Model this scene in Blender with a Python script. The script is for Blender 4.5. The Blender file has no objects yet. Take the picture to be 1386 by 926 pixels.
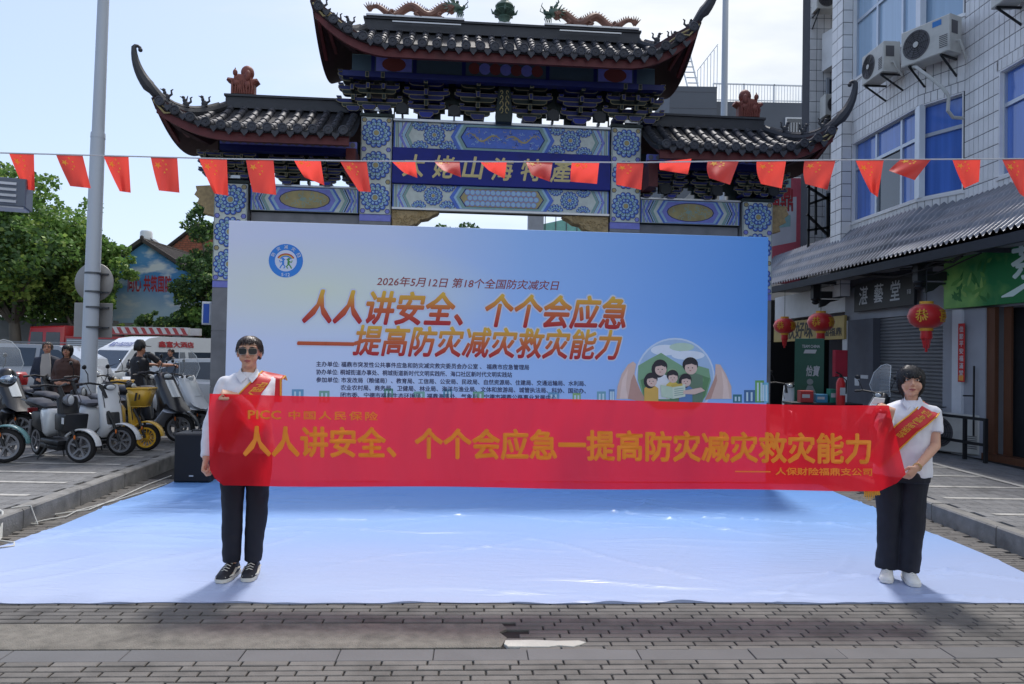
import bpy, bmesh, math, random
from math import sin, cos, pi, radians, sqrt, atan2
from mathutils import Vector, Matrix, Euler, noise as mnoise
random.seed(7)
SC = bpy.context.scene
COL = SC.collection

# ------------------------------------------------------------------ camera
CAM_H = 1.6; FPX = 1000.0
_p = math.atan(17/1000.); _r = .0175
FWD = Vector((0, cos(_p), sin(_p)))
_u0 = Vector((0, -sin(_p), cos(_p)))
RGT = Vector((1, 0, 0))*cos(_r) + _u0*sin(_r)
UPV = _u0*cos(_r) - Vector((1, 0, 0))*sin(_r)
cam_data = bpy.data.cameras.new('camera')
cam = bpy.data.objects.new('camera', cam_data); COL.objects.link(cam)
cam_data.sensor_width = 36; cam_data.lens = 36*FPX/1386
cam_data.clip_start = .05; cam_data.clip_end = 3000
cam.matrix_world = Matrix(((RGT.x, UPV.x, -FWD.x, 0), (RGT.y, UPV.y, -FWD.y, 0), (RGT.z, UPV.z, -FWD.z, CAM_H), (0, 0, 0, 1)))
SC.camera = cam
SC.render.resolution_x = 1024; SC.render.resolution_y = 684

# ------------------------------------------------------------------ sun, sky, exposure
SUN_AZ, SUN_EL = radians(7), radians(60)
sd = bpy.data.lights.new('sun', 'SUN'); sd.energy = 1.6; sd.angle = radians(7.0); sd.color = (1, .965, .92)
sun = bpy.data.objects.new('sun', sd); COL.objects.link(sun)
to_sun = Vector((sin(SUN_AZ)*cos(SUN_EL), cos(SUN_AZ)*cos(SUN_EL), sin(SUN_EL)))
sun.rotation_mode = 'QUATERNION'; sun.rotation_quaternion = (-to_sun).to_track_quat('-Z', 'Y')
sun.location = to_sun*60
SC.view_settings.view_transform = 'Standard'; SC.view_settings.look = 'None'
SC.view_settings.exposure = 0.92; SC.view_settings.gamma = 1

def setup_world():
    w = bpy.data.worlds.new('World'); SC.world = w; w.use_nodes = True
    N = w.node_tree.nodes; L = w.node_tree.links; N.clear()
    out = N.new('ShaderNodeOutputWorld'); bg = N.new('ShaderNodeBackground'); bg.inputs[1].default_value = .115
    sky = N.new('ShaderNodeTexSky'); sky.sky_type = 'NISHITA'; sky.sun_disc = False
    sky.sun_elevation = SUN_EL; sky.sun_rotation = SUN_AZ; sky.air_density = 1.0; sky.dust_density = 1.5; sky.ozone_density = 1.0
    tc = N.new('ShaderNodeTexCoord'); sx = N.new('ShaderNodeSeparateXYZ'); L.new(tc.outputs['Generated'], sx.inputs[0])
    def math_(op, a, b=None, clamp=False):
        n = N.new('ShaderNodeMath'); n.operation = op; n.use_clamp = clamp
        for i, v in enumerate((a, b)):
            if v is None: continue
            if isinstance(v, (int, float)): n.inputs[i].default_value = v
            else: L.new(v, n.inputs[i])
        return n.outputs[0]
    zz = math_('ADD', math_('MAXIMUM', sx.outputs[2], 0), .16)
    cx = math_('DIVIDE', sx.outputs[0], zz); cy = math_('DIVIDE', sx.outputs[1], zz)
    cb = N.new('ShaderNodeCombineXYZ'); L.new(cx, cb.inputs[0]); L.new(cy, cb.inputs[1])
    nz = N.new('ShaderNodeTexNoise'); nz.inputs['Scale'].default_value = 1.15; nz.inputs['Detail'].default_value = 7; nz.inputs['Roughness'].default_value = .55
    mp = N.new('ShaderNodeMapping'); mp.inputs['Location'].default_value = (3.1, 1.7, 0); mp.inputs['Scale'].default_value = (.7, 1.25, 1)
    L.new(cb.outputs[0], mp.inputs[0]); L.new(mp.outputs[0], nz.inputs['Vector'])
    # more cloud towards the right of the view
    grad = math_('MULTIPLY', math_('ADD', sx.outputs[0], .10), .55)
    s = math_('ADD', nz.outputs[0], grad)
    cov = math_('MULTIPLY', math_('SUBTRACT', s, .48), 4.2, True)
    # cloud shade
    nz2 = N.new('ShaderNodeTexNoise'); nz2.inputs['Scale'].default_value = 1.7; nz2.inputs['Detail'].default_value = 6
    L.new(mp.outputs[0], nz2.inputs['Vector'])
    cr = N.new('ShaderNodeValToRGB'); L.new(nz2.outputs[0], cr.inputs[0])
    cr.color_ramp.elements[0].position = .40; cr.color_ramp.elements[0].color = (3.5, 3.85, 4.25, 1)
    cr.color_ramp.elements[1].position = .64; cr.color_ramp.elements[1].color = (5.3, 5.35, 5.4, 1)
    # haze whitening of the clear sky
    hz = N.new('ShaderNodeMixRGB'); hz.inputs[2].default_value = (2.75, 3.6, 4.85, 1)
    hzf = math_('MULTIPLY', math_('SUBTRACT', 1.0, math_('MULTIPLY', sx.outputs[2], 1.0), True), .62)
    L.new(hzf, hz.inputs[0]); skm = N.new('ShaderNodeMixRGB'); skm.blend_type = 'MULTIPLY'; skm.inputs[0].default_value = 1; skm.inputs[2].default_value = (1.02, .93, .92, 1); L.new(sky.outputs[0], skm.inputs[1]); L.new(skm.outputs[0], hz.inputs[1])
    mx = N.new('ShaderNodeMixRGB'); L.new(cov, mx.inputs[0]); L.new(hz.outputs[0], mx.inputs[1]); L.new(cr.outputs[0], mx.inputs[2])
    L.new(mx.outputs[0], bg.inputs[0]); L.new(bg.outputs[0], out.inputs[0])
setup_world()

# ------------------------------------------------------------------ placing helpers: picture point + distance -> point in the world
def ray(px, py): return FWD + RGT*((px-693)/FPX) - UPV*((py-463)/FPX)
def P(px, py, d):
    r = ray(px, py); t = d/r.y
    return Vector((r.x*t, d, CAM_H + r.z*t))
def G(px, py, z=0.0):
    r = ray(px, py); t = (z-CAM_H)/r.z
    return Vector((r.x*t, r.y*t, z))
def PX(px, py, x):      # point of the ray at world x
    r = ray(px, py); t = x/r.x
    return Vector((x, r.y*t, CAM_H + r.z*t))
def W(px, py, o, yaw):  # local (u, z) on the vertical plane through o turned by yaw
    r = ray(px, py); c, s = cos(yaw), sin(yaw)
    t = (-o[0]*s + o[1]*c)/(-r.x*s + r.y*c)
    return ((r.x*t-o[0])*c + (r.y*t-o[1])*s, CAM_H + r.z*t)

# ------------------------------------------------------------------ materials
MATS = {}
def srgb(r, g, b):
    f = lambda c: (c/255/12.92) if c/255 <= .04045 else ((c/255+.055)/1.055)**2.4
    return (f(r), f(g), f(b))
def M(name, c, rough=.6, metal=0, var=.12, sc=6, bump=0, bsc=60, rnd=0, isl=0, spec=.5, coat=0, trans=0, alpha=1, emit=0, dirt=0, dsc=1.5, sheen=0, world=False, stretch=None):
    if name in MATS: return MATS[name]
    m = bpy.data.materials.new(name); m.use_nodes = True; MATS[name] = m
    N = m.node_tree.nodes; L = m.node_tree.links; b = N['Principled BSDF']
    b.inputs['Roughness'].default_value = rough; b.inputs['Metallic'].default_value = metal
    b.inputs['Specular IOR Level'].default_value = spec
    b.inputs['Coat Weight'].default_value = coat
    b.inputs['Transmission Weight'].default_value = trans
    b.inputs['Alpha'].default_value = alpha
    b.inputs['Sheen Weight'].default_value = sheen
    if emit:
        b.inputs['Emission Color'].default_value = (*c, 1); b.inputs['Emission Strength'].default_value = emit
    tc = N.new('ShaderNodeTexCoord')
    if world:
        gm = N.new('ShaderNodeNewGeometry'); src = gm.outputs['Position']
    else: src = tc.outputs['Object']
    if stretch:
        mp = N.new('ShaderNodeMapping'); mp.inputs['Scale'].default_value = stretch; L.new(src, mp.inputs[0]); src = mp.outputs[0]
    def noise(scale, det=4):
        n = N.new('ShaderNodeTexNoise'); n.inputs['Scale'].default_value = scale; n.inputs['Detail'].default_value = det
        L.new(src, n.inputs['Vector']); return n.outputs[0]
    val = None
    def mathn(op, a, k):
        n = N.new('ShaderNodeMath'); n.operation = op
        L.new(a, n.inputs[0])
        if isinstance(k, (int, float)): n.inputs[1].default_value = k
        else: L.new(k, n.inputs[1])
        return n.outputs[0]
    terms = []
    if var: terms.append(mathn('MULTIPLY', mathn('SUBTRACT', noise(sc, 6), .5), var*3.2))
    if rnd:
        oi = N.new('ShaderNodeObjectInfo'); terms.append(mathn('MULTIPLY', mathn('SUBTRACT', oi.outputs['Random'], .5), rnd*2))
    if isl:
        gi = N.new('ShaderNodeNewGeometry'); terms.append(mathn('MULTIPLY', mathn('SUBTRACT', gi.outputs['Random Per Island'], .5), isl*2))
    if dirt:
        r = N.new('ShaderNodeMapRange'); L.new(noise(dsc, 8), r.inputs[0]); r.inputs[1].default_value = .5; r.inputs[2].default_value = .72; r.inputs[3].default_value = 0; r.inputs[4].default_value = -dirt
        terms.append(r.outputs[0])
    if terms:
        t = terms[0]
        for u in terms[1:]: t = mathn('ADD', t, u)
        t = mathn('MAXIMUM', mathn('ADD', t, 1.0), .05)
        vm = N.new('ShaderNodeVectorMath'); vm.operation = 'SCALE'; vm.inputs[0].default_value = c; L.new(t, vm.inputs['Scale'])
        L.new(vm.outputs[0], b.inputs['Base Color'])
    else: b.inputs['Base Color'].default_value = (*c, 1)
    if bump:
        bp = N.new('ShaderNodeBump'); bp.inputs['Strength'].default_value = bump; bp.inputs['Distance'].default_value = .01
        L.new(noise(bsc, 5), bp.inputs['Height']); L.new(bp.outputs[0], b.inputs['Normal'])
    return m
def MS(name, r, g, b, **k): return M(name, srgb(r, g, b), **k)

# ------------------------------------------------------------------ mesh builder
def inset_poly(pts, d):
    n = len(pts); out = []
    area = sum(pts[i][0]*pts[(i+1) % n][1]-pts[(i+1) % n][0]*pts[i][1] for i in range(n))
    sgn = 1 if area > 0 else -1
    for i in range(n):
        p0 = Vector(pts[i-1]); p1 = Vector(pts[i]); p2 = Vector(pts[(i+1) % n])
        e1 = (p1-p0); e2 = (p2-p1)
        if e1.length < 1e-9 or e2.length < 1e-9: out.append(tuple(p1)); continue
        e1.normalize(); e2.normalize()
        n1 = Vector((-e1.y, e1.x))*sgn; n2 = Vector((-e2.y, e2.x))*sgn
        nn = n1+n2
        if nn.length < 1e-6: nn = n1
        nn.normalize(); k = max(nn.dot(n1), .5)
        out.append(tuple(p1+nn*(d/k)))
    return out
class MB:
    def __init__(s): s.v = []; s.f = []; s.m = []; s.k = 0; s.T = None
    def add(s, vs, fs, k=None):
        o = len(s.v)
        if s.T is not None: vs = [s.T @ Vector(p) for p in vs]
        s.v.extend([tuple(p) for p in vs]); s.f.extend([tuple(i+o for i in f) for f in fs]); s.m.extend([s.k if k is None else k]*len(fs)); return s
    def box(s, x0, x1, y0, y1, z0, z1, k=None):
        return s.add([(x0,y0,z0),(x1,y0,z0),(x1,y1,z0),(x0,y1,z0),(x0,y0,z1),(x1,y0,z1),(x1,y1,z1),(x0,y1,z1)],
                     [(0,3,2,1),(4,5,6,7),(0,1,5,4),(1,2,6,5),(2,3,7,6),(3,0,4,7)], k)
    def bar(s, a, b, w, h, k=None, up=(0, 0, 1)):
        a = Vector(a); b = Vector(b); d = (b-a).normalized(); u = Vector(up)
        if abs(d.dot(u)) > .98: u = Vector((0, 1, 0))
        x = d.cross(u).normalized()*w/2; y = x.cross(d).normalized()*h/2
        vs = [a-x-y, a+x-y, a+x+y, a-x+y, b-x-y, b+x-y, b+x+y, b-x+y]
        return s.add(vs, [(0,1,2,3),(7,6,5,4),(0,4,5,1),(1,5,6,2),(2,6,7,3),(3,7,4,0)], k)
    def prism(s, pts, a0, a1, axis='y', bev=0, k=None):
        def mk(q, a):
            if axis == 'y': return (q[0], a, q[1])
            if axis == 'x': return (a, q[0], q[1])
            return (q[0], q[1], a)
        n = len(pts)
        if bev:
            ins = inset_poly(pts, bev); sg = 1 if a1 > a0 else -1
            rings = [[mk(q, a0) for q in ins], [mk(q, a0+sg*bev) for q in pts], [mk(q, a1-sg*bev) for q in pts], [mk(q, a1) for q in ins]]
        else: rings = [[mk(q, a0) for q in pts], [mk(q, a1) for q in pts]]
        vs = [p for r in rings for p in r]; fs = []
        for j in range(len(rings)-1):
            for i in range(n):
                i2 = (i+1) % n; fs.append((j*n+i, j*n+i2, (j+1)*n+i2, (j+1)*n+i))
        fs.append(tuple(range(n-1, -1, -1))); fs.append(tuple((len(rings)-1)*n+i for i in range(n)))
        return s.add(vs, fs, k)
    def loft(s, rings, k=None, cap=True, closed=True):
        n = len(rings[0]); vs = [p for r in rings for p in r]; fs = []
        for j in range(len(rings)-1):
            for i in range(n if closed else n-1):
                i2 = (i+1) % n; fs.append((j*n+i, j*n+i2, (j+1)*n+i2, (j+1)*n+i))
        if cap and closed:
            fs.append(tuple(range(n-1, -1, -1))); fs.append(tuple((len(rings)-1)*n+i for i in range(n)))
        return s.add(vs, fs, k)
    def tube(s, path, r, n=8, k=None, cap=True, flat=1.0):
        path = [Vector(p) for p in path]; L = len(path)
        rs = r if isinstance(r, (list, tuple)) else [r]*L
        rings = []; prev = None
        for i, p in enumerate(path):
            d = (path[min(i+1, L-1)]-path[max(i-1, 0)])
            if d.length < 1e-9: d = Vector((0, 0, 1))
            d.normalize()
            if prev is None:
                u = Vector((0, 0, 1)) if abs(d.z) < .9 else Vector((0, 1, 0))
                x = d.cross(u).normalized()
            else:
                x = (prev-d*prev.dot(d))
                x = x.normalized() if x.length > 1e-6 else d.orthogonal().normalized()
            prev = x; y = d.cross(x)
            rings.append([p+(x*cos(2*pi*j/n)+y*sin(2*pi*j/n)*flat)*rs[i] for j in range(n)])
        return s.loft(rings, k, cap)
    def lathe(s, prof, c=(0, 0, 0), n=16, axis='z', k=None, cap=True):
        c = Vector(c); rings = []
        for r, h in prof:
            ring = []
            for j in range(n):
                a = 2*pi*j/n; x, y = r*cos(a), r*sin(a)
                ring.append(c+(Vector((x, y, h)) if axis == 'z' else Vector((x, h, y)) if axis == 'y' else Vector((h, x, y))))
            rings.append(ring)
        return s.loft(rings, k, cap)
    def ell(s, c, r, n=12, m=8, k=None, rot=None):
        c = Vector(c); r = r if isinstance(r, (tuple, list)) else (r, r, r); vs = []; fs = []
        def tr(p):
            p = Vector(p)
            return c+(rot @ p if rot else p)
        vs.append(tr((0, 0, -r[2])))
        for j in range(1, m):
            t = -pi/2+pi*j/m
            for i in range(n):
                a = 2*pi*i/n; vs.append(tr((r[0]*cos(t)*cos(a), r[1]*cos(t)*sin(a), r[2]*sin(t))))
        vs.append(tr((0, 0, r[2]))); top = len(vs)-1
        for i in range(n): fs.append((0, 1+(i+1) % n, 1+i))
        for j in range(m-2):
            for i in range(n):
                a = 1+j*n+i; b = 1+j*n+(i+1) % n; fs.append((a, b, b+n, a+n))
        for i in range(n): fs.append((top, 1+(m-2)*n+i, 1+(m-2)*n+(i+1) % n))
        return s.add(vs, fs, k)
    def disc(s, c, r, y, n=12, k=None, ph=0, rz=None):  # disc in the XZ plane facing -Y
        rz = r if rz is None else rz
        return s.add([(c[0]+r*cos(ph+2*pi*i/n), y, c[1]+rz*sin(ph+2*pi*i/n)) for i in range(n)], [tuple(range(n))], k)
    def poly(s, pts, y, k=None): return s.add([(p[0], y, p[1]) for p in pts], [tuple(range(len(pts)))], k)
    def strip(s, path, w, y, k=None):  # flat ribbon in the XZ plane
        n = len(path); a = []; b = []
        for i in range(n):
            p0 = Vector(path[max(i-1, 0)]); p1 = Vector(path[min(i+1, n-1)]); d = (p1-p0).normalized(); nn = Vector((-d.y, d.x))
            ww = (w[i] if isinstance(w, (list, tuple)) else w)/2
            q = Vector(path[i]); a.append((q.x+nn.x*ww, y, q.y+nn.y*ww)); b.append((q.x-nn.x*ww, y, q.y-nn.y*ww))
        return s.add(a+b, [(i, i+1, n+i+1, n+i) for i in range(n-1)], k)
    def mesh(s, name, mats, smooth=True, ang=38, fix=True):
        me = bpy.data.meshes.new(name); me.from_pydata(s.v, [], s.f)
        for m in (mats if isinstance(mats, (list, tuple)) else [mats]): me.materials.append(m)
        if len(me.materials) > 1: me.polygons.foreach_set('material_index', s.m)
        if fix:
            bm = bmesh.new(); bm.from_mesh(me); bmesh.ops.recalc_face_normals(bm, faces=bm.faces); bm.to_mesh(me); bm.free()
        if smooth:
            me.polygons.foreach_set('use_smooth', [True]*len(me.polygons)); me.set_sharp_from_angle(angle=radians(ang))
        me.update(); return me
    def build(s, name, mats, parent=None, smooth=True, ang=38, loc=None, fix=True):
        return link(name, s.mesh(name, mats, smooth, ang, fix), parent, loc)
def link(name, me, parent=None, loc=None, rz=None):
    o = bpy.data.objects.new(name, me); COL.objects.link(o)
    if parent is not None: o.parent = parent
    if loc is not None: o.location = loc
    if rz is not None: o.rotation_euler = (0, 0, rz)
    return o
def tag(o, label=None, cat=None, group=None, kind=None):
    if label: o['label'] = label
    if cat: o['category'] = cat
    if group: o['group'] = group
    if kind: o['kind'] = kind
    return o
def thing(name, label, cat, loc=(0, 0, 0), rz=0, group=None):
    o = bpy.data.objects.new(name, None); COL.objects.link(o); o.empty_display_size = .2
    o.location = loc; o.rotation_euler = (0, 0, rz); return tag(o, label, cat, group)
def copy_thing(r, loc, rz=None, label=None, scale=None):
    kids = {}
    for o in COL.objects:
        if o.parent is not None: kids.setdefault(o.parent, []).append(o)
    def rec(o, par):
        c = o.copy(); COL.objects.link(c)
        if par is not None: c.parent = par
        for ch in kids.get(o, []): rec(ch, c)
        return c
    n = rec(r, None); n.location = loc
    if rz is not None: n.rotation_euler = (0, 0, rz)
    if label: n['label'] = label
    if scale: n.scale = (scale,)*3
    return n
_tc = {}
def text_verts(s, offset=0, shear=0, res=2, spacing=1.0):
    c = bpy.data.curves.new('lettering', 'FONT'); c.body = s; c.offset = offset; c.shear = shear; c.resolution_u = res; c.space_character = spacing
    o = bpy.data.objects.new('lettering', c); COL.objects.link(o)
    dg = bpy.context.evaluated_depsgraph_get(); me = bpy.data.meshes.new_from_object(o.evaluated_get(dg))
    v = [tuple(p.co) for p in me.vertices]; f = [tuple(p.vertices) for p in me.polygons]
    bpy.data.objects.remove(o); bpy.data.curves.remove(c); bpy.data.meshes.remove(me)
    return v, f
def text_obj(name, s, fn, mat, parent=None, offset=0, shear=0, box=(0, 0, 1, 1), label=None, spacing=1.0, res=2, fitbox=None, ring=8):
    """lettering laid through fn(u, v, layer) -> point; strokes are thickened by a stack of slightly shifted sheets"""
    v, f = text_verts(s, 0, shear, res, spacing)
    x0, y0, x1, y1 = fitbox or (min(p[0] for p in v), min(p[1] for p in v), max(p[0] for p in v), max(p[1] for p in v))
    a0, b0, a1, b1 = box; q = []; ff = []
    sx = (a1-a0)/(x1-x0) if x1 > x0 else 1; sy = (b1-b0)/(y1-y0) if y1 > y0 else 1
    sh = [(0, 0)]+([(offset*cos(2*pi*i/ring), offset*sin(2*pi*i/ring)) for i in range(ring)] if offset else [])
    for k, (ox, oy) in enumerate(sh):
        o = len(q); q += [tuple(fn(a0+(p[0]-x0+ox)*sx, b0+(p[1]-y0+oy)*sy, k)) for p in v]; ff += [tuple(i+o for i in g) for g in f]
    me = bpy.data.meshes.new(name); me.from_pydata(q, [], ff); me.materials.append(mat)
    o = link(name, me, parent)
    if label: o['label'] = label
    return o, (x0, y0, x1, y1)
# ------------------------------------------------------------------ ground, road paving, kerbs, plazas
M_mortar = MS('dark_mortar', 40, 39, 38, rough=.95, bump=.3, bsc=120, world=True)
M_brick = MS('grey_paver', 106, 103, 99, rough=.85, var=.22, sc=9, bump=.35, bsc=90, rnd=.14, isl=.14, dirt=.35, dsc=2.2, world=True)
M_plazab = MS('plaza_paver', 118, 118, 118, rough=.85, var=.2, sc=7, bump=.3, bsc=80, rnd=.12, isl=.12, dirt=.3, world=True)
M_conc = MS('worn_concrete', 122, 118, 110, rough=.92, var=.32, sc=14, bump=1.0, bsc=110, dirt=.35, dsc=4, world=True)
M_slab = MS('slate_slab', 96, 96, 97, rough=.7, var=.12, sc=4, bump=.12, bsc=60, rnd=.08, world=True)
M_kerb = MS('kerb_granite', 134, 132, 128, rough=.85, var=.25, sc=10, bump=.5, bsc=50, dirt=.5, dsc=3, rnd=.06, world=True)
M_white = MS('road_paint', 178, 176, 170, rough=.8, var=.2, sc=12, dirt=.4, dsc=9, world=True)
M_patch = MS('pale_cement', 188, 186, 178, rough=.9, var=.15, bump=.5, bsc=60, world=True)

road = tag(MB().add([(-400, -60, -.013), (400, -60, -.013), (400, 900, -.013), (-400, 900, -.013)], [(0, 1, 2, 3)]).build('road', M_mortar, smooth=False), kind='structure')
PAV = radians(3.0)
paving = bpy.data.objects.new('pavement', None); COL.objects.link(paving); paving.rotation_euler = (0, 0, PAV); tag(paving, kind='structure')
def brick_mb(mb, x0, x1, y0, y1, zt, c=.004, h=.03):
    return mb.add([(x0, y0, zt-h), (x1, y0, zt-h), (x1, y1, zt-h), (x0, y1, zt-h), (x0, y0, zt-c), (x1, y0, zt-c), (x1, y1, zt-c), (x0, y1, zt-c),
                   (x0+c, y0+c, zt), (x1-c, y0+c, zt), (x1-c, y1-c, zt), (x0+c, y1-c, zt)],
                  [(0, 1, 5, 4), (1, 2, 6, 5), (2, 3, 7, 6), (3, 0, 4, 7), (4, 5, 9, 8), (5, 6, 10, 9), (6, 7, 11, 10), (7, 4, 8, 11), (8, 9, 10, 11)])
BL, BW = .236, .0605
bm_full = brick_mb(MB(), -BL/2+.0048, BL/2-.0048, -BW/2+.0042, BW/2-.0042, 0).mesh('brick', M_brick, smooth=False, fix=False)
cand = []
r = 3.2; row = 0
rnd = random.Random(3)
while r < 9.3:
    off = (row % 3)*BL/3+rnd.uniform(-.03, .03)
    x = -5.2+off
    while x < 5.2:
        cx, cy = x, r
        wx, wy = cx*cos(PAV)-cy*sin(PAV), cx*sin(PAV)+cy*cos(PAV)
        ok = True
        if wx < 0: ok = wx > -4.23-.078*(wy-6.18)-.02
        else: ok = wx < 4.30
        if 3.885 < cy < 4.045: ok = False
        if 4.045 < cy < 4.43 and cx < .27: ok = False
        if cy > 4.86 and -3.8 < wx < 3.75: ok = False
        if abs(wx) > 4.6: ok = False
        if ok: cand.append((wy, cx, cy))
        x += BL
    r += BW; row += 1
cand = [(c[0], c[1], c[2]) for c in sorted(cand, key=lambda c: (abs(c[1]) > .70*c[0]+.25, c[0]))]
for i, (wy, cx, cy) in enumerate(cand[:300]):
    o = link('brick', bm_full, paving, (cx, cy, rnd.uniform(-.0016, .0012)))
    o.rotation_euler = (rnd.uniform(-.006, .006), rnd.uniform(-.004, .004), rnd.uniform(-.006, .006))
mb = MB()
for wy, cx, cy in cand[300:]:
    dz = rnd.uniform(-.0016, .0012); brick_mb(mb, cx-BL/2+.0048, cx+BL/2-.0048, cy-BW/2+.0042, cy+BW/2-.0042, dz)
tag(mb.build('brick_field', M_brick, paving, smooth=False, fix=False), kind='stuff')
# slate band: long slabs end to end
x = -4.0
while x < 4.0:
    w = rnd.choice([.5, .6, .62])
    brick_mb(MB(), x+.002, x+w-.002, 3.891, 4.039, rnd.uniform(-.001, .002), c=.003).build('slab', M_slab, paving, smooth=False, fix=False)
    x += w
# worn concrete strip with a ragged right end
pts = [(-4.3, 4.047), (-1.5, 4.05), (-.2, 4.055), (.18, 4.06), (.20, 4.13), (.22, 4.2), (.18, 4.28), (.23, 4.33), (.2, 4.415), (-1.2, 4.425), (-4.3, 4.42)]
MB().prism(pts, -.03, .001, axis='z', bev=.002).build('concrete_strip', M_conc, paving, smooth=False)
pts = [(.20, 4.10), (.22, 4.062), (.44, 4.056), (.50, 4.075), (.58, 4.058), (.63, 4.09), (.66, 4.12), (.62, 4.145), (.5, 4.14), (.36, 4.155), (.21, 4.15)]
MB().prism(pts, -.03, .005, axis='z', bev=.002).build('cement_patch', M_patch, paving, smooth=False)
# kerbs
KH = .17
def kx(side, y): return (-4.23-.078*(y-6.18)) if side < 0 else 4.27
for side in (-1, 1):
    kb = bpy.data.objects.new('kerb', None); COL.objects.link(kb); tag(kb, kind='structure')
    y = 2.5
    while y < 30:
        y2 = y+1.0; g = .006; a = kx(side, y+g); b = kx(side, y2-g); w = .13*side
        zt = KH+rnd.uniform(-.004, .004); z0 = -.02; c = .012*side
        prof = [(0, z0), (0, zt-.014), (.012, zt), (.128, zt), (.128, z0)]
        m = MB(); m.loft([[(a+q[0]*side, y+g, q[1]) for q in prof], [(b+q[0]*side, y2-g, q[1]) for q in prof]])
        m.build('kerb_stone', M_kerb, kb, smooth=False); y = y2
# plazas on both sides
M_plaza = MS('plaza_mortar', 60, 59, 58, rough=.95, world=True)
for side, nm in ((-1, 'plaza'), (1, 'pavement')):
    xi0, xi1 = (kx(side, 2.0)+.13*side, kx(side, 30)+.13*side)
    pl = MB().add([(xi0, 2.0, KH-.016), (xi1, 30, KH-.016), (xi1, 200, KH-.016), (60*side, 200, KH-.016), (60*side, 2.0, KH-.016)], [(0, 1, 2, 3, 4)]).build(nm, M_plaza, smooth=False)
    tag(pl, kind='structure')
    pb = brick_mb(MB(), -.047, .047, -.097, .097, 0, c=.003, h=.016).mesh('brick', M_plazab, smooth=False, fix=False)
    cand = []
    y = 3.6; row = 0
    while y < 17:
        x = 0.0+(row % 2)*.05
        while x < (4.6 if side > 0 else 9):
            wx = kx(side, y)+(.13+.052+x)*side; 
            if abs(wx) < (7.1 if side > 0 else 12): cand.append((y, wx))
            x += .1
        y += .2; row += 1
    cand.sort(key=lambda c: (abs(c[1]) > .70*c[0]+.2, c[0]))
    for y, wx in cand[:300]:
        o = link('brick', pb, pl, (wx, y, KH+rnd.uniform(-.001, .001))); o.rotation_euler = (rnd.uniform(-.006, .006), rnd.uniform(-.006, .006), 0)
    mb = MB()
    for y, wx in cand[300:]: brick_mb(mb, wx-.047, wx+.047, y-.097, y+.097, KH+rnd.uniform(-.0012, .0012), c=.003, h=.016)
    tag(mb.build('brick_field', M_plazab, pl, smooth=False, fix=False), kind='stuff')
    # painted hatching
    zt = KH+.0045
    ys = (7.1, 7.78, 8.42, 9.05, 9.7, 10.4) if side < 0 else (7.0, 7.8, 8.5, 9.3, 10.05)
    xo = -6.25 if side < 0 else 5.95
    for y in ys:
        xa = kx(side, y)+.3*side
        pts = []
        n = 14
        lo = [(xa+(xo-xa)*i/n, y-.04+rnd.uniform(-.004, .004)) for i in range(n+1)]; hi = [(xa+(xo-xa)*i/n, y+.04+rnd.uniform(-.004, .004)) for i in range(n+1)]
        MB().add([(p[0], p[1], zt) for p in lo]+[(p[0], p[1], zt) for p in hi], [(i, i+1, n+2+i, n+1+i) for i in range(n)]).build('painted_line', M_white, pl, smooth=False)
    MB().add([(xo-.045, 5.0, zt+.003), (xo+.045, 5.0, zt+.003), (xo+.045, 14, zt+.003), (xo-.045, 14, zt+.003)], [(0, 1, 2, 3)]).build('painted_line', M_white, pl, smooth=False)
# ------------------------------------------------------------------ memorial gateway
YAW = radians(4.7); GC = Vector((-.22, 13, 0))
gate = thing('memorial_gateway', 'large painted Chinese gateway with black tiled roofs behind the blue backdrop', 'gateway', GC, YAW)
def gw(px, py, off=0.0):
    o = (GC.x+off*sin(YAW), GC.y-off*cos(YAW)); return W(px, py, o, YAW)
M_tile = MS('black_roof_tile', 62, 64, 72, rough=.6, var=.25, sc=8, bump=.3, bsc=40, rnd=.12, dirt=.3, dsc=5)
M_tilebed = MS('roof_tile_bed', 38, 39, 44, rough=.7, var=.2, bump=.3)
M_ridge = MS('ridge_stone', 58, 60, 66, rough=.6, var=.2, sc=5, bump=.3, bsc=30)
M_stone = MS('gate_stone', 132, 133, 138, rough=.7, var=.18, sc=5, bump=.15, bsc=70, dirt=.2, rnd=.05)
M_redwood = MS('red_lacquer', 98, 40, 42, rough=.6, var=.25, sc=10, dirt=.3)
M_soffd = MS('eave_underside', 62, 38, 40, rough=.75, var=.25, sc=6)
M_blue = MS('gate_blue', 28, 46, 150, rough=.5, var=.15, sc=6)
M_dkblue = MS('gate_dark_blue', 22, 34, 104, rough=.5, var=.2)
M_dkgreen = MS('gate_dark_green', 34, 48, 48, rough=.6, var=.2)
M_gold = MS('gate_gold', 172, 158, 112, rough=.6, var=.25)
M_cream = MS('panel_cream', 206, 214, 208, rough=.6, var=.15, sc=12, dirt=.15)
M_out = MS('panel_outline', 30, 46, 104, rough=.6)
M_pblue = MS('panel_blue', 84, 118, 208, rough=.55, var=.15, sc=14)
M_plight = MS('panel_light_blue', 160, 196, 222, rough=.55, var=.12, sc=14)
M_pgreen = MS('panel_teal', 136, 170, 166, rough=.55, var=.12, sc=14)
M_plav = MS('panel_lavender', 128, 134, 214, rough=.55, var=.12, sc=14)
M_plaque = MS('plaque_blue', 8, 28, 132, rough=.6, var=.12, sc=4, dirt=.25, dsc=3)
M_terra = MS('terracotta_figure', 128, 70, 60, rough=.6, var=.3, sc=14, bump=.5, bsc=50)
M_teal = MS('glazed_green', 84, 108, 96, rough=.4, var=.3, sc=12)
M_brass = MS('carved_gold', 170, 146, 104, rough=.5, var=.3, sc=18, bump=.8, bsc=40)
M_alum = MS('pale_metal', 196, 198, 202, rough=.35, metal=.6, var=.05)
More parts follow.
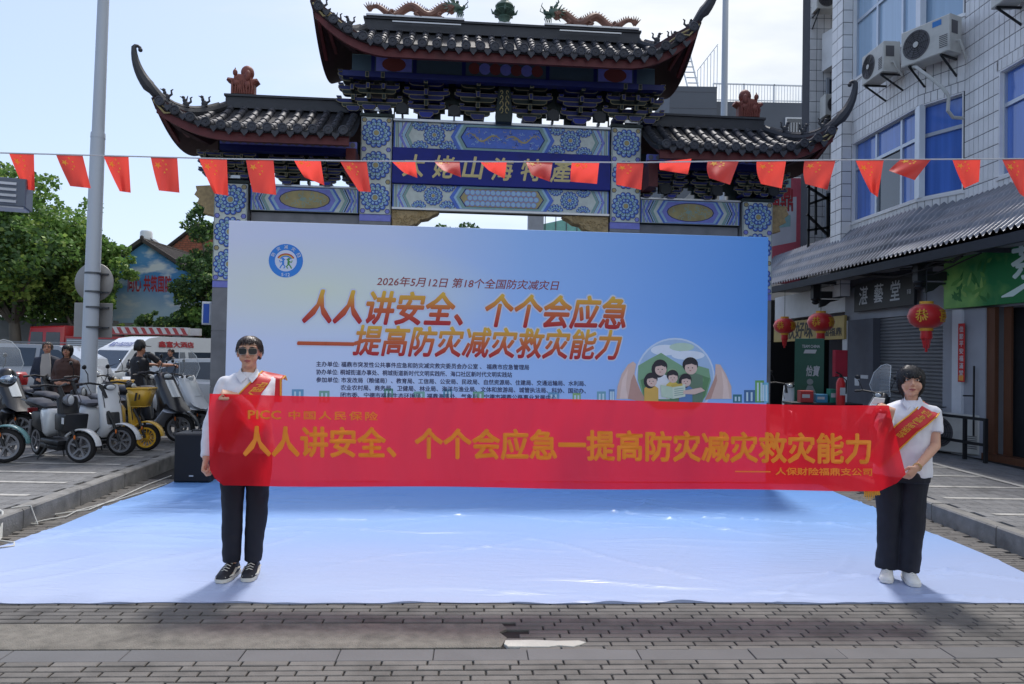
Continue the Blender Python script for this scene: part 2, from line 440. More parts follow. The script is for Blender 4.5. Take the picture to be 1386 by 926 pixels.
PM = [M_cream, M_out, M_pblue, M_plight, M_gold, M_plav, M_pgreen]
def rosette(mb, cx, cz, R, y, clip=None):
    e = [0.0]
    def d(x, z, r, k, n=10):
        if clip and not (clip[0]+r*.6 < x < clip[1]-r*.6 and clip[2]+r*.6 < z < clip[3]-r*.6): return
        e[0] += 2.2e-4; mb.disc((x, z), r, y-e[0], n, k)
    for nn, rr, pr, k in ((14, .84, .17, 2), (12, .62, .155, 3), (10, .4, .14, 2)):
        for j in range(nn):
            a = 2*pi*(j+.5*(nn % 4 == 0))/nn; x, z = cx+R*rr*cos(a), cz+R*rr*sin(a)
            d(x, z, R*pr*1.22, 1); d(x, z, R*pr, k); d(x-R*pr*.2, z+R*pr*.1, R*pr*.55, 3 if k == 2 else 6, 8)
    d(cx, cz, R*.3, 1, 14); d(cx, cz, R*.26, 3, 14); d(cx, cz, R*.19, 4, 12)
def zig(mb, x, z0, z1, w, dx, y, k):   # a chevron band pointing along dx
    zm = (z0+z1)/2
    mb.add([(x, y, z0), (x+w, y, z0), (x+dx+w, y, zm), (x+w, y, z1), (x, y, z1), (x+dx, y, zm)], [(0, 1, 2, 5), (5, 2, 3, 4)], k)
def dragon_ribbon(mb, cx, cz, s, w, y, flip=1):
    path = [(cx+flip*s*(t-.5), cz+.24*w*sin(t*9)*(.5+.7*t)) for t in [i/22 for i in range(23)]]
    ws = [.03+.05*sin(pi*min(1, i/18)) for i in range(23)]
    mb.strip(path, [q*w*1.5 for q in ws], y, 4)
    rr = random.Random(int(s*1000))
    for i in range(2, 22, 2):
        x, z = path[i]; a = rr.uniform(0, 6.28)
        mb.strip([(x+j*.03*w*cos(a+j*.5), z+j*.06*w*sin(a+j*.5)) for j in range(5)], .035*w, y-.0004, 4)
def panel(x0, x1, z0, z1, y, style, name='painted_panel', parent=None):
    mb = MB(); mb.k = 0; w = x1-x0; h = z1-z0; xm = (x0+x1)/2; zm = (z0+z1)/2
    mb.box(x0, x1, y, y+.03, z0, z1, 0)
    c = (x0, x1, z0, z1); Y = y-.001
    if style == 'column':
        n = round(h/(w*.98)); R = min(w*.47, h/n*.5)
        for i in range(n): rosette(mb, xm, z0+h*(i+.5)/n, R, Y-.004)
        for i in range(n+1):
            for sx in (x0+w*.1, x1-w*.1):
                z = min(max(z0+h*i/n, z0+.05), z1-.05); mb.disc((sx, z), w*.09, Y-.0006, 6, 1); mb.disc((sx, z), w*.07, Y-.0012, 6, 4 if i % 2 else 5); 
        for sx in (x0+.008, x1-.014): mb.poly([(sx, z0), (sx+.006, z0), (sx+.006, z1), (sx, z1)], Y-.002, 1)
    elif style in ('main', 'lattice', 'side'):
        # end bands
        for sg in (-1, 1):
            def bx(a, b, k, yy):
                xa, xb = (x0+a, x0+b) if sg < 0 else (x1-b, x1-a); mb.poly([(xa, z0+.004), (xb, z0+.004), (xb, z1-.004), (xa, z1-.004)], yy, k)
            f = h/.5
            bx(0, .03*f, 2, Y); bx(.045*f, .075*f, 6, Y); bx(.085*f, .095*f, 1, Y); bx(.11*f, .15*f, 3, Y); bx(.155*f, .165*f, 1, Y)
            zs = [(.17, 5), (.235, 3), (.29, 1), (.31, 6)]
            for a, k in zs:
                xa = x0+(a+.04)*f if sg < 0 else x1-(a+.04)*f
                wq = (.05 if k != 1 else .012)*f
                zig(mb, xa if sg < 0 else xa-wq, z0+.004, z1-.004, wq, (-.12*f)*(1 if sg < 0 else -1), Y-.0005*(1+zs.index((a, k))), k)
        if style == 'side':
            hw = w*.24
            oc = lambda a, b: [(xm-a, zm), (xm-a*.8, zm-b), (xm+a*.8, zm-b), (xm+a, zm), (xm+a*.8, zm+b), (xm-a*.8, zm+b)]
            for i, (a, b, k) in enumerate(((hw*1.42, h*.49, 2), (hw*1.32, h*.46, 3), (hw*1.2, h*.44, 5))): mb.poly(oc(a, b), Y-.003-i*.0005, k)
            mb.disc((xm, zm), hw, Y-.005, 18, 1, rz=h*.41); mb.disc((xm, zm), hw*.96, Y-.0055, 18, 4, rz=h*.38)
            rr = random.Random(5)
            for i in range(46):
                a = rr.uniform(0, 6.28); q = rr.uniform(0, .85); x, z = xm+hw*.9*q*cos(a), zm+h*.34*q*sin(a); b = rr.uniform(0, 6.28)
                mb.strip([(x+j*.012*cos(b+j*.7), z+j*.012*sin(b+j*.7)) for j in range(5)], .008, Y-.006-.0001*(i % 7), 6)
            for sg in (-1, 1):
                for i in range(3): zig(mb, xm+sg*(hw*1.55+.06*i)-.012, z0+.01, z1-.01, .022, .09*sg, Y-.003-.0004*i, (1, 2, 5)[i])
        else:
            hw = w*.185
            for sg in (-1, 1):
                cx = xm+sg*w*.315
                rosette(mb, cx, zm+(h*.03), h*.4, Y-.006, c)
                rosette(mb, xm+sg*w*.25, zm-h*.52, h*.36, Y-.010, c); rosette(mb, xm+sg*w*.38, zm-h*.52, h*.33, Y-.010, c)
                rosette(mb, xm+sg*w*.25, zm+h*.55, h*.33, Y-.010, c); rosette(mb, xm+sg*w*.38, zm+h*.52, h*.33, Y-.010, c)
            oc = lambda a, b: [(xm-a, zm), (xm-a*.86, zm-b), (xm+a*.86, zm-b), (xm+a, zm), (xm+a*.86, zm+b), (xm-a*.86, zm+b)]
            for i, (a, b, k) in enumerate(((hw*1.3, h*.494, 2), (hw*1.2, h*.49, 3), (hw*1.14, h*.47, 6), (hw*1.06, h*.4, 1), (hw*1.03, h*.38, 2 if style == 'main' else 4))): mb.poly(oc(a, b), Y-.016-i*.0006, k)
            if style == 'main':
                for sg in (-1, 1):
                    dragon_ribbon(mb, xm+sg*hw*.5, zm, hw*.85, h*.62, Y-.021, sg)
                rr = random.Random(9)
                for i in range(60):
                    x, z = xm+rr.uniform(-1, 1)*hw*.92, zm+rr.uniform(-1, 1)*h*.33; b = rr.uniform(0, 6.28)
                    mb.strip([(x+j*.012*cos(b+j*.6), z+j*.012*sin(b+j*.6)) for j in range(5)], .009, Y-.0195-.00008*(i % 9), rr.choice([3, 4, 1, 5]))
            else:
                nx = 14
                for i in range(nx):
                    for j in range(3):
                        x = xm-hw*.86+hw*1.72*(i+.5*(j % 2))/(nx-.5); z = zm+(j-1)*h*.24
                        if abs(x-xm) < hw*.9: mb.disc((x, z), h*.125, Y-.021-.0002*j, 10, 5); mb.disc((x, z), h*.1, Y-.0225, 10, 3)
    return mb.build(name, PM, parent or gate, smooth=False, fix=False)
# columns
for u0, u1, zt, zp in ((-2.48, -1.94, 5.70, 4.0), (1.94, 2.48, 5.70, 4.0), (-4.93, -4.37, 4.45, 2.78), (4.37, 4.93, 4.45, 2.78)):
    cmb = MB().box(u0+.012, u1-.012, .012, .54, .02, zt)
    col_ = cmb.build('column', M_stone, gate, smooth=False)
    z = .02
    while z < zp-.01:
        z2 = min(z+.95, zp-.12)
        MB().box(u0, u1, 0, .552, z+.004, z2-.004).build('stone_block', M_stone, col_, smooth=False)
        if z2 >= zp-.13: break
        z = z2
    MB().box(u0+.002, u1-.002, -.004, .55, zp-.118, zp-.004).build('blue_band', M_plav, col_, smooth=False)
    panel(u0+.006, u1-.006, zp, zt-.01, -.024, 'column', parent=col_)
    MB().box(u0-.02, u1+.02, -.05, .58, zt, zt+.05).build('capital', M_dkgreen, col_, smooth=False)
# beams
def beam(name, u0, u1, z0, z1, y0, y1, m, bev=.0):
    return MB().box(u0, u1, y0, y1, z0, z1).build(name, m, gate, smooth=False)
b1 = beam('lintel', -1.93, 1.93, 4.14, 5.66, .10, .44, M_dkgreen)
panel(-1.92, 1.92, 5.19, 5.655, .06, 'main', parent=b1)
panel(-1.92, 1.92, 4.15, 4.555, .06, 'lattice', parent=b1)
MB().box(-1.925, 1.925, .0, .1, 5.66, 5.70).build('lamp_strip', M_alum, b1, smooth=False)
MB().box(-1.925, 1.925, .0, .1, 4.105, 4.14).build('lamp_strip', M_alum, b1, smooth=False)
plq = MB().prism([(-1.93, 4.56), (1.93, 4.56), (1.93, 5.185), (-1.93, 5.185)], -.02, .09, bev=.006).build('name_board', M_plaque, gate, smooth=False)
M_gilt = MS('gilded_letters', 214, 196, 138, rough=.5, var=.2, sc=12)
for i, ch in enumerate('太姥山海特產'):
    cx = -1.56+i*.52
    uz = (1.0, .9)[i % 2]
    text_obj('lettering', ch, lambda u, v, k: (u, -.03+.0005*k, v), M_gilt, plq, offset=.022, shear=.18, box=(cx-.19, 4.68-.01*(i % 2), cx+.19, 5.06))
for sg in (-1, 1):
    a, b = sorted((sg*2.5, sg*4.35))
    sb = beam('side_beam', a, b, 4.01, 4.445, .10, .44, M_dkgreen)
    panel(a+.01, b-.01, 4.02, 4.435, .06, 'side', parent=sb)
    MB().box(a, b, .02, .1, 4.44, 4.47).build('lamp_strip', M_alum, sb, smooth=False)
    beam('stone_lintel', a, b, 3.45, 4.0, .16, .40, M_stone)
    # carved corbel under the main lintel
    pts = [(1.925, 4.1), (1.1, 4.1), (1.13, 4.06), (1.22, 4.02), (1.3, 3.96), (1.42, 3.94), (1.5, 3.86), (1.7, 3.8), (1.925, 3.55)]
    cb_ = MB().prism([(sg*x, z) for x, z in pts], .06, .34, bev=.01).build('corbel', M_brass, gate, smooth=False)
    mb = MB(); rr = random.Random(11)
    for i in range(40):
        x = rr.uniform(1.3, 1.88); z = rr.uniform(max(3.98, 0), 4.06) if x < 1.45 else rr.uniform(3.86, 4.06); bb = rr.uniform(0, 6.28)
        mb.tube([(sg*x+j*.016*cos(bb+j*.9), .055, z+j*.016*sin(bb+j*.9)) for j in range(5)], .009, 5)
    mb.build('scroll_carving', M_brass, cb_)
    # outward ear bracket on the outer column
    xo = 4.94
    pts = [(xo, 4.45), (xo+.36, 4.42), (xo+.34, 4.34), (xo+.38, 4.27), (xo+.3, 4.2), (xo+.33, 4.12), (xo+.2, 4.05), (xo+.22, 3.95), (xo, 3.9)]
    MB().prism([(sg*x, z) for x, z in pts], .15, .4, bev=.01).build('ear_bracket', M_brass, gate, smooth=False)
# ---- bracket sets
M_brgold = MS('bracket_gold_line', 148, 140, 108, rough=.6, var=.25)
BM = [M_dkgreen, M_dkblue, M_brgold, M_blue]
def arm(mb, cx, z, hw, h, y0, y1, k):
    """a bow shaped bracket arm with a gold rim"""
    def shp(e): return [(cx-hw-e, z+h+e*.3), (cx-hw-e, z+h*.42), (cx-hw*.86, z+h*.1-e), (cx-hw*.68, z-e), (cx+hw*.68, z-e), (cx+hw*.86, z+h*.1-e), (cx+hw+e, z+h*.42), (cx+hw+e, z+h+e*.3)]
    mb.prism(shp(.0), y0+.018, y1, k=k); mb.prism(shp(.004), y0+.006, y0+.017, k=2); q = inset_poly(shp(0), .008)
    mb.prism(q, y0, y0+.02, k=k)
def cup(mb, cx, z, w, h, y0, y1, k):
    pts = [(cx-w/2, z+h), (cx-w/2, z+h*.5), (cx-w*.3, z), (cx+w*.3, z), (cx+w/2, z+h*.5), (cx+w/2, z+h)]
    mb.prism(inset_poly(pts, .002), y0+.018, y1, k=k); mb.prism(pts, y0+.006, y0+.017, k=2); mb.prism(inset_poly(pts, .007), y0, y0+.02, k=k)
def bracket_set(cx, z0, s=1.0, y=.1, alt=0, wide=.44):
    mb = MB(); a, b = (1, 0) if alt else (0, 1)
    cup(mb, cx, z0, .27*s, .11*s, y-.14, y+.2, 3 if alt else b)
    z = z0+.11*s; hh = .085*s
    tiers = [(.24, .02), (.36, .02), (wide*.75, .14), (wide, .14), (wide*.72, .26), (wide*.98, .26), (wide*.8, .36)]
    for i, (hw, dep) in enumerate(tiers):
        if z > z0+.66*s: break
        kk = (b if i % 2 else a) if alt else (1 if i < 99 else 0)
        arm(mb, cx, z, hw*s, hh, y-.02-dep*s, y+.02, 1 if alt else (0 if i % 2 == 0 else 1))
        if i % 2:
            for e in (-1, 0, 1): cup(mb, cx+e*hw*s*.84, z+hh, .1*s, .05*s, y-.04-dep*s, y+.02, 3 if alt else 1)
        z += hh+(.05*s if i % 2 else .004)
    # projecting nose ends on the middle line
    for i, (zz, dep) in enumerate(((z0+.2*s, .1), (z0+.36*s, .24), (z0+.52*s, .4))):
        cx2 = cx; w = .035*s
        mb.box(cx2-w+.004, cx2+w-.004, y-.105-dep*s, y, zz+.003, zz+.11*s-.003, 0); mb.box(cx2-w, cx2+w, y-.12-dep*s, y-.106-dep*s, zz, zz+.11*s, 2); mb.box(cx2-w+.008, cx2+w-.008, y-.124-dep*s, y-.119-dep*s, zz+.008, zz+.11*s-.008, 1 if i % 2 else 0)
    return mb.build('bracket_set', BM, gate, smooth=False)
for i, u in enumerate((-1.36, -.46, .46, 1.36)): bracket_set(u, 5.72, .92, alt=i % 2 == 0 if u < 0 else i % 2)
for sg in (-1, 1):
    for u in (2.08, 2.34, 2.62): bracket_set(sg*u, 5.78, .86, y=.0 if u < 2.5 else .1, alt=0, wide=.3)
    for j, u in enumerate((3.05, 3.72)): bracket_set(sg*u, 4.46, .62, alt=j % 2 == 0, wide=.5)
    for u in (4.4, 4.72, 5.0): bracket_set(sg*u, 4.52, .56, y=.0, wide=.34)
    bracket_set(sg*2.6, 4.46, .55, alt=0, wide=.3)
# backing boards with stepped openings to the sky
def backing(u0, u1, z0, z1, gaps, hw, hgt, y=.2):
    cur = [(u0, z0+.02)]
    for g in sorted(gaps):
        st = [(-1, .16), (-1, .45), (-.68, .5), (-.62, .72), (-.3, .78), (-.26, 1), (.26, 1), (.3, .78), (.62, .72), (.68, .5), (1, .45), (1, .16)]
        cur += [(g-hw, z0)]+[(g+hw*a, z0+hgt*b) for a, b in st]+[(g+hw, z0)]
    cur += [(u1, z0+.02), (u1, z1), (u0, z1)]
    mb = MB()
    # build as columns of quads to stay robust
    xs = sorted(set([u0, u1]+[c[0] for c in cur]))
    def bottom(x):
        for g in gaps:
            if abs(x-g) < hw:
                t = abs(x-g)/hw
                return z0+hgt*(1 if t < .28 else .78 if t < .62 else .5 if t < .92 else .45)
        return z0
    for a, b in zip(xs, xs[1:]):
        if b-a < 1e-5: continue
        zb = bottom((a+b)/2); mb.box(a, b, y, y+.05, zb, z1)
    return mb.build('bracket_board', M_dkgreen, gate, smooth=False)
backing(-1.94, 1.94, 5.70, 6.6, (-1.72, -.91, -.2, .2, .91, 1.72), .2, .36)
for sg in (-1, 1):
    a, b = sorted((sg*2.48, sg*4.4)); backing(a, b, 4.46, 5.3, (sg*2.86, sg*3.38, sg*4.02), .17, .26)
    a, b = sorted((sg*4.4, sg*4.95)); MB().box(a, b, .2, .25, 4.45, 5.3).build('bracket_board', M_dkgreen, gate, smooth=False)
# centre dragon board
cd_ = MB().prism([(-.14, 5.66), (.14, 5.66), (.15, 5.8), (.12, 6.1), (.1, 6.3), (-.1, 6.3), (-.12, 6.1), (-.15, 5.8)], -.16, .02, bev=.01).build('carved_board', M_dkgreen, gate, smooth=False)
mb = MB()
for sg in (-1, 1):
    for zc, rr in ((5.86, .045), (5.97, .05), (6.08, .04), (6.18, .03)):
        mb.tube([(sg*(.05+rr*.6*cos(a)), -.168, zc+rr*sin(a)) for a in [i*.5 for i in range(11)]], .009, 5)
mb.build('scroll_carving', M_gold, cd_)
# friezes and blue beams under the eaves
fr = MB().box(-2.6, 2.6, -.42, -.36, 6.33, 6.62).build('frieze_board', M_pgreen, gate, smooth=False)
FRM = [MS('frieze_teal', 70, 92, 104), M_dkblue, M_redwood, M_plav, MS('frieze_rust', 130, 66, 60)]
mb = MB()
mb.poly([(-2.6, 6.34), (2.6, 6.34), (2.6, 6.61), (-2.6, 6.61)], -.423, 0)
for x0, x1 in ((-2.2, -1.6), (1.6, 2.2)):
    mb.poly([(x0, 6.35), (x1, 6.35), (x1, 6.6), (x0, 6.6)], -.425, 3); mb.disc(((x0+x1)/2, 6.47), .2, -.427, 18, 4, rz=.12)
for i in range(7):
    mb.disc((-.54+i*.18, 6.47), .1, -.427-.0003*i, 14, 3 if i % 2 else 4, rz=.1)
for x in (-2.25, -1.55, -.72, .72, 1.55, 2.25): mb.poly([(x-.03, 6.34), (x+.03, 6.34), (x+.03, 6.61), (x-.03, 6.61)], -.43, 1)
mb.build('painted_pattern', FRM, fr, smooth=False, fix=False)
MB().box(-2.75, 2.75, -.46, -.3, 6.235, 6.328).build('blue_beam', M_dkblue, gate, smooth=False)
for sg in (-1, 1):
    a, b = sorted((sg*2.5, sg*4.75))
    MB().box(a, b, -.36, -.2, 4.93, 5.03).build('blue_beam', M_dkblue, gate, smooth=False)
    f2 = MB().box(a, b, -.37, -.3, 5.034, 5.14).build('frieze_board', M_plav, gate, smooth=False)
    mb = MB()
    n = 17
    for i in range(n): mb.disc((a+(b-a)*(i+.5)/n, 5.085), .045, -.373, 8, 0)
    mb.build('painted_pattern', [M_stone], f2, smooth=False, fix=False)
    MB().box(*sorted((sg*2.5, sg*2.66)), -.5, .05, 4.55, 5.0).build('red_post', M_redwood, gate, smooth=False)
# ---- roofs
def roof(uA, uB, hA, hB, v0, D, zr, ze, upl, us, spacing, label=None):
    """hip-ended sweeping roof; hA / hB are the hip run at either end (0 = abuts)"""
    def side_t(u):
        if u < uA and hA: return (uA-u)/hA
        if u > uB and hB: return (u-uB)/hB
        return 0.0
    def lift(u):
        q = 0
        if hB: q = max(q, (u-(uB-us))/(hB+us))
        if hA: q = max(q, ((uA+us)-u)/(hA+us))
        return upl*max(0, q)**2.2
    def S(u, v):
        tv = min(1.0, abs(v-v0)/D); t = max(tv, min(1, side_t(u)))
        return zr-(zr-ze)*(1-(1-t)**1.35*(1-.0*t))*1.0+lift(u)*tv**2
    e0 = uA-hA; e1 = uB+hB
    rf = None
    mb = MB(); nu = 64; nv = 20; top = []; bot = []
    for i in range(nu+1):
        u = e0+(e1-e0)*i/nu
        for j in range(nv+1):
            v = v0-D+2*D*j/nv; z = S(u, v); top.append((u, v, z)); bot.append((u, v, z-.07))
    fs = [(i*(nv+1)+j, (i+1)*(nv+1)+j, (i+1)*(nv+1)+j+1, i*(nv+1)+j+1) for i in range(nu) for j in range(nv)]
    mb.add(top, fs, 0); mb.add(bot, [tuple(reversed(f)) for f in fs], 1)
    ring = [i*(nv+1) for i in range(nu+1)]+[nu*(nv+1)+j for j in range(1, nv+1)]+[i*(nv+1)+nv for i in range(nu-1, -1, -1)]+[j for j in range(nv-1, 0, -1)]
    n = len(ring); mb.add([top[i] for i in ring]+[bot[i] for i in ring], [(i, (i+1) % n, n+(i+1) % n, n+i) for i in range(n)], 0)
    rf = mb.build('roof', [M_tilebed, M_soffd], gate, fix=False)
    # tile rows, front slope
    nrow = int(round((e1-e0)/spacing))
    for i in range(nrow):
        u = e0+(e1-e0)*(i+.5)/nrow; st = side_t(u)
        vs_ = v0-D*st; L_ = (vs_-(v0-D)); m = MB()
        if L_ < .12: continue
        ns = max(2, int(L_/.2)); R0 = spacing*.27
        for s_ in range(ns):
            a = vs_-L_*s_/ns; b = vs_-L_*(s_+1)/ns
            pts = [(u, a, S(u, a)+.012), (u, (a+b)/2, S(u, (a+b)/2)+.012), (u, b-.012, S(u, b)+.014)]
            m.tube(pts, [R0*.9, R0*.95, R0*1.06], 8)
        ve = v0-D-.03; zc = S(u, v0-D)+.012
        m.lathe([(R0*1.22, 0), (R0*1.22, -.03), (R0*.95, -.036), (R0*.8, -.024), (R0*.3, -.024), (R0*.25, -.034), (.001, -.036)], (u, ve, zc), 12, axis='y')
        # drip tile beside it
        du = spacing/2; pts = [(u+du-spacing*.3, zc-.02), (u+du-spacing*.25, zc-.075), (u+du-spacing*.1, zc-.12), (u+du, zc-.15), (u+du+spacing*.1, zc-.12), (u+du+spacing*.25, zc-.075), (u+du+spacing*.3, zc-.02), (u+du, zc-.055)]
        if i < nrow-1: m.prism(pts, ve-.005, ve+.02)
        m.build('tile_row', M_tile, rf, ang=50)
    # fascia following the eave
    m = MB(); rings = []
    for i in range(41):
        u = e0+.04+(e1-e0-.08)*i/40; z = S(u, v0-D)-.07
        rings.append([(u, v0-D+.05, z+.02), (u, v0-D+.12, z+.02), (u, v0-D+.12, z-.13), (u, v0-D+.05, z-.13)])
    m.loft(rings); m.build('fascia', M_redwood, rf, smooth=False)
    m = MB(); k = int((e1-e0)/.16)
    for i in range(k):
        u = e0+.1+(e1-e0-.2)*i/(k-1); 
        a = v0-D+.1; m.bar((u, a, S(u, a)-.13), (u, a+.75, S(u, a+.75)-.13), .05, .06)
    m.build('rafter', M_redwood, rf, smooth=False)['kind'] = 'stuff'
    # ridge
    ra, rb = uA-(.06 if hA else 0), uB+(.06 if hB else 0)
    m = MB().box(ra, rb, v0-.14, v0+.14, zr-.05, zr+.05); m.box(ra, rb, v0-.09, v0+.09, zr+.05, zr+.16); m.box(ra-.02, rb+.02, v0-.12, v0+.12, zr+.162, zr+.2)
    m.build('ridge', M_ridge, rf, smooth=False)
    # hip ridges with curled tips
    for end, h, ue, sg in ((0, hA, uA, -1), (1, hB, uB, 1)):
        if not h: continue
        for fb in (-1, 1):
            path = []
            for i in range(13):
                t = i/12; u = ue+sg*h*t; v = v0+fb*D*t; path.append(Vector((u, v, S(u, v)+.05+.05*t)))
            d = (path[-1]-path[-2]).normalized(); p = path[-1].copy(); extra = []
            ang = math.asin(max(-1, min(1, d.z))); hd = Vector((d.x, d.y, 0)).normalized()
            hd = Vector((sg*.93, fb*.36, 0)).normalized()
            for i in range(12):
                ang = .80+.10*i if i < 8 else ang+.75
                p = p+(hd*cos(ang)+Vector((0, 0, 1))*sin(ang))*(.088 if i < 8 else .034); extra.append(p.copy())
            # curl at the end turns inward
            full = path+extra
            m = MB(); rs = [.065]*len(path)+[.088-.0076*i if i < 9 else .022 for i in range(12)]
            m.tube(full, rs, 8, flat=1.15)
            m.tube([q+Vector((0, 0, .07)) for q in path[2:]], .04, 6)
            m.ell(full[-1], .035, 8, 6)
            m.build('hip_ridge', M_ridge, rf)
            # hanging wing board under the corner
            if fb < 0:
                q = path[-1]; m = MB()
                pts = [Vector((q.x, q.y, q.z-.1)), Vector((q.x-sg*.05, q.y+.05, q.z-.26)), Vector((q.x-sg*.3, q.y+.35, q.z-.5)), Vector((q.x-sg*.62, q.y+.75, q.z-.62)), Vector((q.x-sg*.8, q.y+1.0, q.z-.36)), Vector((q.x-sg*.4, q.y+.5, q.z-.2))]
                nrm = Vector((.78, sg*.6, 0)).normalized()*.05
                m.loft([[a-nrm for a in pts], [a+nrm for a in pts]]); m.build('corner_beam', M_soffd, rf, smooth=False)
                m = MB(); m.tube([path[-1]+Vector((-sg*.02, -.03, -.16)), path[-1]+Vector((-sg*.3, .02, -.30)), path[-3]+Vector((-sg*.5, -.05, -.3))], .016, 5)
                m.tube([path[-1]+Vector((-sg*.02, -.03, -.16)), path[-1]+Vector((-sg*.18, .0, -.34)), path[-1]+Vector((-sg*.34, .02, -.32))], .016, 5)
                m.build('gold_edging', M_gold, rf)
                # little beasts
                for i, tt in enumerate((.36, .6, .84)):
                    u = ue+sg*h*tt; v = v0+fb*D*tt; z = S(u, v)+.15
                    b = MB(); b.ell((0, 0, .055), (.055, .035, .055)); b.ell((sg*.03, 0, .12), (.028, .026, .04)); b.ell((sg*.045, 0, .165), (.03, .024, .026))
                    b.tube([(-sg*.03, 0, .06), (-sg*.08, 0, .1), (-sg*.07, 0, .16), (-sg*.1, 0, .18)], [.02, .018, .014, .008], 6); b.tube([(sg*.06, 0, .165), (sg*.1, 0, .18)], [.012, .006], 5)
                    b.ell((0, 0, .01), (.06, .04, .02))
                    if i == 1: b.tube([(0, 0, .1), (-sg*.02, .02, .2)], [.02, .006], 5)
                    b.build('ridge_beast', M_ridge, rf, loc=(u, v, z))
    return rf, S
rc, Sc = roof(-2.42, 2.42, .72, .72, .27, 1.45, 7.34, 6.52, .62, .55, .235)
rl, Sl = roof(-4.78, -2.5, .78, 0, .27, 1.35, 5.85, 5.10, .42, .5, .232)
rr_, Sr = roof(2.5, 4.78, 0, .78, .27, 1.35, 5.85, 5.10, .42, .5, .232)
# white lamp strips on the ridge front, dragon plinths
for x0, x1 in ((-1.98, -.78), (.98, 2.1)): MB().box(x0, x1, .02, .06, 7.40, 7.422).build('lamp_strip', M_alum, gate, smooth=False)
def dragon(sg):
    m = MB(); base = 7.565
    path = []; rs = []
    for i in range(45):
        t = i/44; x = 2.42-1.5*t; z = base+.12+.09*sin(t*15+.6)+.06*t; path.append((sg*x, .27+.04*cos(t*15), z)); rs.append(.02+.062*sin(pi*min(.5, t*.62+.05))*1.0)
    m.tube(path, rs, 9)
    for i in range(4, 44, 1):   # back fins
        p = Vector(path[i]); r = rs[i]; q = Vector(path[i-1]); d = (p-q).normalized(); n = Vector((-d.z, 0, d.x)); n = n if n.z > 0 else -n
        m.tube([p+n*r*.7, p+n*(r+.05)-d*.02], [.02, .003], 4)
    for x in (2.0, 1.55, 1.15):   # legs with claws
        for dy in (-.07, .07):
            z = base+.11; m.tube([(sg*x, .27+dy, z), (sg*(x+.05), .27+dy*1.6, base+.06), (sg*(x-.02), .27+dy*1.9, base+.01)], [.04, .03, .025], 6)
            for k in (-1, 0, 1): m.tube([(sg*(x-.02), .27+dy*1.9, base+.01), (sg*(x-.07), .27+dy*1.9+k*.03, base+.005)], [.014, .004], 4)
    for k in range(6):  # tail fan
        a = 2.4-k*.32; m.tube([(sg*2.4, .27, base+.12), (sg*(2.4-.16*cos(a)), .27, base+.12+.17*sin(a))], [.03, .004], 5)
    d = m.build('dragon', MS('dragon_glaze', 122, 84, 70, rough=.6, var=.35, sc=10, bump=.5), gate)
    h = MB(); hx = .9; hz = base+.27
    h.ell((sg*hx, .27, hz), (.11, .085, .09)); h.ell((sg*(hx-.11), .27, hz-.02), (.08, .06, .045)); h.ell((sg*(hx-.1), .27, hz-.09), (.07, .05, .025))
    h.ell((sg*(hx-.17), .27, hz+.02), (.025, .04, .03))
    for dy in (-.05, .05):
        h.ell((sg*(hx-.05), .27+dy, hz+.07), (.03, .03, .03)); h.tube([(sg*hx, .27+dy, hz+.07), (sg*(hx+.08), .27+dy*1.4, hz+.17), (sg*(hx+.05), .27+dy*1.6, hz+.24)], [.022, .016, .005], 6)
        h.tube([(sg*(hx-.17), .27+dy, hz), (sg*(hx-.24), .27+dy*2, hz+.06), (sg*(hx-.22), .27+dy*2, hz+.12)], [.012, .009, .004], 5)
        for k in range(5): a = .6+k*.5; h.tube([(sg*(hx+.05), .27+dy, hz-.02), (sg*(hx+.05+.17*sin(a)), .27+dy*1.5, hz+.15*cos(a))], [.03, .004], 5)
    for k in range(6): h.tube([(sg*(hx-.06-.02*k), .27+(.05 if k % 2 else -.05), hz-.1), (sg*(hx-.04-.02*k), .27, hz-.2)], [.016, .004], 4)
    h.build('dragon_head', M_teal, d)
    MB().box(*sorted((sg*.72, sg*2.45)), .12, .42, 7.542, 7.572).build('plinth', M_alum, d, smooth=False)
dragon(-1); dragon(1)
m = MB(); m.lathe([(.1, 0), (.12, .02), (.09, .05), (.1, .1), (.12, .13), (.1, .17), (.16, .22), (.19, .25), (.15, .27), (.13, .3), (.17, .34), (.15, .38), (.09, .42), (.05, .5), (.07, .56), (.02, .62)], (0, .27, 7.55), 16)
for i in range(8):
    a = i*pi/4; m.tube([(.12*cos(a), .27+.12*sin(a), 7.75), (.21*cos(a), .27+.21*sin(a), 7.77), (.24*cos(a), .27+.24*sin(a), 7.84)], [.03, .025, .006], 5)
m.build('finial', M_teal, gate)
MB().box(-.11, .11, .16, .38, 7.541, 7.57).build('finial_base', M_alum, gate, smooth=False)
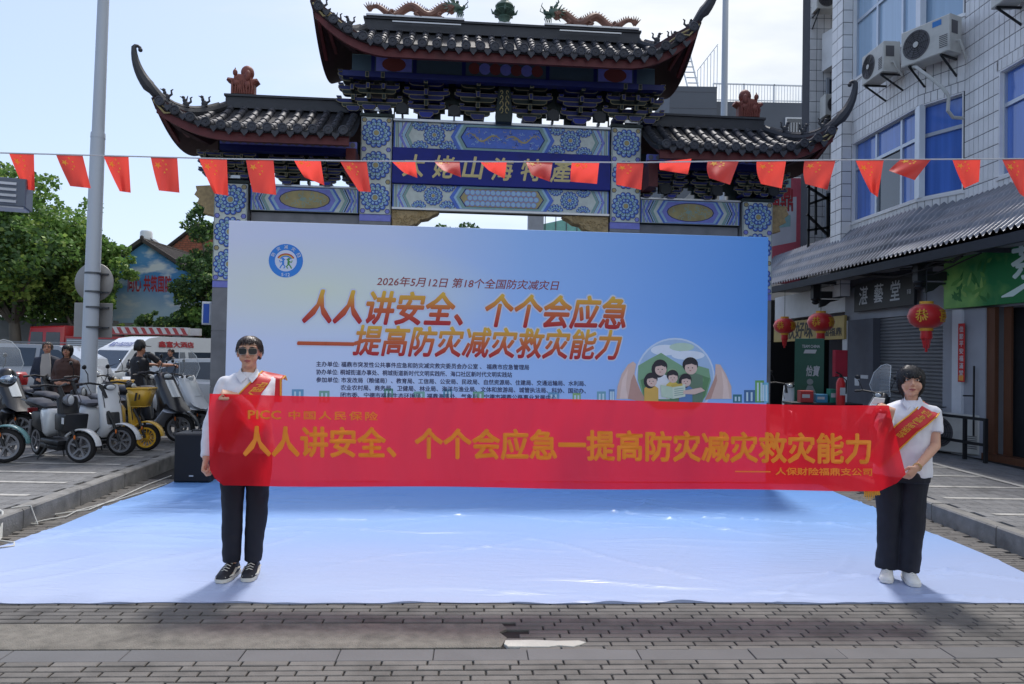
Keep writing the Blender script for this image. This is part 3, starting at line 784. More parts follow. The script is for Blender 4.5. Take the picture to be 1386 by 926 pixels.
# red longevity figures at the outer ends of the wing ridges
for sg in (-1, 1):
    m = MB(); cx = sg*4.56; z0 = 6.04; y = .27
    pts = [(cx-.2, z0), (cx+.2, z0), (cx+.2, z0+.2), (cx+.27, z0+.26), (cx+.24, z0+.31), (cx+.15, z0+.3), (cx+.1, z0+.36), (cx-.08, z0+.38), (cx-.16, z0+.3), (cx-.26, z0+.31), (cx-.28, z0+.26), (cx-.2, z0+.21)]
    m.prism(pts, y-.1, y+.1, bev=.03)
    hx = cx-sg*.06*1; m.ell((hx, y, z0+.42), (.115, .1, .13), 16, 10); m.ell((hx, y-.02, z0+.34), (.08, .09, .08), 12, 8)
    m.ell((hx-sg*.03, y-.1, z0+.34), (.05, .04, .1), 10, 6)
    sx = cx+sg*.135
    m.tube([(sx, y-.06, z0+.0), (sx, y-.06, z0+.35)], .022, 6); m.ell((sx, y-.06, z0+.4), (.042, .04, .06)); m.tube([(sx, y-.06, z0+.44), (sx, y-.06, z0+.49)], [.02, .004], 6)
    for k in range(9): x = cx-.16+.04*k; m.tube([(x, y-.105, z0+.02), (x+.02*sin(k), y-.12, z0+.14), (x-.02, y-.1, z0+.28)], [.014, .018, .01], 5)
    m.ell((cx-.1, y-.1, z0+.2), (.06, .04, .06)); m.ell((cx+.09, y-.1, z0+.18), (.06, .04, .07))
    m.build('longevity_figure', M_terra, gate)
# floodlight cans standing on the beams
M_lampk = MS('lamp_housing', 40, 44, 50, rough=.5)
for u, z in ((-1.77, 5.70), (-.87, 5.70), (.87, 5.70), (1.7, 5.70), (-3.35, 4.47), (2.9, 4.47), (3.85, 4.47), (4.9, 4.5)):
    m = MB(); m.box(u-.11, u+.11, -.12, -.02, z+.06, z+.2); m.box(u-.015, u+.015, -.08, .1, z, z+.07); m.lathe([(.09, 0), (.1, -.03), (.001, -.03)], (u, -.12, z+.13), 12, axis='y'); m.box(u-.09, u+.09, -.02, .03, z+.08, z+.18)
    m.build('lamp', M_lampk, gate, smooth=False)
for u, z in ((-2.2, 5.76), (2.28, 5.74), (-4.6, 4.5)):
    MB().box(u-.12, u+.12, -.1, -.05, z+.02, z+.07).build('lamp_strip', M_alum, gate, smooth=False)
# ------------------------------------------------------------------ backdrop board, vinyl mat, speaker, cables
BO = Vector((-3.463, 8.95, 0)); BY = YAW
def bw(px, py): return W(px, py, (BO.x, BO.y), BY)
backdrop = thing('backdrop_board', 'wide blue stage backdrop printed with Chinese slogans and a family in a glass globe', 'backdrop', BO, BY)
def gradient_mat(name, stops, axis, lo, hi, rough=.5, noise=.03, extra=None, spec=.4):
    m = bpy.data.materials.new(name); m.use_nodes = True; N = m.node_tree.nodes; L = m.node_tree.links; b = N['Principled BSDF']
    b.inputs['Roughness'].default_value = rough; b.inputs['Specular IOR Level'].default_value = spec
    tc = N.new('ShaderNodeTexCoord'); sp = N.new('ShaderNodeSeparateXYZ'); L.new(tc.outputs['Object'], sp.inputs[0])
    mr = N.new('ShaderNodeMapRange'); L.new(sp.outputs[axis], mr.inputs[0]); mr.inputs[1].default_value = lo; mr.inputs[2].default_value = hi
    nz = N.new('ShaderNodeTexNoise'); nz.inputs['Scale'].default_value = .6; L.new(tc.outputs['Object'], nz.inputs['Vector'])
    ad = N.new('ShaderNodeMath'); ad.operation = 'MULTIPLY_ADD'; L.new(nz.outputs[0], ad.inputs[0]); ad.inputs[1].default_value = noise; L.new(mr.outputs[0], ad.inputs[2])
    cr = N.new('ShaderNodeValToRGB'); L.new(ad.outputs[0], cr.inputs[0]); e = cr.color_ramp.elements
    e[0].position, e[0].color = stops[0][0], (*stops[0][1], 1); e[1].position, e[1].color = stops[-1][0], (*stops[-1][1], 1)
    for p, c in stops[1:-1]: q = e.new(p); q.color = (*c, 1)
    col = cr.outputs[0]
    if extra: col = extra(N, L, tc, sp, col)
    L.new(col, b.inputs['Base Color']); return m, N, L, b
def glow(N, L, tc, sp, col):
    # printed pale yellow-green beam in the upper left, pale wash at the foot
    mp = N.new('ShaderNodeMapping'); mp.inputs['Location'].default_value = (-1.1, 0, -2.35); L.new(tc.outputs['Object'], mp.inputs[0])
    mp2 = N.new('ShaderNodeMapping'); mp2.inputs['Rotation'].default_value = (0, radians(-34), 0); mp2.inputs['Scale'].default_value = (.42, 0, 1.5); L.new(mp.outputs[0], mp2.inputs[0])
    g = N.new('ShaderNodeTexGradient'); g.gradient_type = 'SPHERICAL'; L.new(mp2.outputs[0], g.inputs[0])
    k = N.new('ShaderNodeMath'); k.operation = 'MULTIPLY'; L.new(g.outputs[1], k.inputs[0]); k.inputs[1].default_value = .75
    a = N.new('ShaderNodeMixRGB'); L.new(k.outputs[0], a.inputs[0]); L.new(col, a.inputs[1]); a.inputs[2].default_value = (*srgb(230, 238, 200), 1)
    r = N.new('ShaderNodeMapRange'); L.new(sp.outputs[2], r.inputs[0]); r.inputs[1].default_value = 2.1; r.inputs[2].default_value = .9; r.inputs[3].default_value = 0; r.inputs[4].default_value = .45
    b = N.new('ShaderNodeMixRGB'); L.new(r.outputs[0], b.inputs[0]); L.new(a.outputs[0], b.inputs[1]); b.inputs[2].default_value = (*srgb(196, 216, 238), 1)
    return b.outputs[0]
M_print, *_ = gradient_mat('backdrop_print', [(0, srgb(220, 226, 244)), (.3, srgb(206, 220, 244)), (.55, srgb(158, 198, 246)), (1, srgb(100, 166, 242))], 0, 0, 6.77, extra=glow)
MB().prism([(0, .02), (6.77, .02), (6.77, 3.17), (0, 3.17)], 0, .03, bev=.003).build('printed_panel', M_print, backdrop, smooth=False)
M_truss = MS('steel_frame', 120, 122, 126, rough=.4, metal=.7)
for x in (.1, 1.75, 3.4, 5.05, 6.67):
    m = MB(); m.bar((x, .08, .02), (x, .08, 3.12), .04, .04); m.bar((x, .08, 2.6), (x, .9, .03), .035, .035); m.bar((x, .08, .05), (x, .9, .05), .035, .035); m.build('stay', M_truss, backdrop, smooth=False)
m = MB()
for z in (.1, 1.6, 3.1): m.bar((.03, .055, z), (6.74, .055, z), .04, .02)
m.build('rail', M_truss, backdrop, smooth=False)
def grad_z(name, z0, z1, c0, c1, mid=None):
    return gradient_mat(name, [(0, c0), (.5, mid or tuple((a+b)/2 for a, b in zip(c0, c1))), (1, c1)], 2, z0, z1, noise=0)[0]
def bbox(x0, y0, x1, y1):   # picture box to board box (left/right from the middle row)
    ym = (y0+y1)/2; u0 = bw(x0, ym)[0]; u1 = bw(x1, ym)[0]; xm = (x0+x1)/2
    return (u0, (bw(x0, y1)[1]+bw(x1, y1)[1])/2, u1, (bw(x0, y0)[1]+bw(x1, y0)[1])/2)
M_halo = MS('print_white', 208, 216, 232, rough=.5, var=0)
def btext(s, box, mat, off=0, shear=0, y=-.003, halo=0, name='lettering'):
    if halo: y -= .004
    text_obj(name, s, lambda u, v, k: (u, y+.0002*k, v), mat, backdrop, offset=off, shear=shear, box=box)
    if halo: text_obj('lettering_rim', s, lambda u, v, k: (u, y+.0022+.00025*k, v), M_halo, backdrop, offset=off+halo, shear=shear, box=box, ring=10)
ORG, RED = srgb(226, 184, 66), srgb(178, 28, 46)
b1x = (bw(410, 430)[0], bw(620, 441)[1], bw(846, 420)[0], bw(620, 397)[1])
btext('人人讲安全、个个会应急', b1x, grad_z('title_red_gold', b1x[1], b1x[3], RED, ORG, srgb(204, 104, 56)), .03, .22, halo=.045)
b2x = (bw(403, 462)[0], bw(620, 483)[1], bw(841, 464)[0], bw(620, 443)[1])
btext('——提高防灾减灾救灾能力', b2x, grad_z('title_red_gold', b2x[1], b2x[3], RED, ORG, srgb(204, 104, 56)), .026, .22, halo=.045)
b3x = (bw(510, 379)[0], bw(633, 390)[1], bw(757, 383)[0], bw(633, 377)[1])
btext('2026年5月12日 第18个全国防灾减灾日', b3x, MS('date_red', 150, 66, 66, var=0), .008, .2)
M_ink = MS('print_ink', 34, 38, 84, rough=.5, var=0)
small = (('主办单位: 福鼎市突发性公共事件应急和防灾减灾救灾委员会办公室 、 福鼎市应急管理局', 428, 716, 495, 7.6),
         ('协办单位: 桐城街道办事处、桐城街道新时代文明实践所、海口社区新时代文明实践站', 428, 693, 505.5, 7.6),
         ('参加单位: 市发改局（粮储局）、教育局、工信局、公安局、民政局、自然资源局、住建局、交通运输局、水利局、', 428, 793, 516, 7.6),
         ('农业农村局、商务局、卫健局、林业局、海洋与渔业局、文体和旅游局、城管执法局、科协、国动办、', 461, 793, 526, 7.6),
         ('团市委、宁德市福鼎生态环境局、福鼎海事处、气象局、宁德市福鼎公路事业发展中心', 461, 753, 536, 7.6))
for s, x0, x1, yc, hh in small:
    xm = 620; u0, u1 = bw(x0, yc)[0], bw(x1, yc)[0]; zc = bw(xm, yc+.8)[1]; dz = .0043*hh
    btext(s, (u0, zc-dz, u1, zc+dz), M_ink, .018)
# round emblem
cx, cz = bw(387, 353); EM = [MS('emblem_blue', 52, 132, 214, var=0), M_halo, MS('emblem_red', 190, 46, 52, var=0), MS('emblem_yellow', 214, 190, 84, var=0), MS('emblem_green', 70, 142, 72, var=0)]
m = MB(); R = .205
m.disc((cx, cz), R, -.002, 40, 0); m.disc((cx, cz), R*.64, -.003, 32, 1)
for i, (rr, k) in enumerate(((.5, 2), (.42, 3), (.34, 0))):
    m.strip([(cx+R*rr*cos(a), cz-.0*R+R*.0+R*rr*.8*sin(a)) for a in [pi*.12+pi*.76*j/12 for j in range(13)]], R*.075, -.0036, k)
for sg, k in ((-1, 0), (1, 4)):
    x = cx+sg*R*.17; z = cz-R*.1; m.disc((x, z+R*.2), R*.075, -.0038, 10, k)
    m.strip([(x, z+R*.1), (x-sg*R*.02, z-R*.12)], R*.13, -.0038, k); m.strip([(x, z-R*.1), (x-sg*R*.13, z-R*.25), (x-sg*R*.05, z-R*.36)], R*.07, -.0039, k); m.strip([(x, z-R*.1), (x+sg*R*.1, z-R*.22), (x+sg*R*.17, z-R*.36)], R*.07, -.004, k)
    m.strip([(x, z+R*.08), (x-sg*R*.12, z+R*.2)], R*.06, -.0041, k); m.strip([(x, z+R*.08), (x+sg*R*.16, z-R*.0), (x+sg*R*.2, z+R*.12)], R*.06, -.0042, k)
m.build('emblem', EM, backdrop, smooth=False, fix=False)
for i, ch in enumerate('防灾减灾日'):
    a = pi*.86-pi*.72*i/4; x, z = cx+R*.82*cos(a), cz+R*.82*sin(a); rot = a-pi/2
    text_obj('lettering', ch, lambda u, v, k: (x+(u*cos(rot)-v*sin(rot)), -.0065+.0002*k, z+(u*sin(rot)+v*cos(rot))), M_halo, backdrop, offset=.02, box=(-.022, -.022, .022, .022))
btext('5·12', (cx-.05, cz-R*.93, cx+.05, cz-R*.74), M_halo, .02, y=-.0045)
# printed globe with hands and family (flat print)
def c8(x, y): return bw(670+x/3.56, 290+y/3.56)
PC = {}
def pc(r, g, b):
    k = 'print_%d_%d_%d' % (r, g, b)
    return MS(k, r, g, b, rough=.5, var=.05, sc=10)
ill = []
def pl(pts, col, y, name=None): ill.append(([c8(*p) for p in pts], col, y))
def circ(cx_, cy_, rx, ry, col, y, n=20, a0=0, a1=2*pi): pl([(cx_+rx*cos(a0+(a1-a0)*i/n), cy_+ry*sin(a0+(a1-a0)*i/n)) for i in range(n)], col, y)
SK = (222, 190, 172); SKD = (196, 152, 134)
circ(867, 790, 192, 194, (206, 222, 238), -.002, 40); circ(867, 790, 184, 186, (168, 196, 222), -.0024, 40)
circ(820, 655, 70, 26, (226, 234, 240), -.0028); circ(900, 640, 60, 20, (190, 214, 190), -.0029); circ(930, 680, 80, 22, (226, 234, 240), -.003)
pl([(690, 730), (740, 700), (800, 668), (850, 700), (900, 730), (960, 725), (1030, 745), (1040, 800), (1020, 870), (980, 930), (760, 930), (710, 870), (688, 800)], (128, 168, 128), -.0034)
pl([(700, 800), (760, 770), (860, 790), (950, 760), (1035, 790), (1010, 880), (960, 940), (780, 940), (720, 890)], (96, 140, 92), -.0038)
for i in range(14):
    a = rnd.uniform(0, 6.28); q = rnd.uniform(.2, .9); circ(867+140*q*cos(a), 800+60*q*sin(a), rnd.uniform(12, 26), rnd.uniform(7, 14), rnd.choice([(112, 156, 104), (150, 182, 140), (84, 124, 84)]), -.0040-.00005*i, 10)
# hands
pl([(585, 890), (590, 830), (610, 770), (640, 725), (665, 710), (680, 722), (672, 770), (690, 830), (720, 890)], SK, -.0044)
pl([(640, 890), (655, 800), (668, 770), (700, 850), (730, 900), (690, 900)], SKD, -.0048); pl([(600, 890), (612, 800), (640, 745), (630, 830), (640, 890)], (236, 208, 192), -.005)
pl([(1140, 890), (1138, 830), (1112, 770), (1085, 725), (1062, 722), (1060, 770), (1048, 830), (1020, 890)], SK, -.0044)
pl([(1040, 890), (1070, 800), (1066, 770), (1040, 830), (1010, 895)], SKD, -.0048); pl([(1130, 890), (1118, 800), (1090, 745), (1100, 830), (1096, 890)], (236, 208, 192), -.005)
# family
def fig(x, y, r, hair, shirt, bodyw, bodyh, k, longhair=False):
    z = -.0056-.0022*k
    pl([(x-bodyw, y+r+bodyh), (x-bodyw, y+r+14), (x-bodyw*.5, y+r+2), (x+bodyw*.5, y+r+2), (x+bodyw, y+r+14), (x+bodyw, y+r+bodyh)], shirt, z)
    if longhair: circ(x-r*.25, y+r*.25, r*1.1, r*1.3, hair, z-.0003)
    circ(x, y-r*.2, r*1.14, r*1.1, hair, z-.0006); circ(x+r*.1, y+r*.3, r*.9, r*.92, SK, z-.0009)
    pl([(x-r, y-r*.1), (x-r*.8, y-r*.8), (x, y-r*1.1), (x+r*.9, y-r*.7), (x+r*.8, y-r*.1), (x+r*.2, y-r*.35)], hair, z-.0012)
    for e in (-.3, .32): circ(x+r*e, y+r*.25, r*.09, r*.09, (40, 34, 40), z-.0014, 8)
    circ(x, y+r*.66, r*.16, r*.06, (176, 90, 90), z-.0015, 8)
fig(795, 740, 31, (38, 36, 44), (226, 228, 226), 46, 120, 0, True)
fig(940, 732, 33, (36, 36, 42), (104, 130, 104), 60, 140, 1)
fig(752, 798, 27, (40, 36, 42), (220, 176, 84), 34, 80, 2, True)
fig(854, 782, 25, (38, 36, 42), (222, 192, 88), 30, 80, 3)
fig(917, 800, 25, (40, 36, 42), (96, 132, 176), 32, 80, 4, True)
pl([(795, 822), (852, 832), (856, 890), (800, 880)], (196, 214, 184), -.018); pl([(852, 832), (915, 818), (915, 878), (856, 890)], (212, 222, 196), -.0184)
pl([(845, 822), (900, 815), (902, 826), (850, 834)], (206, 178, 84), -.0188)
for i in range(4): pl([(862, 842+i*10), (906, 836+i*10), (906, 839+i*10), (862, 845+i*10)], (130, 160, 140), -.019-.0001*i)
pl([(905, 850), (990, 835), (1010, 850), (960, 868), (905, 866)], SK, -.0196)
# printed town along the foot
for x0, x1, y0, cl in ((345, 365, 520, (120, 170, 140)), (395, 411, 527, (110, 160, 190)), (432, 446, 529, (128, 170, 150)), (520, 532, 526, (100, 160, 130)), (560, 575, 530, (130, 180, 160)), (600, 612, 527, (90, 150, 170)), (640, 655, 530, (120, 176, 140)), (742, 757, 531, (110, 160, 190)), (775, 786, 532, (140, 180, 120)), (808, 820, 530, (120, 170, 180)), (824, 832, 527, (96, 140, 180)), (1007, 1022, 528, (70, 110, 150)), (1022, 1034, 515, (110, 170, 90)), (1030, 1040, 518, (120, 190, 210)), (992, 1004, 534, (60, 120, 130))):
    ill.append(([bw(x0, 545), bw(x1, 545), bw(x1, y0), bw(x0, y0)], cl, -.002))
    for j in range(2):
        xx = x0+(x1-x0)*(.2+.4*j); ill.append(([bw(xx, 543), bw(xx+2.5, 543), bw(xx+2.5, y0+3), bw(xx, y0+3)], (200, 222, 226), -.0024))
cols = sorted(set(c for _, c, _ in ill)); mt = [pc(*c) for c in cols]; m = MB()
for pts, c, y in ill: m.poly(pts, y, cols.index(c))
m.build('printed_illustration', mt, backdrop, smooth=False, fix=False)

# ---- vinyl mat: thin sheet with creases
def mat_color(N, L, tc, sp, col): return col
M_mat, N_, L_, b_ = gradient_mat('mat_vinyl', [(0, srgb(178, 186, 210)), (.35, srgb(164, 182, 220)), (.7, srgb(138, 178, 232)), (1, srgb(118, 168, 234))], 1, 4.7, 9.4, rough=.33, noise=.25, spec=.6)
bp = N_.new('ShaderNodeBump'); bp.inputs['Strength'].default_value = .5; bp.inputs['Distance'].default_value = .012
tc = N_.new('ShaderNodeTexCoord'); mp = N_.new('ShaderNodeMapping'); mp.inputs['Scale'].default_value = (1.2, 4.5, 1); L_.new(tc.outputs['Object'], mp.inputs[0])
nz = N_.new('ShaderNodeTexNoise'); nz.inputs['Scale'].default_value = 2.6; nz.inputs['Detail'].default_value = 5; nz.inputs['Distortion'].default_value = 1.2; L_.new(mp.outputs[0], nz.inputs['Vector']); L_.new(nz.outputs[0], bp.inputs['Height']); L_.new(bp.outputs[0], b_.inputs['Normal'])
m = MB(); nx, ny = 230, 150
def mat_xy(s, t):
    y = 4.77+.01*sin(s*31)+.006*sin(s*90); xl = -4.02; xr = 3.95
    x = xl+(xr-xl)*s; yn = y+(x*.052)
    yf = 9.3+.05*x; return x+.018*sin(t*17+s*3)*(1 if s < .01 or s > .99 else 0), yn+(yf-yn)*t
crease = []
rr = random.Random(21)
for i in range(110):
    x = rr.uniform(-4, 4); y = rr.uniform(4.8, 9.2); a = rr.choice([rr.uniform(-.1, .1), rr.uniform(-.1, .1), rr.uniform(.15, .6) if x < 0 else rr.uniform(-.7, -.2), rr.uniform(.3, 1.2)])
    crease.append((x, y, cos(a), sin(a), rr.uniform(.3, 1.7), rr.uniform(.012, .03), rr.uniform(.006, .017)))
vs = []
for i in range(nx+1):
    for j in range(ny+1):
        x, y = mat_xy(i/nx, j/ny); z = .006+.004*(1+sin(y*9+2*sin(x*1.3)))*.5*(.4+.6*abs(sin(x*.7)))
        for cx_, cy_, ca, sa, ln, wd, h in crease:
            dx, dy = x-cx_, y-cy_; q = dx*ca+dy*sa
            if abs(q) > ln: continue
            w_ = -dx*sa+dy*ca+.05*sin(q*4)
            if abs(w_) < wd*3: z += h*math.exp(-(w_/wd)**2)*(1-(q/ln)**2)
        e = min(j/ny, i/nx, 1-i/nx)
        if j == 0: z += .004*max(0, sin(x*7)+sin(x*17.3))
        vs.append((x, y, z))
m.add(vs, [(i*(ny+1)+j, (i+1)*(ny+1)+j, (i+1)*(ny+1)+j+1, i*(ny+1)+j+1) for i in range(nx) for j in range(ny)])
n0 = len(m.v); rim = [i*(ny+1) for i in range(nx+1)]
m.add([m.v[i] for i in rim]+[(m.v[i][0], m.v[i][1]+.003, .001) for i in rim], [(k, k+1, nx+2+k, nx+1+k) for k in range(nx)])
tag(m.build('stage_mat', M_mat, fix=False), 'shiny pale blue vinyl mat spread over the road before the backdrop', 'mat')

# ---- loudspeaker box
q = G(257, 655); sp_ = thing('loudspeaker', 'black box loudspeaker standing on the mat beside the left kerb', 'loudspeaker', (-3.79, 8.83, .012), radians(3))
M_spk = MS('speaker_black', 22, 26, 34, rough=.6, var=.2, bump=.3, bsc=200); M_grille = MS('speaker_grille', 16, 20, 30, rough=.7, bump=.8, bsc=300)
MB().prism([(-.21, 0), (.21, 0), (.21, .58), (-.21, .58)], 0, .38, bev=.012).build('cabinet', M_spk, sp_, smooth=False)
MB().prism([(-.195, .015), (.195, .015), (.195, .565), (-.195, .565)], -.012, -.001, bev=.004).build('grille', M_grille, sp_, smooth=False)
MB().box(-.025, .025, -.015, -.0125, .07, .085).build('badge', M_alum, sp_, smooth=False)
m = MB(); m.tube([(-.08, .19, .575), (-.07, .19, .6), (.07, .19, .6), (.08, .19, .575)], .009, 6); m.build('handle', M_spk, sp_)
# ---- white cables along the left kerb
M_cable = MS('white_cable', 196, 196, 190, rough=.6, var=.05)
pts = [(0, 716), (20, 712), (50, 700), (90, 694), (120, 690), (165, 672), (200, 656), (232, 644)]
path = [G(x, y, .012) for x, y in pts]; path = [Vector((-4.6, 5.6, KH+.01)), Vector((-4.32, 5.9, KH+.01))]+path[1:]
tag(MB().tube([p for p in path], .007, 6).build('power_cable', M_cable), 'white cable running at the foot of the left kerb up to the loudspeaker', 'cable')
lp = [(-8, 716), (3, 722), (16, 733), (18, 722), (10, 716), (0, 720), (4, 728)]
pts2 = [Vector((-4.36, 6.5, KH+.012)), Vector((-4.27, 6.62, KH+.008)), Vector((-4.19, 6.6, .02))]+[G(x, y, .012) for x, y in ((26, 707), (40, 709), (60, 704), (90, 699), (105, 691), (150, 679), (190, 667), (225, 655))]
tag(MB().tube(pts2, .006, 6).build('loose_cable', M_cable), 'thin white cable drooping off the left kerb, crossing the road to the mat edge', 'cable')
c0 = Vector((-4.31, 6.22, KH+.012))
tag(MB().tube([Vector((-4.6, 6.5, KH+.01)), c0, Vector((-4.2, 6.12, KH*.6)), Vector((-4.13, 6.02, .02)), Vector((-3.98, 5.98, .015)), Vector((-3.93, 5.9, .012)), Vector((-3.99, 5.83, .012)), Vector((-4.12, 5.92, .012)), Vector((-4.17, 6.1, .02)), Vector((-4.21, 6.16, KH*.5)), Vector((-4.3, 6.3, KH+.02)), Vector((-4.6, 6.6, KH+.01))], .008, 6).build('cable_loop', M_cable), 'white cable loop hanging over the kerb at the left edge', 'cable')

# ------------------------------------------------------------------ the red banner held by the two people
def banner_mat(name, c, tr, tc_, rough=.5):
    m = bpy.data.materials.new(name); m.use_nodes = True; N = m.node_tree.nodes; L = m.node_tree.links; b = N['Principled BSDF']
    b.inputs['Base Color'].default_value = (*c, 1); b.inputs['Roughness'].default_value = rough
    out = N['Material Output']; tl = N.new('ShaderNodeBsdfTranslucent'); tl.inputs[0].default_value = (*c, 1)
    t = N.new('ShaderNodeBsdfTransparent'); t.inputs[0].default_value = (*tc_, 1)
    wv = N.new('ShaderNodeTexNoise'); wv.inputs['Scale'].default_value = 3; tcn = N.new('ShaderNodeTexCoord'); mp = N.new('ShaderNodeMapping'); mp.inputs['Scale'].default_value = (1, 1, .15); L.new(tcn.outputs['Object'], mp.inputs[0]); L.new(mp.outputs[0], wv.inputs['Vector'])
    bp = N.new('ShaderNodeBump'); bp.inputs['Strength'].default_value = .25; bp.inputs['Distance'].default_value = .02; L.new(wv.outputs[0], bp.inputs['Height']); L.new(bp.outputs[0], b.inputs['Normal'])
    a = N.new('ShaderNodeMixShader'); a.inputs[0].default_value = .6; L.new(b.outputs[0], a.inputs[1]); L.new(tl.outputs[0], a.inputs[2])
    x = N.new('ShaderNodeMixShader'); x.inputs[0].default_value = tr; L.new(a.outputs[0], x.inputs[1]); L.new(t.outputs[0], x.inputs[2]); L.new(x.outputs[0], out.inputs[0])
    return m
M_banner = banner_mat('banner_red_cloth', srgb(232, 34, 48), .19, (1.0, .34, .40))
M_bannert = MS('banner_orange_ink', 255, 150, 40, rough=.6, var=.06)
LE = [(284, 533), (282, 560), (283, 600), (284, 636), (291, 648), (302, 657)]
RE = [(1203, 549), (1209, 575), (1217, 607), (1226, 642), (1214, 654), (1190, 665)]
def pick(L, t):
    f = t*(len(L)-1); i = min(int(f), len(L)-2); g = f-i; return (L[i][0]+(L[i+1][0]-L[i][0])*g, L[i][1]+(L[i+1][1]-L[i][1])*g)
def bdep(px, py):
    e = max(0, 1-(px-284)/120)+max(0, 1-(1215-px)/120)
    f = .010*sin(px/47.+py/60.)+.006*sin(px/19.+py/35.)+.004*sin(px/9.)+.0025*sin(px/4.3+sin(py/30.)*2)
    fold = .014*sin((py-533)/11.+(px-284)/23.)*max(0, 1-(px-284)/110)+.012*sin((py-549)/14.-(px)/17.)*max(0, 1-(1215-px)/130)
    return 4.93+.07*(px-284)/930+f+fold-.02*min(e, 1)
m = MB(); nx, ny = 300, 40
for i in range(nx+1):
    for j in range(ny+1):
        a = pick(LE, j/ny); b = pick(RE, j/ny); s = i/nx
        x = a[0]+(b[0]-a[0])*s; y = a[1]+(b[1]-a[1])*s
        # the cloth hangs: corners straight rows in between
        tt = j/ny; yt = 533+(549-533)*s+1.2*sin(s*9); yb_ = 657+(665-657)*s+1.0*sin(s*14)
        w_ = min(1, min(s, 1-s)*12); y = y*(1-w_)+(yt+(yb_-yt)*tt)*w_
        m.v.append(tuple(P(x, y, bdep(x, y))))
m.f = [(i*(ny+1)+j, (i+1)*(ny+1)+j, (i+1)*(ny+1)+j+1, i*(ny+1)+j+1) for i in range(nx) for j in range(ny)]; m.m = [0]*len(m.f)
banner = tag(m.build('held_banner', M_banner, fix=False), 'long translucent red banner with orange Chinese slogan held between the two people', 'banner')
def bn_text(s, x0, y0, x1, y1, slope=.0145, off=.02, e=.004, name='lettering', **k):
    text_obj(name, s, lambda u, v, k: tuple(P(u, v+slope*(u-x0), bdep(u, v+slope*(u-x0))-.012-e+.0003*k)), M_bannert, banner, offset=off, box=(x0, y1, x1, y0), **k)
bn_text('人人讲安全、个个会应急一提高防灾减灾救灾能力', 330, 577, 1178, 617, slope=.0125, off=.032)
bn_text('PICC', 336, 555.5, 380, 567, off=.028, spacing=1.02)
bn_text('中国人民保险', 391, 556, 511, 567.5, off=.02, spacing=1.25)
bn_text('—', 995, 637.5, 1043, 639, slope=.008, off=.0)
bn_text('人保财险福鼎支公司', 1050, 633, 1180, 643, slope=.008, off=.025)
# ------------------------------------------------------------------ people
M_skin = MS('skin', 208, 160, 134, rough=.55, var=.06, sc=20)
M_skin.node_tree.nodes['Principled BSDF'].inputs['Subsurface Weight'].default_value = .08
M_skin.node_tree.nodes['Principled BSDF'].inputs['Subsurface Radius'].default_value = (.012, .005, .003)
M_shirt = MS('white_shirt', 226, 226, 232, rough=.8, var=.03, bump=.12, bsc=25)
M_navy = MS('navy_trousers', 16, 19, 32, rough=.75, var=.12, sc=8, bump=.2, bsc=14)
M_hair = MS('dark_hair', 30, 22, 22, rough=.45, var=.3, sc=30, rnd=.2)
M_hairb = MS('black_hair', 18, 17, 19, rough=.45, var=.3, sc=30)
M_lip = MS('lips', 168, 92, 88, rough=.5, var=0)
M_eyew = MS('eye_white', 214, 208, 204, rough=.3, var=0); M_eyeb = MS('eye_dark', 26, 18, 16, rough=.2, var=0)
M_sole = MS('shoe_sole', 208, 204, 192, rough=.7); M_shoeb = MS('shoe_black', 34, 34, 40, rough=.6, bump=.3); M_shoew = MS('shoe_white', 222, 221, 216, rough=.6, bump=.1)
M_sash = MS('sash_red', 206, 28, 36, rough=.45, var=.1, sc=5, sheen=.3); M_yel = MS('sash_yellow', 226, 170, 52, rough=.6, var=.05)
def remesh(mb, name, mat, parent, voxel, smooth_it=4, noise_amp=0, noise_sc=8, label=None, cut=None):
    me = mb.mesh(name, mat, smooth=False, fix=True)
    o = bpy.data.objects.new(name, me); COL.objects.link(o)
    r = o.modifiers.new('r', 'REMESH'); r.mode = 'VOXEL'; r.voxel_size = voxel; r.use_smooth_shade = True
    if smooth_it:
        s = o.modifiers.new('s', 'SMOOTH'); s.iterations = smooth_it; s.factor = .5
    dg = bpy.context.evaluated_depsgraph_get(); nm = bpy.data.meshes.new_from_object(o.evaluated_get(dg))
    bpy.data.objects.remove(o); bpy.data.meshes.remove(me); nm.name = name
    if noise_amp:
        n3 = len(nm.vertices)*3; co = [0.0]*n3; nr = [0.0]*n3; nm.vertices.foreach_get('co', co); nm.vertex_normals.foreach_get('vector', nr)
        for i in range(0, n3, 3):
            x, y, z = co[i]*noise_sc, co[i+1]*noise_sc, co[i+2]*noise_sc; k = (mnoise.noise((x, y, z*.55))+.5*mnoise.noise((x*2.3, y*2.3, z*2.3)))*noise_amp
            co[i] += nr[i]*k; co[i+1] += nr[i+1]*k; co[i+2] += nr[i+2]*k
        nm.vertices.foreach_set('co', co)
    nm.materials.clear(); nm.materials.append(mat)
    nm.polygons.foreach_set('use_smooth', [True]*len(nm.polygons))
    ob = link(name, nm, parent)
    if label: ob['label'] = label
    return ob
def oval(c, rx, ry, n=16, tilt=None, ph=0, sq=1.0):
    out = []
    for i in range(n):
        a = 2*pi*i/n; ca, sa = cos(a), sin(a)
        if sq != 1: ca = math.copysign(abs(ca)**sq, ca); sa = math.copysign(abs(sa)**sq, sa)
        p = Vector((rx*ca, ry*sa, 0))
        if tilt: p = tilt @ p
        out.append(Vector(c)+p)
    return out
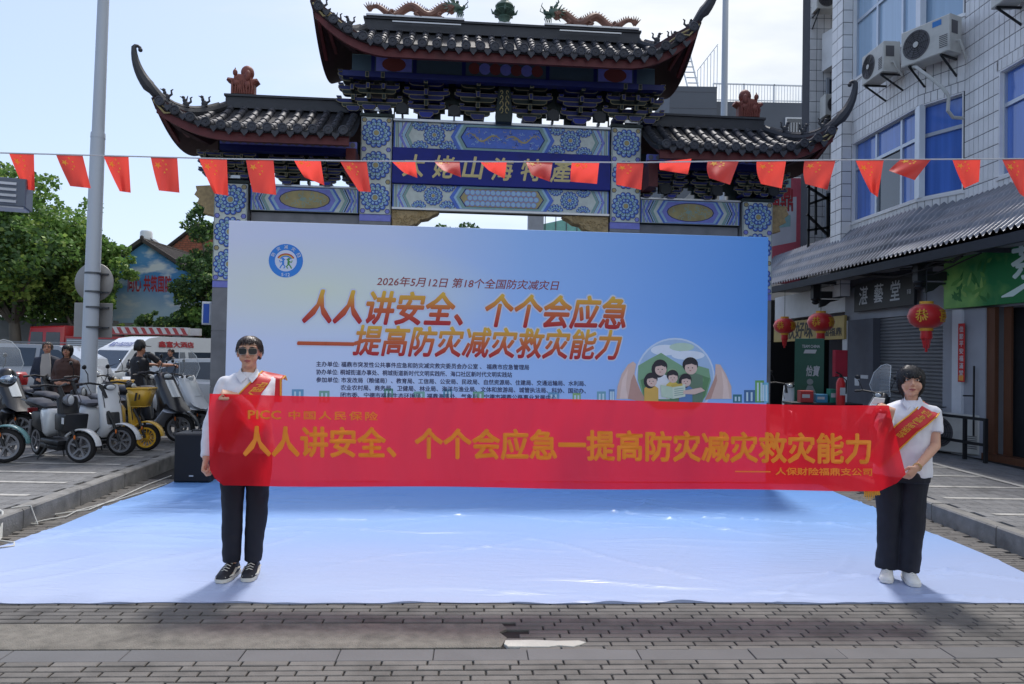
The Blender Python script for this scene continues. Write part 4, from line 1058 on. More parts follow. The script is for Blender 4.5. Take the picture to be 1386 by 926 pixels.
def hand(mb, w, a, n, thumb=1, curl=(.5, .9, .7), k=1.0, spread=.05, tcurl=.5, seg=7):
    """w wrist, a direction to the knuckles, n back of the hand; thumb = +1 on a x n side"""
    w = Vector(w); a = Vector(a).normalized(); n = Vector(n); n = (n-a*n.dot(a)).normalized(); s = a.cross(n)*thumb
    def ring(c, hw, ht): return [c+s*hw*cos(t)+n*ht*sin(t) for t in [2*pi*i/12 for i in range(12)]]
    mb.loft([ring(w-a*.02, .026*k, .02*k), ring(w+a*.01*k, .027*k, .018*k), ring(w+a*.035*k, .036*k, .018*k), ring(w+a*.065*k, .041*k, .016*k), ring(w+a*.088*k, .039*k, .013*k)])
    for i, (off, L) in enumerate(((.029, .068), (.010, .077), (-.010, .072), (-.029, .057))):
        p = w+a*(.083-.004*abs(i-1))*k+s*off*k; d = (a+s*(off*spread/.03)).normalized(); path = [p-d*.01, p]; ang = 0
        q = p
        for j, (fr, c) in enumerate(zip((.42, .32, .26), curl)):
            ang += c*(1+.06*i); dd = d*cos(ang)-n*sin(ang); q = q+dd*L*fr*k; path.append(q.copy())
        mb.tube(path, [.0095*k, .0098*k, .0088*k, .008*k, .0065*k], seg)
        mb.ell(path[-1], .0066*k, 8, 6)
    b = w+a*.022*k+s*.028*k; d = (a*.62+s*.66-n*.32).normalized(); path = [b-d*.012, b, b+d*.034*k]
    d2 = (a*.9+s*(.35-tcurl)-n*.35).normalized(); path.append(path[-1]+d2*.03*k); path.append(path[-1]+(d2-s*tcurl*.3).normalized()*.022*k)
    mb.tube(path, [.012*k, .013*k, .0115*k, .010*k, .008*k], seg); mb.ell(path[-1], .008*k, 8, 6)
def limb(mb, pts, rs, n=12):
    """tapered limb through joints with rounded ends"""
    fine = []; fr = []
    P_ = [Vector(p) for p in pts]
    for i in range(len(P_)-1):
        for t in (0, .33, .66): fine.append(P_[i].lerp(P_[i+1], t)); fr.append(rs[i]+(rs[i+1]-rs[i])*t)
    fine.append(P_[-1]); fr.append(rs[-1])
    mb.tube(fine, fr, n)
    mb.ell(P_[0], fr[0]*.98, n, 8)
    for p, r in zip(P_[1:-1], rs[1:-1]): mb.ell(p, r*1.0, n, 8)
def person(label, origin, yaw, Ht, arms, feet, style, voxel=.006, group=None, nm='person', width=1.0, headyaw=0, headtilt=0, sit=None):
    """arms: dict L/R -> (shoulder, elbow, wrist, handdir, back, thumb, curl) in local coords (+x = left in the frame's right)"""
    k = Ht/1.70; root = thing(nm, label, 'person', origin, yaw, group)
    ln = style.get('lean', 0)
    S = lambda x, y, z: Vector((x*k*width+ln*max(0, z-.86)/.58, y*k*width, z*k))
    hip = sit['hip'] if sit else Vector((0, 0, 0))
    T = Matrix.Translation(hip)@(Matrix.Rotation(sit.get('lean', 0), 4, 'X') if sit else Matrix.Identity(4))
    body = MB()
    # ---- head, built about the neck joint
    HR = Matrix.Translation(Vector((ln, 0, 0)))@Matrix.Translation(Vector((0, .012, 1.44))*k)@Matrix.Rotation(headyaw, 4, 'Z')@Matrix.Rotation(headtilt, 4, 'Y')@Matrix.Translation(-Vector((0, .012, 1.44))*k)
    if sit: HR = T@HR
    kk = k*1.0; body.T = HR
    h = style.get('head', 1.0)
    def E(x, y, z, a, b, c, n=14, m=10): body.ell((x*kk*h, y*kk*h, 1.44*k+(z-1.44)*kk*h), (a*kk*h, b*kk*h, c*kk*h), n, m)
    E(0, .012, 1.607, .0755, .094, .083, 20, 14); E(0, -.02, 1.55, .063*style.get('jaw', 1), .066, .075, 18, 12); E(0, -.038, 1.507, .044*style.get('jaw', 1), .046, .040); E(0, -.066, 1.489, .022, .020, .018)
    for s in (-1, 1):
        E(s*.038*style.get('jaw', 1), -.052, 1.545, .027, .030, .034); E(s*.031, -.070, 1.618, .032, .016, .011); E(s*.0775, .008, 1.572, .009, .021, .032); E(s*.081, .012, 1.585, .006, .016, .018)
        E(s*.032, -.072, 1.592, .017, .013, .012); E(s*.0105, -.098, 1.553, .0085, .011, .0075)
    body.tube([Vector((0, -.084, 1.603))*1, Vector((0, -.097, 1.578)), Vector((0, -.108, 1.556))] if h == 1 and abs(k-1) < 1e-6 else [Vector((0, y*kk*h, 1.44*k+(z-1.44)*kk*h)) for y, z in ((-.084, 1.603), (-.097, 1.578), (-.108, 1.556))], [.008*kk, .0095*kk, .0125*kk], 8)
    E(0, -.084, 1.527, .022, .012, .0075); E(0, -.083, 1.515, .019, .012, .007)
    body.T = T if sit else None
    body.tube([S(0, .0, 1.52), S(0, .012, 1.44), S(0, .022, 1.38)], [.050*k, .052*k, .062*k], 14)
    tor = style.get('torso', [(1.445, .050, .05, .02), (1.425, .085, .055, .02), (1.40, .135, .066, .018), (1.37, .166, .08, .016), (1.32, .172, .098, .01), (1.22, .158, .108, .0), (1.10, .142, .102, .0), (1.0, .152, .104, .0), (.90, .168, .112, .0), (.84, .16, .11, .0)])
    def torso(mb, e=0, zlo=0, zhi=9, lofted=True):
        rings = [oval(S(0, y, z), (rx*width+e)*k, (ry*width+e)*k, 22, sq=.85) for z, rx, ry, y in tor if zlo <= z <= zhi]; mb.loft(rings)
    torso(body)
    for side, (sh, el, wr, ad, bk, th, curl) in arms.items():
        sh, el, wr = map(Vector, (sh, el, wr)); body.T = None
        limb(body, [sh, el, wr], [.046*k*width, .038*k*width, .026*k]); hand(body, wr, ad, bk, th, curl, k)
    body.T = None
    legs = []
    for s, (fx, fy, kn) in zip((-1, 1), feet):
        hj = T@S(s*.092, 0, .88) if sit else S(s*.092, 0, .88)
        ank = Vector((fx, fy, .085*k)) if not sit else Vector((fx, fy, sit['footz']+.085))
        knee = Vector(kn) if kn is not None else hj.lerp(ank, .5)+Vector((0, -.015, .01))
        legs.append((hj, knee, ank)); limb(body, [hj, knee, ank], [.082*k*width, .055*k*width, .036*k])
        body.ell(ank+Vector((0, -.05*k, -.045*k)), (.030*k, .085*k, .022*k))
    remesh(body, 'body', style.get('skin', M_skin), root, voxel, 3)
    # ---- eyes, brows, lips (children)
    def face(name, mb_, m): mb_.T = None; o = mb_.build(name, m, root); o.data.transform(HR); return o
    def fe(mb_, x, y, z, a, b, c, kx=0): mb_.ell((x*kk*h, y*kk*h, 1.44*k+(z-1.44)*kk*h), (a*kk*h, b*kk*h, c*kk*h), 12, 8, k=kx)
    def fp(x, y, z): return Vector((x*kk*h, y*kk*h, 1.44*k+(z-1.44)*kk*h))
    if voxel < .01:
        for s in (-1, 1):
            if not style.get('glasses'):
                m = MB(); fe(m, s*.031, -.081, 1.591, .0135, .006, .0055, 0); fe(m, s*.031, -.0845, 1.591, .006, .004, .0056, 1); m.tube([fp(s*.017, -.086, 1.592), fp(s*.031, -.0885, 1.598), fp(s*.046, -.081, 1.594)], .0018, 5, k=1); face('eye', m, [M_eyew, M_eyeb])
            m = MB(); m.tube([fp(s*.014, -.090, 1.613), fp(s*.030, -.090, 1.618), fp(s*.050, -.076, 1.612)], [.003, .0038, .002], 6); face('eyebrow', m, M_hairb)
        m = MB(); m.tube([fp(-.023, -.089, 1.521), fp(-.008, -.0975, 1.5255), fp(0, -.0985, 1.5245), fp(.008, -.0975, 1.5255), fp(.023, -.089, 1.521)], [.002, .0042, .0042, .0042, .002], 6)
        m.tube([fp(-.02, -.089, 1.519), fp(0, -.0985, 1.5155), fp(.02, -.089, 1.519)], [.002, .005, .002], 6); face('lips', m, M_lip)
    if style.get('glasses'):
        m = MB(); ml = MS('sunglass_lens', 14, 15, 20, rough=.15, var=0, spec=.5); mf = MS('gold_frame', 170, 160, 150, rough=.3, metal=.8)
        for s in (-1, 1):
            cc = [(s*.034+.029*cos(a)*(1 if True else 1), 1.590+.0225*sin(a)) for a in [2*pi*i/20 for i in range(20)]]
            cc = [(s*.034+math.copysign(abs(cos(a))**.6, cos(a))*.029, 1.588+math.copysign(abs(sin(a))**.6, sin(a))*.0225) for a in [2*pi*i/20 for i in range(20)]]
            fr_ = [fp(x, -.101+.35*abs(x)**1.5*2.0, z) for x, z in cc]
            m.add(fr_+[p+Vector((0, .003, 0)) for p in fr_], [tuple(range(20)), tuple(range(39, 19, -1))]+[(i, (i+1) % 20, 20+(i+1) % 20, 20+i) for i in range(20)], 0)
            m.tube(fr_+[fr_[0]], .0014, 5, k=1)
            m.tube([fp(s*.063, -.078, 1.598), fp(s*.078, -.03, 1.60), fp(s*.082, .02, 1.595)], .002, 5, k=1)
        m.tube([fp(-.006, -.098, 1.598), fp(0, -.104, 1.602), fp(.006, -.098, 1.598)], .0016, 5, k=1)
        face('sunglasses', m, [ml, mf])
    # ---- hair
    if style.get('hair'):
        kind = style['hair']; hm = style.get('hairmat', M_hair); m = MB()
        c = (0, .014, 1.607)
        rx, ry, rz = .0805, .102, .093
        if kind == 'fringe': rx, ry, rz = .0835, .1085, .095
        def low(a):   # lowest height of the hair at azimuth a (0 = front)
            f = abs(a)
            if kind == 'short':
                return 1.658-.010*cos(f*3)+.004*sin(a*17) if f < .75 else (1.656-(f-.75)/.4*.05 if f < 1.15 else (1.602-(f-1.15)*.05 if f < 2.0 else 1.545))
            if kind == 'fringe':
                return 1.622+.007*sin(a*11)+.005*sin(a*23) if f < .66 else (1.622-(f-.66)/.4*.09 if f < 1.06 else 1.52)
            if kind == 'bald': return 1.66 if f < 1.0 else 1.57
            return 1.66 if f < .8 else (1.60 if f < 1.4 else 1.49)
        def sp(a, z, e=0):
            t = max(-.98, min(.98, (z-c[2])/rz))
            q = sqrt(1-t*t) if z > c[2] else sqrt(max(.0, 1-((z-c[2])/.2)**2))
            x, y = (rx+e)*q*sin(a), -(ry+e)*q*cos(a)
            return fp(x, c[1]+y, z)
        nA, nZ = 40, 9; rings = []
        for j in range(nZ+1):
            rings.append([])
            for i in range(nA):
                a = -pi+2*pi*i/nA; zl = low(a)+.006*sin(i*7.1); zt = c[2]+rz*.985
                t = j/nZ; z = zl+(zt-zl)*sin(t*pi/2)**.9; rings[-1].append(sp(a, z))
        m.loft([[fp(*(0, 0, 0)) if False else (q*.0+q) for q in r] for r in rings], cap=True)
        rr = random.Random(4); nl = style.get('locks', 520 if voxel < .01 else 50); fl_ = .62 if voxel < .01 else 1.0
        for i in range(nl):
            a = rr.uniform(-pi, pi); zl = low(a)-rr.uniform(-.012, .018); zt = c[2]+rz*rr.uniform(.55, .97); pts = []
            tw = rr.uniform(-.25, .25)
            for j in range(6):
                t = j/5; z = zt+(zl-zt)*t; pts.append(sp(a+tw*t, z, .003+.010*rr.random()*(1-t*.6)))
            m.tube(pts, [q*fl_ for q in (.010, .012, .011, .009, .006, .0015)], 5, flat=.5)
        if voxel < .01:   # stray strands
            for i in range(90):
                a = rr.uniform(-pi, pi); z0_ = c[2]+rz*rr.uniform(.2, .9); zl = low(a)-rr.uniform(-.01, .03)
                m.tube([sp(a, z0_, .006), sp(a+.1, (z0_+zl)/2, rr.uniform(.006, .016)), sp(a+rr.uniform(-.2, .3), zl, rr.uniform(.002, .018))], .0014, 3)
        if kind == 'fringe':   # side locks and tied back hair
            for s in (-1, 1):
                for j in range(10):
                    a = s*rr.uniform(1.0, 1.5); pts = [sp(a, 1.63), sp(a, 1.57, .004), sp(a+.05*s, 1.5, .004*rr.random()), sp(a+.1*s, 1.455+rr.uniform(-.01, .02), -.006)]
                    m.tube(pts, [.012, .012, .009, .002], 5, flat=.5)
            m.ell(fp(0, .12, 1.53), (.045*k, .04*k, .06*k)); 
        o = face('hair', m, hm)
    # ---- clothes
    up = MB(); up.T = T if sit else None; e = style.get('loose', .016); zlo = style.get('hem', .80)
    rings = [oval(S(0, y, z), (rx*width+e)*k, (ry*width+e)*k, 24, sq=.85) for z, rx, ry, y in tor if z > zlo+.03 and z < 1.43]
    zz, rx, ry, y = min(tor, key=lambda q: abs(q[0]-zlo)); rings.append(oval(S(0, y, zlo), (rx*width+e*1.5)*k, (ry*width+e*1.5)*k, 24, sq=.85))
    rings.insert(0, oval(S(0, .012, 1.442), .062*k, .06*k, 24)); up.loft(rings); up.T = None
    for side, (sh, el, wr, *_r2) in arms.items():
        sh, el, wr = map(Vector, (sh, el, wr))
        if style.get('sleeve') == 'short':
            q = sh.lerp(el, .62); up.tube([sh+(sh-el)*.05, sh.lerp(el, .15), q], [.050*k*width, .062*k*width, .064*k*width], 14); up.ell(sh, .056*k*width, 14, 8)
        else:
            w2 = el.lerp(wr, .93); limb(up, [sh, el, w2], [.056*k*width, .053*k*width, .038*k], 14)
    shirt = remesh(up, style.get('topname', 'shirt'), style.get('top', M_shirt), root, max(voxel, .007), 4, style.get('fold', .006)*1.6, 9)
    if voxel < .01:
        # collar flaps, placket, buttons
        m = MB()
        for s in (-1, 1):
            a = [S(s*.004, -.066, 1.405), S(s*.03, -.100, 1.372), S(s*.062, -.078, 1.418), S(s*.060, -.020, 1.452), S(s*.040, .045, 1.458), S(s*.0, .070, 1.458), S(s*.0, .060, 1.475), S(s*.036, .040, 1.474), S(s*.050, -.015, 1.468), S(s*.046, -.045, 1.446)]
            b = [p+Vector((p.x*.09+s*.004, (p.y-.01)*.1-.002, -.004)) for p in a]
            m.loft([a, b])
        m.build('collar', style.get('top', M_shirt), root, ang=60)
    # trousers
    tr = MB(); tr.T = T if sit else None
    hw_ = [q for q in tor if q[0] <= .92][0]; dx = hw_[1]-.168; tr.loft([oval(S(0, 0, z), (rx+dx)*width*k, (ry+dx)*width*k, 22, sq=.85) for z, rx, ry in ((.90, .150, .104), (.87, .168, .118), (.84, .174, .122), (.80, .172, .118))]); tr.T = None
    lw = style.get('leg', (.098, .082, .078))
    for hj, kn, an in legs:
        foot = an-Vector((0, 0, style.get('cuff', .01)))
        pts = [hj, hj.lerp(kn, .5), kn, kn.lerp(foot, .5), foot]; rs = [lw[0], (lw[0]+lw[1])/2+.004, lw[1], (lw[1]+lw[2])/2, lw[2]]
        tr.tube(pts, [r*k*width for r in rs], 18); tr.ell(hj, lw[0]*k*width, 14, 8)
        if sit: tr.ell(kn, lw[1]*k*width, 14, 8)
    remesh(tr, 'trousers', style.get('bottom', M_navy), root, max(voxel, .007), 3, .012, 6.5)
    # shoes
    for i, (hj, kn, an) in enumerate(legs):
        toe = style.get('toe', (-.12, .12))[i]; R_ = Matrix.Rotation(toe, 4, 'Z'); base = Vector((an.x, an.y, an.z-.085*k)); m = MB()
        def sh_ring(y, w, z0, z1): return [base+R_@(Vector((x, y, z))*k) for x, z in [(-w, z0), (-w*1.02, z0+(z1-z0)*.45), (-w*.72, z0+(z1-z0)*.85), (0, z1), (w*.72, z0+(z1-z0)*.85), (w*1.02, z0+(z1-z0)*.45), (w, z0)]]
        m.loft([sh_ring(y, w, .022, z) for y, w, z in ((.085, .026, .075), (.06, .036, .105), (0, .040, .112), (-.05, .044, .095), (-.10, .048, .072), (-.15, .044, .055), (-.175, .026, .042))])
        so = MB()
        so.loft([[base+R_@(Vector((x, y, z))*k) for x, z in ((-w, 0), (-w*1.03, .024), (w*1.03, .024), (w, 0))] for y, w in ((.095, .022), (.085, .034), (.03, .040), (-.04, .046), (-.10, .052), (-.155, .046), (-.182, .024))])
        us = style.get('shoe', M_shoeb)
        u_ = m.build('shoe', us, root, ang=70); so.build('sole', style.get('sole', M_sole), u_, ang=60)
        if voxel < .01:
            lc = MB()
            for j in range(4):
                y = -.035-.024*j; z = .104-.011*j; lc.tube([base+R_@(Vector((-.024, y, z-.01))*k), base+R_@(Vector((0, y-.006, z+.004))*k), base+R_@(Vector((.024, y, z-.01))*k)], .0035*k, 5)
            if style.get('trim'):
                for s in (-1, 1): lc.tube([base+R_@(Vector((s*.043, .05, .05))*k), base+R_@(Vector((s*.047, -.03, .06))*k), base+R_@(Vector((s*.053, -.09, .034))*k), base+R_@(Vector((s*.03, -.165, .035))*k)], [.005, .009, .008, .004], 6)
            lc.build('laces', style.get('lace', M_sole), u_)
    return root, tor, k
def to_local(p, o, yaw): return Matrix.Rotation(-yaw, 3, 'Z')@(Vector(p)-Vector(o))

def sash(root, tor, k, width, rows, texts, surf_e=.03):
    """rows: list of ((xa, za), (xb, zb)) local front points inner/outer edge; wraps back over the shoulder"""
    def fy(x, z):
        zs = sorted(tor, key=lambda q: -q[0]); z_ = z/k
        for (z1, a1, b1, y1), (z2, a2, b2, y2) in zip(zs, zs[1:]):
            if z2 <= z_ <= z1:
                t = (z1-z_)/(z1-z2); rx = a1+(a2-a1)*t; ry = b1+(b2-b1)*t; y = y1+(y2-y1)*t; break
        else: rx, ry, y = (zs[0][1:] if z_ > zs[0][0] else zs[-1][1:])
        q = min(.93, abs(x/(k*width*rx+surf_e)))
        return k*(y-(ry*width+surf_e*.9)*sqrt(1-q*q)*1.0)-.004
    rows = [[tuple(q)+(0,)*(3-len(q)) for q in r] for r in rows]
    m = MB(); n = 8; grid = []; fn = len(rows)
    fine = []
    for i in range(len(rows)-1):
        for t in [j/5 for j in range(5)]: fine.append([tuple(rows[i][e][c]+(rows[i+1][e][c]-rows[i][e][c])*t for c in range(len(rows[i][e]))) for e in (0, 1)])
    fine.append(rows[-1])
    def pt(i, s):
        a, b = fine[i]; x = a[0]+(b[0]-a[0])*s; z = a[1]+(b[1]-a[1])*s
        yo = [q[2] if len(q) > 2 else None for q in (a, b)]
        f = fy(x, z); 
        o0 = a[2] if len(a) > 2 else 0; o1 = b[2] if len(b) > 2 else 0
        return Vector((x, f+(o0+(o1-o0)*s)+.003*sin(i*.8+s*3), z))
    for i in range(len(fine)): grid.append([pt(i, s/n) for s in range(n+1)])
    vs = [p for r in grid for p in r]
    m.add(vs, [(i*(n+1)+j, (i+1)*(n+1)+j, (i+1)*(n+1)+j+1, i*(n+1)+j+1) for i in range(len(fine)-1) for j in range(n)])
    o = m.build('sash', M_sash, root); sm = o.modifiers.new('s', 'SOLIDIFY'); sm.thickness = .003; sm.offset = 0
    for s0 in (0.0, 1.0):
        m = MB(); m.tube([pt(i, s0)+Vector((0, -.002, 0)) for i in range(len(fine))], .0055, 6, flat=.6); m.build('fringe', M_yel, o)
    L = len(fine)-1
    def at(u, v):
        f = max(0, min(L-1e-4, u*L)); i = int(f); g = f-i; return pt(i, v).lerp(pt(i+1, v), g)
    for s, u0, u1, v0, v1, off in texts:
        text_obj('lettering', s, lambda u, v, k_: tuple(at(u, v)+Vector((0, -.004+.0002*k_, 0))), M_yel, o, offset=off, box=(u0, v0, u1, v1))
    return o

# --- person with sunglasses, left
O1 = G(329, 783); O1 = Vector((O1.x, O1.y+.02, .012)); y1 = radians(12)
L1 = lambda px, py, d: to_local(P(px, py, d), O1, y1)
f1 = [to_local(G(314, 776, .02), O1, y1), to_local(G(343, 774, .02), O1, y1)]
arms1 = {'R': (Vector((-.158, .01, 1.352)), L1(285, 578, 5.12), L1(279, 622, 5.02), (-.1, -.35, -.9), (-.95, .1, .1), 1, (.7, 1.1, .9)),
         'L': (Vector((.158, .01, 1.352)), L1(352, 576, 5.0), L1(318, 535, 4.99), (-.93, -.22, .22), (-.15, -.45, .88), -1, (.95, 1.2, .8))}
st1 = dict(glasses=True, hair='short', hairmat=MS('brown_black_hair', 40, 26, 24, rough=.4, var=.3, sc=40), leg=(.084, .073, .062), cuff=-.015, trim=True, jaw=.94, toe=(-.28, -.1), hem=.88, loose=.018, fold=.007, lace=M_sole)
p1, tor1, k1 = person('person in sunglasses and white shirt holding the left end of the red banner', O1, y1, 1.69, arms1, [(f1[0].x, .02, None), (f1[1].x, .03, None)], st1, voxel=.0052)
r1 = lambda px, py: (lambda q: (q.x, q.z))(L1(px, py, 5.07))
sash(p1, tor1, k1, 1.0, [((*r1(352, 507), .12), (*r1(383, 517), .12)), ((*r1(350, 503), .05), (*r1(382, 510), .04)), (r1(345, 510), (*r1(379, 514), .012)), (r1(325, 531), (*r1(359, 533), 0)), (r1(300, 558), r1(334, 566)), (r1(285, 590), r1(305, 612))],
     [('中国人保', .47, .72, .3, .74, .02)], surf_e=.032)
m = MB(); q0 = L1(379, 513, 5.12); m.loft([[q0+Vector((x, y, z)) for x, y, z in ((-.03, .0, 0), (.0, -.01, .0), (.012, .03, 0), (-.02, .04, 0))], [q0+Vector((x, y, z)) for x, y, z in ((-.035, .0, -.16), (.006, -.012, -.16), (.014, .03, -.16), (-.02, .04, -.16))]])
m.build('sash_tail', M_sash, p1); m = MB(); m.tube([q0+Vector((.006, -.014, 0)), q0+Vector((.010, -.016, -.16))], .006, 6); m.build('fringe', M_yel, p1)

# --- person in the polo shirt, right
O2 = G(1222, 791); O2 = Vector((O2.x, O2.y+.03, .014)); y2 = radians(-21)
L2 = lambda px, py, d: to_local(P(px, py, d), O2, y2)
f2 = [to_local(G(1202, 783, .02), O2, y2), to_local(G(1231, 787, .02), O2, y2)]
arms2 = {'R': (Vector((-.105, .0, 1.222)), L2(1194, 590, 5.05), L2(1207, 555, 5.02), (-.92, -.1, .34), (.1, -.5, .85), -1, (.7, 1.1, .8)),
         'L': (Vector((.200, .0, 1.222)), L2(1266, 604, 5.22), L2(1241, 633, 5.04), (-.62, -.25, -.72), (.6, -.72, -.3), 1, (.35, .8, .6))}
tor2 = [(1.445, .052, .052, .02), (1.425, .088, .06, .02), (1.40, .145, .074, .018), (1.37, .180, .09, .016), (1.32, .188, .112, .01), (1.22, .176, .126, .0), (1.10, .172, .122, .0), (1.0, .182, .126, .0), (.90, .196, .130, .0), (.84, .19, .128, .0), (.80, .186, .126, 0)]
st2 = dict(lean=.055, hair='fringe', hairmat=M_hairb, leg=(.104, .088, .088), cuff=.0, shoe=M_shoew, sole=MS('white_sole', 214, 212, 206, rough=.7), lace=M_shoew, sleeve='short', jaw=1.1, head=1.06, torso=tor2, hem=.84, loose=.016, fold=.006, toe=(-.16, .16))
p2, t2, k2 = person('person with dark fringe and white polo shirt holding the right end of the red banner', O2, y2, 1.545, arms2, [(f2[0].x, f2[0].y+.05, None), (f2[1].x, f2[1].y+.05, None)], st2, voxel=.0052, width=1.0, headtilt=0)
r2 = lambda px, py: (lambda q: (q.x, q.z))(L2(px, py, 5.06))
sash(p2, tor2, k2, 1.0, [((*r2(1262, 548), .10), (*r2(1282, 562), .10)), ((*r2(1258, 546), .04), (*r2(1280, 560), .01)), ((*r2(1252, 551), -.012), (*r2(1272, 567), -.06)), ((*r2(1235, 565), -.01), (*r2(1260, 577), -.045)), (r2(1218, 579), (*r2(1247, 587), -.012)), (r2(1200, 600), r2(1224, 611)), (r2(1180, 630), r2(1196, 640))],
     [('中国人民保险', .42, .76, .32, .68, .02), ('PICC', .33, .40, .3, .74, .03)], surf_e=.03)
# bracelets
m = MB(); w_ = L2(1241, 633, 5.04); e_ = L2(1266, 604, 5.22); d_ = (w_-e_).normalized(); x_ = d_.orthogonal().normalized(); y_ = d_.cross(x_)
for t in (-.012, .0): m.tube([w_+d_*t+(x_*cos(a)+y_*sin(a))*.0275 for a in [2*pi*i/16 for i in range(17)]], .0022, 5)
m.build('bracelet', MS('bracelet_gold', 200, 176, 110, rough=.3, metal=.7), p2)
# pale phone in the raised hand: a thing of its own
ph = thing('phone', 'pale phone tucked in the raised hand at the right end of the banner', 'phone', P(1190, 545, 5.03), radians(-14))
MB().prism([(-.055, -.012), (.03, .0), (.035, .03), (-.03, .035)], -.006, .006, bev=.003).build('case', M_shoew, ph)
# yellow fringe hanging below the banner beside the right person
m = MB()
for i in range(9):
    a = L2(1170+i*2.4, 664, 5.0); m.tube([a, a+Vector((.004, 0, -.03)), a+Vector((-.004+.002*i, 0, -.045-.012*sin(i*.6)*2))], [.006, .005, .002], 5)
m.build('fringe', M_yel, p2)['label'] = 'yellow tassels hanging below the banner'
# ------------------------------------------------------------------ bunting: string and small flags
FD = 6.3
M_flag = banner_mat('flag_red_cloth', srgb(244, 84, 72), .0, (1, .3, .3)); M_star = banner_mat('flag_yellow', srgb(255, 232, 96), 0, (1, 1, 1)); M_string = MS('pale_string', 206, 206, 206, rough=.7, var=0)
def fp_(x, y, e=0): return P(x, y, FD+e)
sp_pts = [(-330, 201), (-120, 205), (0, 207), (150, 211), (300, 215), (480, 218), (690, 219), (860, 220), (1000, 218), (1150, 216.5), (1386, 215)]
line = [fp_(x, y) for x, y in sp_pts]+[Vector((7.25, 7.2, 3.28))]
tag(MB().tube(line, .006, 6).build('bunting_string', M_string), 'thin white string of red flags stretched across the street', 'string')
flags = [((12,207),(46,208),(47,258),(33,256)), ((76,210),(112,211),(123,255),(95,252)), ((140,211),(174,212),(177,261),(162,259)), ((204,213),(240,214),(243,261),(215,258)),
 ((269,214),(307,215),(309,265),(290,262)), ((333,216),(370,216),(374,264),(342,260)), ((398,217),(434,217),(439,251),(412,240)), ((460,218),(496,218),(502,260),(486,259)),
 ((530,218),(562,219),(565,241),(547,234)), ((588,219),(622,219),(624,240),(600,231)), ((650,219),(686,219),(683,242),(662,231)), ((712,219),(748,220),(744,246),(720,237)),
 ((774,220),(811,220),(808,249),(772,246)), ((835,220),(871,220),(868,257),(834,250)), ((893,219),(936,215),(931,236),(893,230)), ((958,218),(1000,218),(988,250),(960,241)),
 ((1024,218),(1064,218),(1058,255),(1030,249)), ((1089,217),(1131,217),(1120,257),(1090,249)), ((1158,217),(1196,217),(1188,267),(1178,260)), ((1219,216),(1260,216),(1238,244),(1203,231)),
 ((1289,216),(1327,216),(1325,246),(1305,255)), ((1356,215),(1392,215),(1388,268),(1380,262))]
FL = ['leftmost little red flag, half over the grey lamp housing', 'little red flag before the tree, just left of the lamp pole', 'little red flag touching the right side of the lamp pole', 'little red flag hanging alone against the open sky left of the gateway',
 'little red flag at the left outer column of the gateway', 'little red flag before the left side beam of the gateway', 'folded red flag in the sky gap over the left side beam', 'little red flag on the left inner column of the gateway',
 'red flag over the first character of the blue name board', 'folded red flag over the second character of the blue name board', 'folded red flag over the fourth character of the blue name board', 'folded red flag over the fifth character of the blue name board',
 'red flag at the right end of the blue name board', 'little red flag on the right inner column of the gateway', 'red flag flipped up short, under the right wing roof near its inner end', 'little red flag with rounded corner, above the right side beam of the gateway',
 'little red flag above the right outer column of the gateway', 'little red flag between the right wing roof tip and the tiled building', 'pinched red flag over the left pane of the blue curtained window', 'red flag blown sideways over the middle of the blue curtained window',
 'crumpled red flag at the tiled pier between the two windows', 'rightmost little red flag at the edge of the far right window']
def star_pts(cx, cy, r, rot=0): return [(cx+r*(1 if i % 2 == 0 else .4)*sin(rot+pi*i/5), cy+r*(1 if i % 2 == 0 else .4)*cos(rot+pi*i/5)) for i in range(10)]
for fi, (tl, tr_, br, bl) in enumerate(flags):
    rr = random.Random(fi*5+1); phs = rr.uniform(0, 6); o0 = fp_((tl[0]+tr_[0])/2, (tl[1]+tr_[1])/2)
    short = (bl[1]-tl[1]) < 30
    def FP(u, v, e=0):   # u across, v down
        x = (tl[0]+(tr_[0]-tl[0])*u)*(1-v)+(bl[0]+(br[0]-bl[0])*u)*v; y = (tl[1]+(tr_[1]-tl[1])*u)*(1-v)+(bl[1]+(br[1]-bl[1])*u)*v
        bow = 2.2*sin(v*pi)*(1 if fi in (15, 16, 17) else .3); x -= bow*(1-u)
        d = .03*v*sin(u*5+phs)+.018*v*sin(u*9+phs*2+v*4)+(-.12*sin(v*pi/2) if short else -.04*v)*(1 if fi % 2 else -1)
        p = fp_(x, y, d+e); return p-o0
    m = MB(); nu, nv = 12, 14
    m.add([FP(i/nu, j/nv) for i in range(nu+1) for j in range(nv+1)], [(i*(nv+1)+j, (i+1)*(nv+1)+j, (i+1)*(nv+1)+j+1, i*(nv+1)+j+1) for i in range(nu) for j in range(nv)])
    f = m.build('small_flag', M_flag, fix=False, loc=o0); tag(f, FL[fi], 'flag', 'small red flags on the bunting string')
    sc = .62 if short else 1
    for j, (cx, cy, r, rot) in enumerate(((.22, .20, .15, 0), (.44, .08, .055, .4), (.54, .17, .055, .8), (.54, .30, .055, .2), (.44, .38, .055, .6))):
        if short and fi in (8, 9, 10, 11, 14) and j > 2 : continue
        pts = star_pts(cx, cy*sc*1.15, r, rot)
        s_ = MB().add([FP(u, cy*sc*1.15+(v-cy*sc*1.15)*.72*(1 if not short else 1.3), -.004) for u, v in pts], [tuple(range(10))]).build('star', M_star, f, smooth=False, fix=False)
# post that carries the string outside the picture on the left
bp_ = thing('bunting_post', 'grey steel post carrying the louvred lamp housing at the left edge', 'post', (-6.9, 6.3, KH))
MB().tube([(0, 0, 0), (0, 0, 3.4)], .05, 12).build('pole', M_truss, bp_)
